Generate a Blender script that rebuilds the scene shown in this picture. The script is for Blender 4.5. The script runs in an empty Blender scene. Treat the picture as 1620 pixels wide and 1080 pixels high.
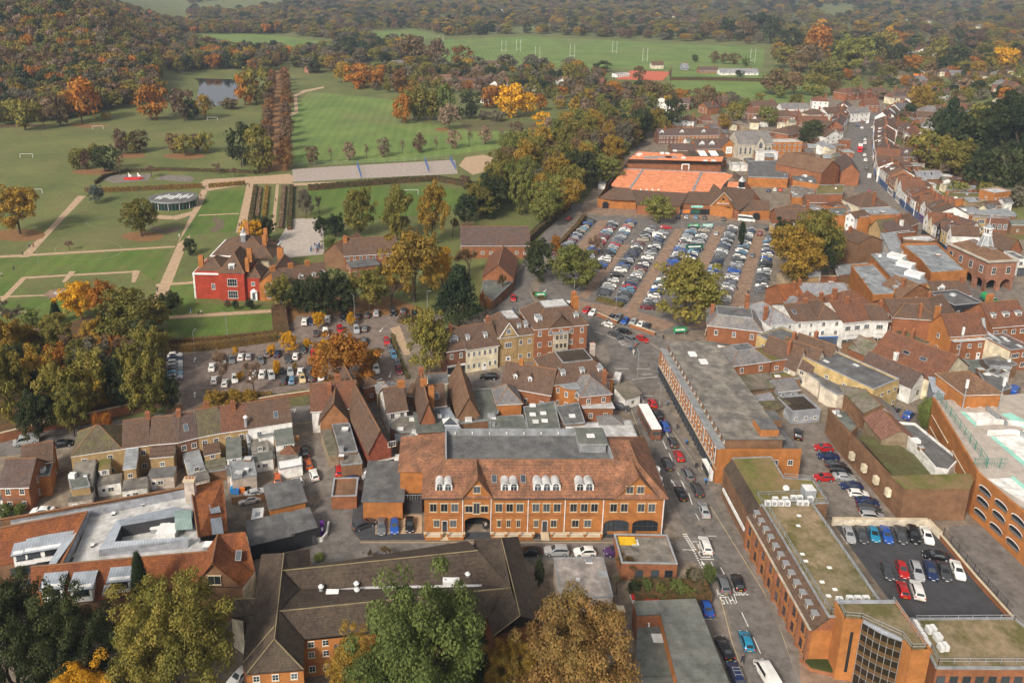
import bpy, math, random
import numpy as np
from mathutils import Vector
R = random.Random(7)
C = bpy.context.scene.collection
SC = bpy.context.scene
# ---------------------------------------------------------------- camera, sky, sun, exposure
F, CX, CY, HC = 1250., 700., 300., 105.
PIT = math.atan(350/1250)
cP, sP = math.cos(PIT), math.sin(PIT)
cd = bpy.data.cameras.new("camera"); cam = bpy.data.objects.new("camera", cd); C.objects.link(cam)
cam.location = (0, 0, HC); cam.rotation_euler = (math.pi/2-PIT, 0, 0)
cd.sensor_width = 36; cd.lens = F/1620*36; cd.shift_x = (810-CX)/1620; cd.shift_y = -(540-CY)/1620
cd.clip_start = 1; cd.clip_end = 20000
SC.camera = cam
SUN_EL, SUN_AZ = math.radians(38), math.radians(215)
wd = bpy.data.worlds.new("World"); SC.world = wd; wd.use_nodes = True
nt = wd.node_tree; bg = nt.nodes['Background']
sky = nt.nodes.new('ShaderNodeTexSky'); sky.sky_type = 'NISHITA'; sky.sun_disc = False
sky.sun_elevation = SUN_EL; sky.sun_rotation = SUN_AZ; sky.dust_density = 4; sky.ozone_density = .6; sky.air_density = 1
hs = nt.nodes.new('ShaderNodeHueSaturation'); hs.inputs['Saturation'].default_value = .12
nt.links.new(sky.outputs[0], hs.inputs['Color']); nt.links.new(hs.outputs[0], bg.inputs[0])
bg.inputs[1].default_value = .105
sl = bpy.data.lights.new("sun", 'SUN'); so = bpy.data.objects.new("sun", sl); C.objects.link(so)
sl.energy = 2.6; sl.angle = math.radians(10); sl.color = (1, .9, .76)
so.rotation_euler = (math.pi/2-SUN_EL, 0, math.pi-SUN_AZ)
so.location = (0, 0, 90)
SC.view_settings.view_transform = 'Standard'; SC.view_settings.look = 'None'
SC.view_settings.exposure = .42; SC.view_settings.gamma = 1
SC.cycles.max_bounces = 5; SC.cycles.diffuse_bounces = 2; SC.cycles.volume_bounces = 0
SC.cycles.glossy_bounces = 2; SC.cycles.transmission_bounces = 2
# ---------------------------------------------------------------- photo pixel -> place on the ground
def W(x, y, h=0.):
 u = (x-CX)/F; v = (y-CY)/F; t = (HC-h)/(sP+v*cP)
 return Vector((u*t, (cP-v*sP)*t, h))
def S(t): t = max(0., min(1., t)); return t*t*(3-2*t)
def terr(X, Y):
 r = -X/max(Y, 1)
 z = 62*S((Y-540)/380)*S((r-.31)/.17)
 z += 10*S((Y-1500)/900)*(math.sin(X*.0021+1)+math.sin(X*.0037+Y*.0016))
 z += 14*S((Y-330)/300)*S((X/max(Y, 1)-.62)/.12)
 return z
def G(x, y):
 t = (HC-0)/(sP+(y-CY)/F*cP); u = (x-CX)/F; v = (y-CY)/F
 if t < 350: return W(x, y)
 n = 400
 for i in range(150, n+1):
  q = t*i/n; X, Y, Z = u*q, (cP-v*sP)*q, HC-(sP+v*cP)*q
  h = terr(X, Y)
  if Z <= h: return Vector((X, Y, h))
 return W(x, y)
KR = dict(a=(0,0,3),b=(540,0,3),c=(1080,0,3),d=(0,360,3),e=(540,360,3),f=(1080,360,3),g=(0,720,3),h=(540,720,3),i=(1080,720,3),j=(0,580,4.5),k=(480,560,4.5),l=(1260,360,4.5),m=(1330,160,5.586),n=(1000,140,4.5),o=(1180,280,6),p=(1400,300,7.2),r=(1380,440,6.75),s=(240,640,6),t=(100,270,4.5),u=(1200,540,6.75),v=(960,600,6),w=(1380,560,6.75),x=(920,200,4.909),z=(0,0,1))
def Q(k, x, y): a, b, s = KR[k]; return a+x/s, b+y/s
def pw(k, x, y, h=0.): return W(*Q(k, x, y), h)
# ---------------------------------------------------------------- tags
def tag(o, label=None, cat=None, group=None, kind=None):
 if label: o['label'] = label
 if cat: o['category'] = cat
 if group: o['group'] = group
 if kind: o['kind'] = kind
 return o
USED = {}
def empty(name, loc, rz=0., label=None, cat=None, group=None):
 o = bpy.data.objects.new(name, None); C.objects.link(o); o.empty_display_size = .5
 o.location = loc; o.rotation_euler = (0, 0, rz)
 return tag(o, label, cat, group)
def link(name, me, parent=None, loc=(0,0,0), rz=0.):
 o = bpy.data.objects.new(name, me); C.objects.link(o); o.parent = parent
 o.location = loc; o.rotation_euler = (0, 0, rz)
 return o
# ---------------------------------------------------------------- materials
MATS = {}
def mat(name, rgb, rough=.85, var=.18, sc=.6, kind='', rgb2=None, metal=0, spec=.3, f2=.25, period=.32):
 if name in MATS: return MATS[name]
 m = bpy.data.materials.new(name); m.use_nodes = True; n = m.node_tree; N = n.nodes; L = n.links
 b = N['Principled BSDF']; b.inputs['Roughness'].default_value = rough; b.inputs['Metallic'].default_value = metal
 b.inputs['Specular IOR Level'].default_value = spec
 tc = N.new('ShaderNodeTexCoord'); src = tc.outputs['Object']
 def noise(scale, det=3, rgh=.6, s=None):
  t = N.new('ShaderNodeTexNoise'); t.inputs['Scale'].default_value = scale; t.inputs['Detail'].default_value = det
  t.inputs['Roughness'].default_value = rgh; L.new(s or src, t.inputs['Vector']); return t.outputs['Fac']
 def ramp(f, c0, c1, p0=.35, p1=.65):
  r = N.new('ShaderNodeValToRGB'); r.color_ramp.elements[0].position = p0; r.color_ramp.elements[1].position = p1
  r.color_ramp.elements[0].color = (*c0, 1); r.color_ramp.elements[1].color = (*c1, 1); L.new(f, r.inputs[0]); return r.outputs[0]
 def mix(fac, a, c, mode='MIX'):
  x = N.new('ShaderNodeMix'); x.data_type = 'RGBA'; x.blend_type = mode
  if isinstance(fac, float): x.inputs[0].default_value = fac
  else: L.new(fac, x.inputs[0])
  for s, i in ((a, 6), (c, 7)):
   if isinstance(s, tuple): x.inputs[i].default_value = (*s, 1)
   else: L.new(s, x.inputs[i])
  return x.outputs[2]
 lo = tuple(c*(1-var) for c in rgb); hi = tuple(min(.95, c*(1+var)) for c in rgb)
 col = ramp(noise(sc, 4, .65), lo, hi)
 if rgb2: col = mix(ramp(noise(f2, 4, .7), (0,0,0), (1,1,1), .42, .62), col, rgb2)
 if kind == 'tile' or kind == 'seam':
  sx = N.new('ShaderNodeSeparateXYZ'); L.new(src, sx.inputs[0])
  w = N.new('ShaderNodeMath'); w.operation = 'MULTIPLY'; L.new(sx.outputs[2 if kind == 'tile' else 0], w.inputs[0]); w.inputs[1].default_value = 1/period
  fr = N.new('ShaderNodeMath'); fr.operation = 'FRACT'; L.new(w.outputs[0], fr.inputs[0])
  d = ramp(fr.outputs[0], (.62,.62,.62), (1.1,1.1,1.1), .0, .3)
  col = mix(.8, col, d, 'MULTIPLY')
  v = N.new('ShaderNodeTexVoronoi'); v.inputs['Scale'].default_value = 3.2; L.new(src, v.inputs['Vector'])
  if kind == 'tile':
   bw = N.new('ShaderNodeRGBToBW'); L.new(v.outputs['Color'], bw.inputs[0])
   col = mix(.55, col, ramp(bw.outputs[0], (.6,.6,.6), (1.35,1.3,1.25), .2, .8), 'MULTIPLY')
 if kind == 'brick':
  v = N.new('ShaderNodeTexBrick'); v.inputs['Scale'].default_value = 1; v.inputs['Brick Width'].default_value = .45; v.inputs['Row Height'].default_value = .15
  v.inputs['Mortar Size'].default_value = .012; v.inputs['Color1'].default_value = (.8,.8,.8,1); v.inputs['Color2'].default_value = (1.15,1.1,1.05,1); v.inputs['Mortar'].default_value = (1.15,1.2,1.25,1)
  mp = N.new('ShaderNodeMapping'); mp.inputs['Rotation'].default_value = (math.pi/2, 0, 0); L.new(src, mp.inputs[0]); L.new(mp.outputs[0], v.inputs['Vector'])
  col = mix(.7, col, v.outputs['Color'], 'MULTIPLY')
  col = mix(.6, col, ramp(noise(.25, 3), (.72,.72,.74), (1.12,1.1,1.08)), 'MULTIPLY')
 if kind == 'weather':
  col = mix(.9, col, ramp(noise(.45, 6, .75), (.55,.53,.5), (1.15,1.15,1.15), .3, .6), 'MULTIPLY')
 if kind == 'grass':
  col = mix(.8, col, ramp(noise(.03, 5, .65), (.7,.78,.7), (1.3,1.18,1.15)), 'MULTIPLY')
  col = mix(.5, col, ramp(noise(1.5, 3, .7), (.75,.75,.75), (1.25,1.25,1.25)), 'MULTIPLY')
  col = mix(ramp(noise(.012, 6, .72), (0,0,0), (.55,.55,.55), .5, .68), col, (.17,.14,.065))
  if name in ('field','lawn'):
   wv = N.new('ShaderNodeTexWave'); wv.inputs['Scale'].default_value = .05; wv.inputs['Distortion'].default_value = .4; L.new(src, wv.inputs['Vector']); col = mix(.3, col, ramp(wv.outputs['Fac'], (.8,.82,.8), (1.2,1.15,1.1), .35, .65), 'MULTIPLY')
 if kind == 'leaf':
  oi = N.new('ShaderNodeObjectInfo'); g = N.new('ShaderNodeNewGeometry')
  col = mix(.85, col, ramp(oi.outputs['Random'], (.72,.74,.75), (1.25,1.2,1.15), 0, 1), 'MULTIPLY')
  col = mix(.9, col, ramp(g.outputs['Random Per Island'], (.7,.7,.7), (1.28,1.26,1.22), 0, 1), 'MULTIPLY')
 L.new(col, b.inputs['Base Color'])
 if kind == 'leaf':
  tr = N.new('ShaderNodeBsdfTranslucent'); L.new(col, tr.inputs[0]); ms = N.new('ShaderNodeMixShader'); ms.inputs[0].default_value = .3
  L.new(b.outputs[0], ms.inputs[1]); L.new(tr.outputs[0], ms.inputs[2]); L.new(ms.outputs[0], N['Material Output'].inputs[0])
 MATS[name] = m
 return m
MD = dict(
brick=((.27,.108,.05),'brick'), brick_dark=((.18,.085,.052),'brick'), brick_brown=((.2,.11,.06),'brick'), brick_yellow=((.36,.245,.115),'brick'), brick_orange=((.39,.155,.045),'brick'),
brick_pink=((.28,.135,.085),'brick'), red_render=((.36,.05,.026),'brick'), tilehung=((.24,.07,.04),'tile'),
cream=((.68,.6,.43),'weather'), white=((.74,.72,.68),'weather'), magnolia=((.66,.58,.46),'weather'), ochre=((.5,.36,.16),'weather'), black_paint=((.03,.03,.035),''), stone=((.45,.4,.32),'weather'), timber=((.28,.13,.06),'weather'), grey_render=((.3,.31,.34),'weather'), old_wood=((.26,.2,.13),'weather'), pale_plaster=((.5,.42,.36),'weather'),
r_brown=((.105,.068,.05),'tile'), r_dark=((.062,.044,.034),'tile'), r_red=((.135,.065,.042),'tile'), r_orange=((.22,.075,.024),'tile'), r_tan=((.17,.1,.06),'tile'), r_grey=((.15,.145,.15),'tile'), r_plum=((.095,.068,.06),'tile'), r_slate=((.2,.2,.22),'tile'), r_moss=((.105,.085,.055),'tile'),
felt=((.115,.115,.118),'weather'), felt_green=((.12,.135,.12),'weather'), lead=((.27,.28,.29),'weather'), lead_pale=((.5,.49,.48),'weather'), gravel=((.24,.185,.115),'grass'), moss=((.13,.13,.035),'grass'), salmon=((.74,.27,.13),'weather'), seam=((.3,.33,.37),'seam'), seam_green=((.2,.27,.25),'seam'), puddle=((.2,.215,.23),'weather'), rust=((.2,.1,.07),'tile'), fibre=((.2,.17,.14),'weather'),
asphalt=((.15,.135,.123),'weather'), asphalt_new=((.062,.061,.066),''), asphalt_warm=((.2,.155,.13),'weather'), pavement=((.2,.17,.145),'weather'), paving_red=((.27,.18,.125),'weather'), gravelpath=((.43,.3,.19),''), earth=((.16,.115,.075),'weather'), yard=((.25,.2,.15),'weather'), leaves=((.22,.115,.045),''),
grass=((.125,.155,.042),'grass'), lawn=((.085,.15,.024),'grass'), field=((.135,.2,.05),'grass'), rough_grass=((.12,.12,.05),'grass'), forest_floor=((.085,.06,.03),''), bed=((.16,.1,.085),''), court=((.36,.3,.26),''), clay=((.5,.13,.07),''), pale_court=((.42,.36,.31),''),
frame=((.78,.77,.75),''), frame_dark=((.05,.05,.055),''), stone_trim=((.55,.45,.31),''), ridge=((.24,.12,.06),''), pot=((.42,.17,.08),''), paint_white=((.72,.7,.66),''), ring=((.22,.24,.12),''), paint_yellow=((.5,.38,.2),''), metalgrey=((.3,.31,.32),''), hedge=((.06,.08,.02),'leaf'), mint=((.3,.6,.5),''), fence_green=((.03,.2,.15),''), trunk=((.09,.065,.045),'weather'), bluebox=((.02,.2,.5),''), plastic_red=((.6,.03,.03),''), plastic_yellow=((.7,.42,.02),''), plastic_green=((.03,.28,.1),''), plastic_orange=((.7,.2,.03),''), ac_white=((.7,.7,.68),''), dark=((.02,.02,.02),''), purple=((.13,.02,.25),''), shop_green=((.02,.1,.06),''), shop_blue=((.05,.12,.3),''), skin=((.5,.3,.22),''), cl_dark=((.04,.04,.05),''), cl_blue=((.05,.2,.5),''), cl_red=((.5,.05,.04),''), cl_pale=((.5,.47,.42),''), weathervane=((.6,.6,.58),''), arrow=((.75,.74,.7),''), fence_wood=((.36,.2,.09),'seam'), ridge_lichen=((.27,.215,.12),''), amber_reflection=((.1,.055,.02),''))
R2 = dict(r_brown=(.12,.07,.043), r_dark=(.085,.065,.045), r_red=(.17,.07,.036), r_orange=(.16,.055,.025), r_tan=(.14,.08,.05), r_plum=(.11,.065,.05), r_moss=(.13,.12,.05), r_slate=(.27,.27,.27), r_grey=(.21,.19,.17), gravel=(.11,.1,.035), moss=(.2,.14,.07), felt_green=(.16,.16,.14), grass=(.13,.125,.05), lawn=(.1,.135,.03), puddle=(.32,.34,.35), fibre=(.12,.12,.07), yard=(.17,.14,.11), felt=(.16,.155,.15), asphalt=(.185,.165,.15), forest_floor=(.14,.07,.025), rough_grass=(.1,.08,.035))
def MT(k):
 if k in MATS: return MATS[k]
 rgb, kind = MD[k]
 per = .3
 if k in ('seam','seam_green'): per = .5
 if k == 'fence_wood': per = .3
 return mat(k, rgb, kind=kind, rgb2=R2.get(k), var=.16, rough=.55 if k in ('seam','lead','metalgrey','frame','ac_white') else .88, period=per)
def glass(name, rgb=(.02,.025,.03), rough=.12):
 if name in MATS: return MATS[name]
 m = bpy.data.materials.new(name); m.use_nodes = True; N = m.node_tree.nodes; b = N['Principled BSDF']
 oi = N.new('ShaderNodeObjectInfo'); r = N.new('ShaderNodeValToRGB'); r.color_ramp.elements[0].color = (*rgb, 1)
 r.color_ramp.elements[1].color = (*[min(1, c*4+.02) for c in rgb], 1); r.color_ramp.elements[0].position = .35
 m.node_tree.links.new(oi.outputs['Random'], r.inputs[0]); m.node_tree.links.new(r.outputs[0], b.inputs['Base Color'])
 b.inputs['Roughness'].default_value = rough; b.inputs['Specular IOR Level'].default_value = .7
 MATS[name] = m; return m
GL = glass('window_glass'); GLB = glass('bronze_glass', (.02,.013,.008), .22); CG = glass('car_glass', (.012,.014,.016), .08)
def paint(name, rgb):
 k = 'paint_'+name
 if k in MATS: return MATS[k]
 m = bpy.data.materials.new(k); m.use_nodes = True; b = m.node_tree.nodes['Principled BSDF']
 b.inputs['Base Color'].default_value = (*rgb, 1); b.inputs['Roughness'].default_value = .32; b.inputs['Metallic'].default_value = .25
 b.inputs['Coat Weight'].default_value = .5
 MATS[k] = m; return m
CARC = dict(white=(.72,.72,.7), silver=(.42,.43,.44), grey=(.16,.165,.175), dgrey=(.06,.062,.068), black=(.012,.012,.014), red=(.5,.015,.015), blue=(.02,.1,.42), navy=(.015,.03,.1), lblue=(.12,.28,.42), cyan=(.02,.25,.42), yellow=(.6,.4,.03), green=(.03,.12,.07), maroon=(.16,.015,.02), orange=(.6,.12,.02), beige=(.45,.38,.28), purple=(.07,.03,.12))
# ---------------------------------------------------------------- mesh builder
class MB:
 def __init__(s): s.v = []; s.f = []; s.m = []; s.mats = []
 def mi(s, m):
  if isinstance(m, str): m = MT(m)
  if m not in s.mats: s.mats.append(m)
  return s.mats.index(m)
 def face(s, pts, m):
  i = len(s.v); s.v += [tuple(p) for p in pts]; s.f.append(tuple(range(i, i+len(pts)))); s.m.append(s.mi(m)); return s
 def box(s, x0, y0, z0, x1, y1, z1, m, top=None):
  i = len(s.v); s.v += [(x0,y0,z0),(x1,y0,z0),(x1,y1,z0),(x0,y1,z0),(x0,y0,z1),(x1,y0,z1),(x1,y1,z1),(x0,y1,z1)]
  k = s.mi(m)
  for q in ((0,3,2,1),(0,1,5,4),(1,2,6,5),(2,3,7,6),(3,0,4,7)): s.f.append(tuple(i+a for a in q)); s.m.append(k)
  s.f.append((i+4,i+5,i+6,i+7)); s.m.append(s.mi(top) if top else k); return s
 def obox(s, a, b, th, z0, z1, m, za=None):  # wall between two plan points
  a = Vector((a[0],a[1])); b = Vector((b[0],b[1])); d = (b-a); n = Vector((-d.y,d.x)).normalized()*th/2
  i = len(s.v); k = s.mi(m)
  q = [a-n, b-n, b+n, a+n]
  s.v += [(p.x,p.y,z0) for p in q]+[(p.x,p.y,z1) for p in q]
  for t in ((0,3,2,1),(0,1,5,4),(1,2,6,5),(2,3,7,6),(3,0,4,7),(4,5,6,7)): s.f.append(tuple(i+c for c in t)); s.m.append(k)
  return s
 def cyl(s, x, y, z0, z1, r0, r1, m, n=10, cap=True):
  i = len(s.v); k = s.mi(m)
  for z, r in ((z0,r0),(z1,r1)):
   s.v += [(x+r*math.cos(a*2*math.pi/n), y+r*math.sin(a*2*math.pi/n), z) for a in range(n)]
  for a in range(n): s.f.append((i+a, i+(a+1)%n, i+n+(a+1)%n, i+n+a)); s.m.append(k)
  if cap: s.f.append(tuple(i+n+a for a in range(n))); s.m.append(k)
  return s
 def tube(s, p, q, r, m, n=5, r2=None):
  p = Vector(p); q = Vector(q); d = (q-p).normalized(); a = d.orthogonal().normalized(); b = d.cross(a)
  i = len(s.v); k = s.mi(m)
  for c, rr in ((p,r),(q,r if r2 is None else r2)):
   s.v += [tuple(c+(a*math.cos(t*2*math.pi/n)+b*math.sin(t*2*math.pi/n))*rr) for t in range(n)]
  for t in range(n): s.f.append((i+t, i+(t+1)%n, i+n+(t+1)%n, i+n+t)); s.m.append(k)
  s.f.append(tuple(i+n+t for t in range(n))); s.m.append(k)
  return s
 def prism(s, pts, z0, z1, m, top=None):  # plan polygon extruded
  n = len(pts); i = len(s.v); k = s.mi(m)
  s.v += [(p[0],p[1],z0) for p in pts]+[(p[0],p[1],z1) for p in pts]
  for a in range(n): s.f.append((i+a, i+(a+1)%n, i+n+(a+1)%n, i+n+a)); s.m.append(k)
  s.f.append(tuple(i+n+a for a in range(n))); s.m.append(s.mi(top) if top else k); return s
 def mesh(s, name, smooth=False):
  me = bpy.data.meshes.new(name); me.from_pydata(s.v, [], s.f)
  for m in s.mats: me.materials.append(m)
  me.polygons.foreach_set('material_index', s.m)
  if smooth: me.polygons.foreach_set('use_smooth', [True]*len(s.f))
  me.update(); return me
 def obj(s, name, parent=None, loc=(0,0,0), rz=0., smooth=False):
  return link(name, s.mesh(name, smooth), parent, loc, rz)
# ---------------------------------------------------------------- windows, doors, roofs, buildings
WC = {}
def winmesh(w, h, st='s'):
 key = (round(w,1), round(h,1), st)
 if key in WC: return WC[key]
 w, h = key[:2]; b = MB(); fr = {'s':'frame','d':'frame_dark','t':'stone_trim','c':'frame','a':'frame','b':'frame_dark'}[st]
 f = .09
 b.box(-w/2,-.05,0,w/2,.02,h,fr)
 if st == 't': b.box(-w/2-.15,-.09,h-.02,w/2+.15,.02,h+.16,'stone_trim')
 nx = 2 if w > .75 else 1; ny = 2
 if w > 1.7: nx = 3
 if w > 2.4: nx = 4
 if st == 'b': nx, ny = max(1, int(w/1.1)), 1
 if st == 't': ny = 1; nx = 2
 cw = (w-2*f-(nx-1)*.05)/nx; ch = (h-2*f-(ny-1)*.05)/ny
 for i in range(nx):
  for j in range(ny):
   x = -w/2+f+i*(cw+.05); z = f+j*(ch+.05)
   b.face([(x,-.062,z),(x+cw,-.062,z),(x+cw,-.062,z+ch),(x,-.062,z+ch)], GL)
 b.box(-w/2-.08,-.16,-.09,w/2+.08,.02,-.01, 'stone_trim' if st in 'st' else fr)
 if st == 'a':
  n = 8
  b.face([(-w/2,-.045,h)]+[(w/2*math.cos(math.pi*(1-i/n)),-.045,h+w/2*math.sin(math.pi*i/n)) for i in range(n+1)]+[(w/2,-.045,h)], 'frame')
  b.face([(.84*w/2*math.cos(math.pi*(1-i/n)),-.065,h+.02+.84*w/2*math.sin(math.pi*i/n)) for i in range(n+1)], GL)
 WC[key] = b.mesh('window'); return WC[key]
def doormesh(c='frame', w=.95, h=2.05):
 key = ('door', c, w, h)
 if key in WC: return WC[key]
 b = MB(); b.box(-w/2-.1,-.05,0,w/2+.1,.02,h+.1,'frame'); b.box(-w/2,-.09,.02,w/2,-.045,h,c)
 b.face([(-w/2+.2,-.1,h*.62),(w/2-.2,-.1,h*.62),(w/2-.2,-.1,h-.2),(-w/2+.2,-.1,h-.2)], GL)
 b.box(w/2-.14,-.14,h*.48,w/2-.09,-.09,h*.52,'metalgrey')
 WC[key] = b.mesh('door'); return WC[key]
def win(root, x, y, z, w=1., h=1.3, st='s', rz=0., name='window'):
 return link(name, winmesh(w, h, st), root, (x, y, z), rz)
def roofmesh(kind, w, d, h, rise, m, over=.35, ins=None, top='felt'):
 b = MB(); o = over; t = .16
 def slab(pts, mm=m):  # pts outer face ccw from above, gives thickness
  b.face(pts, mm); b.face([(p[0],p[1],p[2]-t) for p in reversed(pts)], mm)
  n = len(pts)
  for i in range(n):
   p, q = pts[i], pts[(i+1)%n]
   b.face([(p[0],p[1],p[2]-t), (q[0],q[1],q[2]-t), q, p], mm)
 if kind == 'g':
  s = rise/(d/2); ze = h-o*s; r = h+rise
  slab([(-o,-o,ze+t),(w+o,-o,ze+t),(w+o,d/2,r+t),(-o,d/2,r+t)]); slab([(w+o,d+o,ze+t),(-o,d+o,ze+t),(-o,d/2,r+t),(w+o,d/2,r+t)])
  b.box(-o,d/2-.13,r+.1,w+o,d/2+.13,r+t+.09,'ridge'); b.box(-o,-o-.1,ze-.02,w+o,-o,ze+.1,'frame')
 elif kind == 'x':
  s = rise/(w/2); ze = h-o*s; r = h+rise
  slab([(-o,d+o,ze+t),(-o,-o,ze+t),(w/2,-o,r+t),(w/2,d+o,r+t)]); slab([(w+o,-o,ze+t),(w+o,d+o,ze+t),(w/2,d+o,r+t),(w/2,-o,r+t)])
  b.box(w/2-.13,-o,r+.1,w/2+.13,d+o,r+t+.09,'ridge')
 elif kind == 'hip':
  r = h+rise
  if w >= d:
   a = min(d/2, w/2-.05); p, q = (a,d/2,r), (w-a,d/2,r)
   F_ = [[(-o,-o,h),(w+o,-o,h),q,p],[(w+o,-o,h),(w+o,d+o,h),q],[(w+o,d+o,h),(-o,d+o,h),p,q],[(-o,d+o,h),(-o,-o,h),p]]
  else:
   a = w/2; p, q = (w/2,a,r), (w/2,d-a,r)
   F_ = [[(-o,-o,h),(w+o,-o,h),p],[(w+o,-o,h),(w+o,d+o,h),q,p],[(w+o,d+o,h),(-o,d+o,h),q],[(-o,d+o,h),(-o,-o,h),p,q]]
  for f in F_: b.face(f, m)
  b.box(-o,-o,h-.14,w+o,d+o,h-.01,'frame')
  for c0, c1 in (((-o,-o,h),p),((w+o,-o,h),q if w >= d else p),((w+o,d+o,h),q),((-o,d+o,h),p if w >= d else q),(p,q)):
   if (Vector(c0)-Vector(c1)).length > .3: b.tube(c0, c1, .11, 'ridge', 4)
 elif kind == 'm':
  a = ins or min(w,d)*.22; r = h+rise
  q = [(-o,-o,h),(w+o,-o,h),(w+o,d+o,h),(-o,d+o,h)]; p = [(a,a,r),(w-a,a,r),(w-a,d-a,r),(a,d-a,r)]
  for i in range(4): b.face([q[i],q[(i+1)%4],p[(i+1)%4],p[i]], m)
  b.box(-o,-o,h-.16,w+o,d+o,h-.01,'frame')
  for i in range(4): b.obox(p[i],p[(i+1)%4],.22,r-.1,r+.14,'lead'); b.tube(q[i],p[i],.1,'ridge',4)
  b.face([(x,y,r+.02) for x,y,_ in p], top)
 elif kind == 'f':
  b.face([(.2,.2,h),(w-.2,.2,h),(w-.2,d-.2,h),(.2,d-.2,h)], m)
  b.box(-.06,-.06,h+.38,w+.06,.3,h+.5,'stone_trim' if rise > .9 else 'metalgrey'); b.box(-.06,d-.3,h+.38,w+.06,d+.06,h+.5,'metalgrey')
  b.box(-.06,.302,h+.38,.3,d-.302,h+.5,'metalgrey'); b.box(w-.3,.302,h+.38,w+.06,d-.302,h+.5,'metalgrey')
 elif kind in ('l','lf'):
  z0, z1 = (h, h+rise) if kind == 'l' else (h+rise, h)
  slab([(-o,-o,z0+.1),(w+o,-o,z0+.1),(w+o,d+o,z1+.1),(-o,d+o,z1+.1)])
 return b
def wallmesh(kind, w, d, h, rise, m):
 b = MB(); z = -.3
 if kind == 'f':
  b.prism([(0,0),(w,0),(w,d),(0,d)], z, h-.03, m)
  for a in (((0,.12),(w,.12)),((0,d-.12),(w,d-.12)),((.12,.24),(.12,d-.24)),((w-.12,.24),(w-.12,d-.24))): b.obox(*a, .24, h-.02, h+.4, m)
  return b
 q = [(0,0),(w,0),(w,d),(0,d)]
 zt = {'l':(h,h,h+rise,h+rise),'lf':(h+rise,h+rise,h,h)}.get(kind, (h-.02,)*4)
 for i in range(4):
  a, c = q[i], q[(i+1)%4]; pts = [(*a,z),(*c,z),(*c,zt[(i+1)%4]),(*a,zt[i])]
  if kind == 'g' and i in (1,3): pts.insert(3, ((a[0],d/2,h+rise)))
  if kind == 'x' and i in (0,2): pts.insert(3, ((w/2,a[1],h+rise)))
  b.face(pts, m)
 if kind in ('l','lf'): return b
 return b
CH = {}
def chimney(parent, x, y, z0, z1, w=.9, d=.7, pots=3, m='brick'):
 key = (round(z1-z0,1), w, d, pots, m)
 if key not in CH:
  b = MB(); h = z1-z0; b.box(-w/2,-d/2,0,w/2,d/2,h,m); b.box(-w/2-.08,-d/2-.08,h-.25,w/2+.08,d/2+.08,h-.1,m)
  for i in range(pots): b.cyl((i-(pots-1)/2)*w*.75/max(1,pots-.5),0,h,h+.4,.12,.1,'pot',7)
  CH[key] = b.mesh('chimney')
 return link('chimney', CH[key], parent, (x,y,z0))
DM = {}
def dormer(roof, x, y, z, w=1.3, h=1.3, roofm='lead', st='flat', face='frame'):
 """small window house standing on the slope; front plane at y"""
 key = (w,h,roofm,st,face)
 if key not in DM:
  b = MB(); b.box(-w/2,0,-.3,w/2,2.2,h,face)
  if st == 'flat': b.box(-w/2-.12,-.15,h,w/2+.12,2.3,h+.12,roofm)
  else:
   r = h+w*.55
   b.face([(-w/2,-.001,h),(w/2,-.001,h),(0,-.001,r-.05)],face)
   b.face([(-w/2-.2,-.25,h-.1),(0,-.25,r),(0,3,r),(-w/2-.2,2.4,h-.1)],roofm); b.face([(w/2+.2,-.25,h-.1),(w/2+.2,2.4,h-.1),(0,3,r),(0,-.25,r)],roofm)
   b.tube((-w/2-.2,-.25,h-.1),(0,-.25,r),.06,'frame',4); b.tube((w/2+.2,-.25,h-.1),(0,-.25,r),.06,'frame',4)
  DM[key] = b.mesh('dormer')
 o = link('dormer', DM[key], roof, (x,y,z)); link('window', winmesh(w*.8,h*.75,'s'), o, (0,-.01,h*.12)); return o
SKL = []
def skylight(roof, x, y, z, tilt, w=.9, h=1.3, pale=False, rz=0.):
 if not SKL:
  for g in (GL, MT('ac_white')):
   b = MB(); b.box(-w/2,-h/2,-.1,w/2,h/2,.1,'metalgrey'); b.face([(-w/2+.08,-h/2+.08,.11),(w/2-.08,-h/2+.08,.11),(w/2-.08,h/2-.08,.11),(-w/2+.08,h/2-.08,.11)], g); SKL.append(b.mesh('skylight'))
 o = link('skylight', SKL[1 if pale else 0], roof, (x,y,z)); o.rotation_euler = (tilt,0,rz); return o
ORD = 'first second third fourth fifth sixth seventh eighth ninth tenth eleventh twelfth thirteenth fourteenth fifteenth sixteenth seventeenth eighteenth nineteenth twentieth'.split()
def nth(i): return ORD[i] if i < 20 else f'{i+1}{"th" if (i+1)%10 not in (1,2,3) or 10<(i+1)%100<14 else ["st","nd","rd"][(i+1)%10-1]}'
AR = random.Random(77)
def place(k, x0, y0, x1, y1, hh):
 A = pw(k,x0,y0,hh); B = pw(k,x1,y1,hh); return A, B
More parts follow.
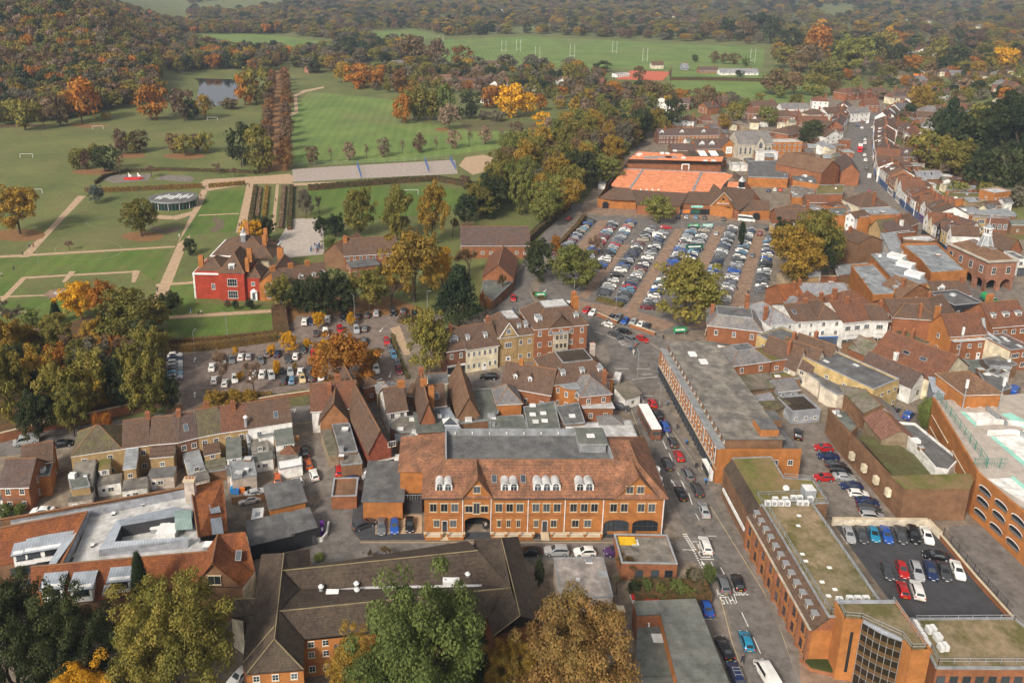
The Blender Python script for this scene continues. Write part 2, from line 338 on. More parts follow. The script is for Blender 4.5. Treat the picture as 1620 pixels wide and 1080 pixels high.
def block(A, ang, w, d, h, roof='g', rise=3., wall='brick', rf='r_brown', label='', win_=None, cat='house', grp=None, chim=(), dorm=(), skl=(), over=.35, name=None, sides=1, shop=None, door=None, ins=None, top='felt', dst='flat', wst='s', z0=0.):
 root = empty(name or cat.replace(' ','_'), (A[0],A[1],z0), ang, label, cat, grp)
 wallmesh(roof, w, d, h, rise, wall).obj('wall', root)
 ro = roofmesh(roof, w, d, h, rise, rf, over, ins, top).obj('roof', root)
 if win_:
  fl, n = win_[:2]; ww = win_[2] if len(win_) > 2 else 1.; wh = win_[3] if len(win_) > 3 else 1.3
  for i in range(fl):
   z = (i+.32)*h/fl
   if shop and i == 0: continue
   for j in range(n):
    x = (j+.5)*w/n
    if door is not None and i == 0 and j == door:
     link('door', doormesh(), root, (x,-.002,.02)); continue
    win(root, x, -.002, z, ww, wh, wst)
   if sides and d > 4:
    ns = max(1, int(d/4.5))
    for j in range(ns):
     y = (j+.5)*d/ns
     win(root, w+.002, y, z, ww, wh, wst, math.pi/2)
     win(root, -.002, y, z, ww, wh, wst, -math.pi/2)
 if shop:
  b = MB(); hs_ = 2.5
  b.box(.1,-.12,0,w-.1,.0,.45,shop); b.box(.1,-.16,hs_,w-.1,.0,hs_+.55,shop)
  n = max(2, int(w/1.8))
  for j in range(n+1): x = .1+(w-.2)*j/n; b.box(x-.08 if j else .1,-.13,.452,x+.08 if j < n else w-.1,.0,hs_-.002,shop)
  b.face([(.15,-.06,.46),(w-.15,-.06,.46),(w-.15,-.06,hs_-.01),(.15,-.06,hs_-.01)], GL)
  b.obj('shopfront', root)
 if not chim and roof in ('g','hip','x') and cat in ('house','shop') and w*d > 45 and AR.random() < .8: chim = [(AR.choice((.06,.5,.94)), AR.uniform(.4,.6), AR.uniform(.7,1.3), AR.choice((2,3,4)), 'brick')] if roof != 'x' else [(AR.choice((.3,.7)),AR.uniform(.3,.9))]
 if roof == 'f' and w*d > 40 and not skl and rf != 'r_dark': skl = [(AR.uniform(.2,.8),AR.uniform(.2,.8)) for _ in range(AR.randint(1,3))]
 if roof == 'g' and not skl and not dorm and cat in ('house','shop') and AR.random() < .35: skl = [(AR.uniform(.2,.8),AR.uniform(.3,.6))]
 for c in chim:
  fx, fy = c[0], c[1]; x, y = fx*w, fy*d
  zr = h+rise if roof != 'f' else h+.4
  if roof == 'g': zb = h+rise*(1-abs(fy-.5)*2)
  elif roof == 'x': zb = h+rise*(1-abs(fx-.5)*2)
  else: zb = h
  chimney(ro, x, y, zb-.4, zr+1.4, c[2] if len(c) > 2 else 1., .8, c[3] if len(c) > 3 else 3, c[4] if len(c) > 4 else 'brick')
 for c in dorm:
  fx = c[0]; wd_ = c[1] if len(c) > 1 else 1.3; t = .35
  half = (ins or min(w,d)*.22) if roof == 'm' else d/2
  dormer(ro, fx*w, half*t, h+rise*t-.1, wd_, 1.25, rf if dst == 'gab' else 'lead', dst)
 for c in skl:
  fx, t = c[:2]
  if roof == 'g': skylight(ro, fx*w, d/2*t, h+rise*t+.2, math.atan2(rise,d/2))
  elif roof in ('f','l','lf'): skylight(ro, fx*w, d*t, h+.15, 0, pale=True)
  elif roof == 'x':
   x = fx*w; zz = h+rise*(1-abs(x-w/2)/(w/2)); o = skylight(ro, x, d*t, zz+.22, 0); o.rotation_euler = (0, -math.atan2(rise,w/2) if x < w/2 else math.atan2(rise,w/2), 0)
 return root, ro
def H(k, x0, y0, x1, y1, h, d, roof='g', rise=3., wall='brick', rf='r_brown', label='', base=0, **kw):
 A, B = place(k, x0, y0, x1, y1, 0 if base else h)
 v = B-A; return block(A, math.atan2(v.y,v.x), math.hypot(v.x,v.y), d, h, roof, rise, wall, rf, label, **kw)
def ROW(k, x0, y0, x1, y1, n, h, d, walls, roofs, fmt, grp, base=0, kinds=('g',), cat='house', shop=(), rise=3.2, hj=.8, cols=None, chimp=.6, dormp=.2, seed=1, wfl=None, cuts=None, sides=0, wst='s'):
 r = random.Random(seed); A, B = place(k,x0,y0,x1,y1, 0 if base else h); v = B-A; L_ = math.hypot(v.x,v.y); a = math.atan2(v.y,v.x); ux = Vector((math.cos(a),math.sin(a),0))
 t = cuts or [0]+[ (i+r.uniform(-.18,.18))/n for i in range(1,n)]+[1]
 for i in range(n):
  p = A+ux*(t[i]*L_)+Vector((-ux.y,ux.x,0))*r.uniform(-.35,.35); w = (t[i+1]-t[i])*L_
  hh = h+r.uniform(-hj,hj); fl = wfl or max(1, round(hh/2.9)); wn = walls[i%len(walls)] if r.random() < .7 else r.choice(walls)
  words = dict(white='white', cream='cream', brick='red brick', brick_dark='dark brick', brick_brown='brown brick', brick_orange='orange brick', brick_yellow='yellow brick', magnolia='pale', timber='timber', ochre='ochre', tilehung='tile hung', brick_pink='pinkish brick', stone='stone', grey_render='grey')
  kd = r.choice(kinds)
  block(p, a, w-.03, d+r.uniform(-1.5,1.5), hh, kd, rise+r.uniform(-.5,.6), wn, r.choice(roofs), fmt.format(col=words.get(wn,wn), n=nth(i)), (fl, max(1, int(w/2.6)), 1.0, 1.3), cat=cat, grp=grp,
   chim=[(r.choice((.1,.9)), .5)] if r.random() < chimp and kd != 'f' else (), dorm=[(.5,)] if r.random() < dormp and kd == 'g' else (), sides=sides, shop=r.choice(shop) if shop else None, over=.12, wst=wst)
# buildings whose outlines are not rectangles: faces given by photo pixel and height
def P3(k, pts): return [pw(k,x,y,z) for x,y,z in pts]
def MASS(k, label, cat, parts, walls=(), roofs_=(), grp=None, name=None, loc=None):
 """parts: (partname, material, [[(x,y,z)..]..]) ; walls: (material, [(x,y,z)..] closed?) dropped to the ground"""
 p0 = loc or parts[0][2][0][0]; c = pw(k,*p0[:2],p0[2]); base = Vector((c.x,c.y,0))
 root = empty(name or cat.replace(' ','_'), base, 0, label, cat, grp); objs = {}
 for nm, m, polys in parts:
  b = MB()
  for pl in polys:
   w_ = [v-base for v in P3(k, pl)]
   b.face(w_, m)
   if m != 'skip': b.face([v-Vector((0,0,.18)) for v in reversed(w_)], m)
   for i in range(len(w_)):
    p, q = w_[i], w_[(i+1)%len(w_)]; dz = Vector((0,0,.18)); b.face([p-dz,q-dz,q,p], m)
  objs[nm] = b.obj(nm, root)
 for wl in walls:
  m, pts = wl[:2]; zb = wl[2] if len(wl) > 2 else -.3; b = MB(); v = [q-base for q in P3(k, pts)]
  for i in range(len(v)-1):
   p, q = v[i], v[i+1]; e = Vector((0,0,.2)); b.face([(p.x,p.y,zb),(q.x,q.y,zb),q-e,p-e], m)
  b.obj('wall', root)
 return root, base, objs
def WL(k, root, base, x0, y0, x1, y1, z, n, w=1., h=1.3, st='s', t0=0., t1=1., name='window', flip=0, push=.04, zz=None):
 """n windows along the wall line between two photo points that lie at height z; sill height zz"""
 A = pw(k,x0,y0,z)-base; B = pw(k,x1,y1,z)-base; v = B-A; a = math.atan2(v.y,v.x)
 nrm = Vector((math.sin(a),-math.cos(a),0))*push
 for i in range(n):
  p = A+v*(t0+(t1-t0)*(i+.5)/n)+nrm
  win(root, p.x, p.y, z if zz is None else zz, w, h, st, a, name)
def SHEET(name, k, pts, m, z=.004, label=None):
 b = MB(); b.face([pw(k,x,y,0)+Vector((0,0,z)) for x,y in pts], m); o = b.obj(name); o['kind'] = 'structure'
 if label: o['label'] = label
 return o
# ---------------------------------------------------------------- the ground and everything laid on it
def ground():
 ys = [-60]+list(np.arange(0,480,60))+list(np.arange(480,1100,16))+list(np.geomspace(1100,7500,60))
 rs = np.concatenate([np.linspace(-1.05,-.62,8), np.linspace(-.6,-.25,36), np.linspace(-.2,.55,14), np.linspace(.6,.85,14), np.linspace(.9,1.3,5)])
 V = []; Fs = []; n = len(rs)
 for y in ys:
  for r in rs:
   X = r*(max(y,0)+160); V.append((X, y, terr(X, y)))
 for j in range(len(ys)-1):
  for i in range(n-1): a = j*n+i; Fs.append((a,a+1,a+n+1,a+n))
 me = bpy.data.meshes.new('ground'); me.from_pydata(V, [], Fs); me.materials.append(MT('grass')); me.polygons.foreach_set('use_smooth',[True]*len(Fs))
 o = link('ground', me); o['kind'] = 'structure'; o['label'] = 'rolling green grassland under the whole view'
ground()
SHEET('ground', 'z', [(-120,1120),(1900,1120),(1900,330),(1620,262),(1470,262),(1395,158),(1330,150),(1050,195),(985,235),(905,345),(860,385),(815,470),(700,520),(640,500),(445,497),(440,535),(266,540),(262,660),(0,690),(-120,700)], 'yard', .004, 'worn brown yards and alleys under the town')
_zc = [0]
def A(nm, k, p, m, z, l=None):
 _zc[0] += 1; return SHEET(nm, k, p, m, z+_zc[0]*.00037, l)
# woods floor and fields
A('ground','z',[(-160,520),(60,508),(130,500),(240,500),(262,540),(268,640),(180,665),(0,698),(-160,705)],'forest_floor',.01)
A('ground','z',[(-900,205),(-300,215),(60,200),(170,186),(262,182),(262,128),(300,108),(-100,108),(-900,100)],'forest_floor',.03)
A('field','z',[(690,64),(830,58),(1210,76),(1206,108),(1060,112),(900,106),(740,108),(690,90)],'field',.06,'bright green sports field far behind the town')
A('cricket_ground','z',[(1050,112),(1180,114),(1290,124),(1287,162),(1190,172),(1085,158),(1060,135)],'field',.06)
A('field','z',[(330,50),(430,56),(525,68),(520,78),(400,86),(300,60)],'field',.08); A('field','z',[(280,9),(350,3),(445,2),(440,9),(370,20),(300,17)],'field',.1)
A('field','z',[(590,50),(660,48),(700,58),(650,66),(590,62)],'field',.08); A('field','z',[(1285,16),(1340,12),(1360,20),(1310,28)],'field',.08)
A('field','z',[(490,145),(640,160),(640,190),(740,206),(880,208),(886,222),(640,255),(468,262),(458,178)],'field',.02,'mown park meadow right of the tree avenue')
A('scrub','z',[(725,190),(860,195),(855,207),(740,208)],'rough_grass',.03)
# lake
wm = bpy.data.materials.new('pond_water'); wm.use_nodes = True; wb = wm.node_tree.nodes['Principled BSDF']; wb.inputs['Base Color'].default_value = (.02,.025,.03,1); wb.inputs['Roughness'].default_value = .06; MATS['pond_water'] = wm
A('water','z',[(262,128),(300,124),(372,126),(377,140),(377,158),(356,166),(340,168),(300,166),(262,166)],'pond_water',.05,'still dark pond in front of the hill wood')
# avenue leaves
A('leaf_litter','z',[(426,112),(457,112),(458,271),(411,271),(418,200)],'leaves',.012); A('leaf_litter','z',[(270,640),(330,640),(470,625),(600,608),(600,622),(470,645),(330,660),(250,668)],'leaves',.016)
A('leaf_litter','z',[(440,500),(470,470),(620,470),(700,500),(640,512),(520,508),(450,512)],'leaves',.012)
for x,y,rx,ry in ((30,372,42,10),(226,374,34,8),(140,196,32,6),(292,247,34,5),(245,191,22,4),(205,246,26,5),(150,272,38,5),(545,614,50,14),(700,205,12,3)):
 A('leaf_litter','z',[(x+rx*math.cos(t*.449),y+ry*math.sin(t*.449)) for t in range(14)],'leaves',.02)
# park paths
gp = 'gravelpath'
A('path','z',[(319,300),(329,300),(271,450),(258,480),(240,500),(232,498),(244,469)],gp,.012,'wide sandy path up the middle of the park')
A('path','z',[(123,310),(136,310),(88,360),(0,458),(-30,492),(-30,466),(0,437),(78,360)],gp,.014,'sandy diagonal path on the left of the park')
A('path','z',[(391,290),(402,290),(388,368),(373,368)],gp,.016); A('path','z',[(437,292),(441.5,292),(434.5,366),(428,366)],gp,.016)
A('path','z',[(0,404.5),(277,389),(277,391.5),(0,408)],gp,.018); A('path','z',[(38,438),(220,428),(221,430.5),(37,441)],gp,.018)
A('path','z',[(35,438),(42,440),(0,484),(-8,482)],gp,.022); A('path','z',[(0,468.5),(72,466),(72,468),(0,471)],gp,.024); A('path','z',[(247,449),(308,445),(308,448.5),(246,453)],gp,.018)
A('path','z',[(268,500),(433,489),(433,494),(268,504.5)],gp,.018); A('path','z',[(45,517),(87,513),(87,517.5),(45,522)],gp,.018); A('path','z',[(0,494),(60,492),(60,494),(0,497)],gp,.018)
A('path','z',[(315,290),(325,284),(395,280),(458,275),(470,282),(460,291),(395,291),(330,302)],gp,.02); A('path','z',[(460,290),(560,287),(700,280),(775,293),(778,297),(705,284),(560,291),(462,294)],gp,.02)
A('path','z',[(456,180),(466,176),(465,150),(480,143),(512,137),(512,139.5),(484,146),(470,152),(472,178),(460,184)],gp,.03); A('path','z',[(315,340),(378,337),(378,338.6),(314,341.6)],gp,.02)
A('path','z',[(110,429),(120,429),(104,447),(98,446)],gp,.026); A('path','z',[(210,428),(222,428),(214,447),(208,447)],gp,.026)
for cx,cy,rx,ry,m in ((178,352,42,10,gp),(166,321,26,6,gp),(265,320,44,12,'pavement'),(140,395,54,16,gp)):  # thin mown rings: built as narrow bands
 b = MB(); N_ = 28
 for t in range(N_):
  q = []
  for tt, f in ((t,1),(t+1,1),(t+1,.975),(t,.975)):
   an = tt*2*math.pi/N_; q.append(pw('z',cx+rx*f*math.cos(an),cy+ry*f*math.sin(an))+Vector((0,0,.028)))
  b.face(q, 'ring' if m == gp else m)
 b.obj('path')['kind'] = 'structure'
A('path','z',[(67,466),(80,459),(100,456),(118,460),(116,468),(96,472),(80,471)],'paving_red',.026); A('water','z',[(84,464),(90,460),(104,460),(112,463),(108,467),(92,468)],'lead_pale',.05,'round pale basin in the sunken garden')
# brighter lawns
A('lawn','z',[(0,409),(270,393.5),(244,445),(222,429),(40,437),(0,470)],'lawn',.007); A('lawn','z',[(270,450),(308,448),(310,480),(433,485),(433,488),(272,498),(262,478)],'lawn',.007); A('lawn','z',[(266,506),(434,496),(436,528),(266,538)],'lawn',.009,'bright green lawn behind the car park hedge')
A('lawn','z',[(-20,440),(30,443),(0,475),(200,470),(110,512),(-20,515)],'lawn',.007); A('lawn','z',[(333,303),(388,300),(372,366),(300,372),(282,385)],'lawn',.007); A('lawn','z',[(445,292),(482,292),(486,345),(458,345),(437,366)],'rough_grass',.007)
A('playing_field','z',[(487,299),(620,293),(700,296),(752,305),(722,332),(620,347),(500,347),(488,322)],'lawn',.011,'bright green school pitch inside a dark hedge')
A('playground','z',[(462,346),(511,346),(513,402),(428,411),(440,380)],'pale_court',.013,'pale tarmac school playground'); A('court','z',[(462,268),(540,263),(720,253),(724,275),(560,283),(465,288)],'court',.024,'long pale hard court beyond the hedge')
A('sand_area','z',[(736,249),(765,245),(782,250),(780,268),(748,277),(726,262)],gp,.026); A('court','z',[(1115,266),(1210,240),(1240,250)],'court',.01)
for p in ([(974,126),(998,112),(1062,114),(1048,128)],): A('tennis_court','z',p,'clay',.1,'orange clay tennis courts at the sports ground')
A('play_surface','z',[(158,283),(172,277),(240,275),(235,286),(180,290)],'pavement',.02); A('play_surface','z',[(243,284),(262,277),(300,278),(308,284),(300,288)],'pavement',.02)
b = MB()  # planted crescents
for cx,cy,rx,ry,a0,a1 in ((262,357,26,12,.3,3.0),(330,355,26,14,-1.2,1.4)):
 for q in range(4):
  for t in range(10):
   f = .45+.14*q; an = [a0+(a1-a0)*(t+u)/10 for u in (0,1)]
   b.face([pw('z',cx+rx*g*math.cos(w_),cy+ry*g*math.sin(w_))+Vector((0,0,.03)) for w_,g in ((an[0],f),(an[1],f),(an[1],f+.1),(an[0],f+.1))],'bed')
o = b.obj('flower_bed'); tag(o,'crescent flower beds of purple brown planting on the park lawn',None,None,'stuff')
# ---- roads
A('road','z',[(985,596),(1056,596),(1040,630),(1075,690),(1112,750),(1150,828),(1207,933),(1236,1000),(1268,1095),(1190,1095),(1158,1013),(1128,907),(1085,840),(1053,760),(1015,693),(990,640)],'asphalt',.012,'main road coming down the right of the picture')
A('road','z',[(905,545),(945,497),(985,500),(1040,528),(1062,560),(1056,600),(985,600),(975,600),(930,588)],'asphalt',.016,'wide road junction by the brown tiled corner building')
A('road','z',[(772,505),(798,455),(852,378),(898,325),(925,320),(905,350),(855,420),(838,455),(846,474),(880,489),(945,497),(1000,515),(905,545),(880,500)],'asphalt',.014)
A('road','z',[(-40,700),(0,693),(250,655),(470,627),(610,612),(760,592),(930,580),(985,585),(990,625),(760,630),(600,655),(470,668),(330,690),(0,722),(-40,727)],'asphalt',.018,'street running along behind the left terrace')
A('road','z',[(500,800),(524,770),(560,778),(556,838),(570,856),(1068,855),(1082,850),(1130,905),(1095,888),(980,886),(760,888),(500,910),(480,860)],'asphalt',.014,'side street in front of the long brick building')
A('road','z',[(1330,190),(1372,172),(1392,168),(1392,190),(1372,232),(1385,290),(1420,345),(1478,402),(1530,450),(1560,470),(1620,500),(1620,520),(1500,478),(1440,428),(1385,360),(1352,300),(1338,240)],'asphalt',.02,'high street climbing away at the right')
A('pavement','z',[(1372,232),(1392,190),(1398,190),(1396,250),(1420,310),(1480,372),(1545,430),(1620,455),(1620,500),(1560,470),(1478,402),(1420,345),(1385,290)],'pavement',.03)
A('pavement','z',[(1033,625),(1052,600),(1056,640),(1110,740),(1145,770),(1200,900),(1262,1010),(1300,1095),(1268,1095),(1236,1000),(1207,933),(1150,828),(1112,750),(1075,690)],'pavement',.11); A('pavement','z',[(1040,528),(1062,540),(1075,560),(1062,600),(1056,600),(1062,560)],'pavement',.11)
A('pavement','z',[(1045,762),(1053,760),(1080,828),(1083,842),(1068,852),(1050,800)],'pavement',.11); A('pavement','z',[(556,838),(560,778),(576,775),(576,815),(600,842),(1050,842),(1058,850),(570,855)],'asphalt_new',.11,'dark new pavement before the long brick building')
A('pavement','z',[(1130,907),(1150,960),(1163,1013),(1190,1095),(1160,1095),(1110,980),(1115,930)],'pavement',.022); A('pavement','z',[(960,545),(938,535),(930,560),(935,590),(955,590),(965,570)],'pavement',.11)
A('forecourt','z',[(1290,1000),(1340,1060),(1340,1100),(1268,1095),(1262,1020)],'paving_red',.115)
A('car_park','z',[(290,560),(440,540),(470,500),(700,498),(700,520),(645,520),(612,535),(608,545),(652,610),(640,620),(600,612),(500,622),(330,640),(322,625),(320,640),(290,655),(285,600)],'asphalt_warm',.02,'warm grey public car park among golden trees')
A('path','z',[(617,520),(632,515),(650,560),(640,562)],gp,.03); A('car_park','z',[(262,558),(290,558),(285,602),(262,602)],'asphalt_warm',.022)
A('verge','z',[(430,625),(480,615),(505,620),(500,640),(430,645)],'rough_grass',.024)
A('car_park','z',[(928,340),(1225,356),(1222,380),(1205,480),(1110,520),(1060,530),(1000,515),(945,492),(850,470),(862,420),(905,372)],'asphalt',.024,'supermarket car park with long diagonal rows')
for p in ([(948,349),(966,349),(905,428),(880,428)],[(982,387),(998,387),(928,474),(915,470)],[(1068,362),(1083,362),(1008,492),(990,488)],[(1131,358),(1148,358),(1100,470),(1078,470)],[(1197,362),(1213,362),(1177,494),(1153,490)],[(905,474),(1000,490),(1070,512),(1050,524),(990,508),(905,484)],[(1150,490),(1178,490),(1110,518),(1080,520)],[(1020,322),(1228,340),(1225,352),(925,338),(928,328)]):
 A('car_park_lane','z',p,'paving_red',.03)
A('car_park','z',[(1312,818),(1482,833),(1600,985),(1440,985),(1400,940)],'asphalt_new',.024,'dark resurfaced car park beside the gravel roof')
A('road','z',[(1500,832),(1560,830),(1620,880),(1760,990),(1760,1090),(1620,985),(1560,930),(1505,865)],'asphalt',.03); A('yard','z',[(1215,668),(1305,670),(1330,700),(1410,820),(1300,818),(1240,760),(1225,700)],'pavement',.02)
A('yard','z',[(478,690),(520,690),(540,770),(500,790),(470,760)],'pavement',.02); A('yard','z',[(90,715),(135,700),(175,790),(60,830)],'yard',.03); A('yard','z',[(576,740),(640,745),(640,775),(576,775)],'gravelpath',.02)
A('car_park','z',[(1178,290),(1240,280),(1244,312),(1215,318)],'yard',.03); A('parking_bay','z',[(594,815),(668,815),(668,844),(594,846)],gp,.12)
# ---- road paint
RM = MB(); YM = MB()
def mark(k, x0, y0, x1, y1, w=.14, mb=None, z=.05):
 a = pw(k,x0,y0); b_ = pw(k,x1,y1); d = (b_-a); n = Vector((-d.y,d.x,0)).normalized()*w/2; e = Vector((0,0,z))
 (mb or RM).face([a-n+e,b_-n+e,b_+n+e,a+n+e], 'paint_yellow' if mb is YM else 'arrow')
for q in ((330,170,350,220),(190,165,440,155),(445,560,462,582),(530,580,567,660),(640,820,687,908),(705,960,747,1048),(590,700,625,780)): mark('v',*q)
for q in ((55,265,85,320),(0,130,15,165),(95,348,120,400),(180,532,202,570),(280,745,311,812),(335,862,370,940),(28,180,46,235),(895,458,925,505),(135,505,160,560)): mark('i',*q)
for i_ in range(9): mark('i',2+i_*5.6,372+i_*9,5+i_*5.6,377+i_*9,.35); mark('i',14+i_*5.6,372+i_*9,17+i_*5.6,377+i_*9,.35)
for i_ in range(8): mark('i',52+i_*5.4,452+i_*11,54+i_*5.4,458+i_*11,.25)
for q in ((45,410,75,410),(0,447,52,450),(80,493,160,493),(95,348,165,497),(118,383,160,383),(243,655,257,702),(95,776,140,778)): mark('i',*q)
for x0,y0,x1,y1 in ((780,420,1218,422),(750,378,780,420),(925,520,1050,695),(1040,602,1370,594),(1050,695,1440,680),(885,458,925,505),(1055,700,1100,758),(1100,510,1110,520)): mark('i',x0,y0,x1,y1,.12)
for i_ in range(7): mark('i',750+i_*62,345,782+i_*62,420,.11)
for i_ in range(7): mark('i',1042+i_*65,602-i_*1.2,1108+i_*66,692-i_*2.2,.11);
for i_ in range(6): mark('i',1010+i_*65,520,1042+i_*65,596,.11)
for q in ((1405,430,1415,465),(1420,515,1480,575),(1478,618,1540,680),(1350,410,1400,378),(1360,388,1420,372)): mark('i',*q)
for q in ((472,930,672,930),(780,930,975,930),(185,400,300,438),(360,455,510,515),(855,1010,1010,1010),(530,540,600,600),(560,590,690,610),(540,540,610,545),(590,575,660,580)):
 x0,y0,x1,y1 = q; mark('z',920+x0/9,480+y0/9,920+x1/9,480+y1/9,.15)
for q in ((1000,600,1040,596),(618,612,612,622),(380,660,420,655),(440,650,468,647),(465,652,468,646),(50,716,85,711),(790,610,830,606),(700,615,735,611)): mark('z',*q)
for t in range(18):  # supermarket car-park bays
 for (x0,y0,x1,y1,dx) in ((966,350,915,415,-9),(1033,358,958,455,-10),(1117,360,1060,440,-10),(1190,362,1150,450,-10)):
  x = x0+(x1-x0)*t/17; y = y0+(y1-y0)*t/17; mark('z',x,y,x+dx,y-1,.1)
def arrow(k, x, y, dx, dy, L=3.2):
 c = pw(k,x,y); d = (pw(k,x+dx,y+dy)-c).normalized(); n = Vector((-d.y,d.x,0)); e = Vector((0,0,.055))
 RM.face([c-d*L/2-n*.1+e,c+d*L*.15-n*.1+e,c+d*L*.15+n*.1+e,c-d*L/2+n*.1+e],'arrow'); RM.face([c+d*L*.15-n*.35+e,c+d*L/2+e,c+d*L*.15+n*.35+e],'arrow')
for a_ in (('i',103,528,-20,-40),('i',155,560,-15,-40),('v',635,990,-40,-60),('v',790,980,-30,-40),('v',575,525,-20,-40),('z',308,624,0,-30),('z',308,569,6,-20),('z',617,593,-5,15),('z',602,562,-5,15),('z',603,522,-10,12),('z',862,460,-8,8),('z',986,447,-10,16),('z',1000,382,8,-12),('z',1044,440,-8,14),('z',1025,463,-8,14),('z',1100,434,-6,14),('z',1173,442,-5,16),('z',1168,475,-4,16)): arrow(*a_)
for q in ((130,240,380,640),(380,640,440,760),(440,760,545,1060),(150,560,232,880),(232,880,305,1090)): mark('i',*q,.12,YM)
for q in ((440,180,520,340),(520,340,900,890),(190,170,330,560),(330,560,460,840)): mark('v',*q,.12,YM)
for q in ((570,858,1066,858),(570,887,700,890),(0,724,240,690),(0,699,250,662),(470,670,600,657),(945,505,1000,520),(1000,520,1052,560),(790,473,850,385),(838,460,846,476),(846,476,878,491)): mark('z',*q,.16,YM)
tag(RM.obj('road_marking'),'white road paint lines arrows and bays',None,None,'structure'); tag(YM.obj('kerb_line'),'cream kerb and yellow parking lines',None,None,'structure')
pr = random.Random(8)
for i in range(26):  # tarmac repairs and iron covers
 t = pr.random(); x,y = [(1010+t*215,660+t*400),(520+t*550,873),(t*470,705-t*40),(1350+t*60,200+t*180),(960+t*80,520+t*70)][i%5]; w_,h_ = (pr.uniform(8,26),pr.uniform(4,12)) if i%3 else (3,2)
 A('road_patch','z',[(x,y),(x+w_,y+pr.uniform(-1,1)),(x+w_+h_*.4,y+h_),(x+h_*.4,y+h_)],pr.choice(('asphalt_new','pavement','felt')) if i%3 else 'dark',.016)
TXT = {}
def textmesh(s, size, m, ext=0.):
 cu = bpy.data.curves.new('t','FONT'); cu.body = s; cu.size = size; cu.extrude = ext; cu.align_x = 'CENTER'; cu.align_y = 'CENTER'
 o = bpy.data.objects.new('t', cu); C.objects.link(o); bpy.context.view_layer.update()
 me = bpy.data.meshes.new_from_object(o.evaluated_get(bpy.context.evaluated_depsgraph_get())); bpy.data.objects.remove(o); me.materials.clear(); me.materials.append(MT(m)); return me
for s_, x, y, sx, sy in (('KEEP',100,434,1.05,2.4),('CLEAR',117,472,1.05,2.4),('A217',188,652,.95,2.2),('SSIDE',275,650,.95,2.2),('STH',213,690,1.35,2.5)):
 me = textmesh(s_, 1., 'arrow'); o = link('road_lettering', me); c = pw('i',x,y); o.location = (c.x,c.y,.052); o.scale = (sx,sy,1); o.rotation_euler = (0,0,math.radians(2)); o['kind'] = 'structure'
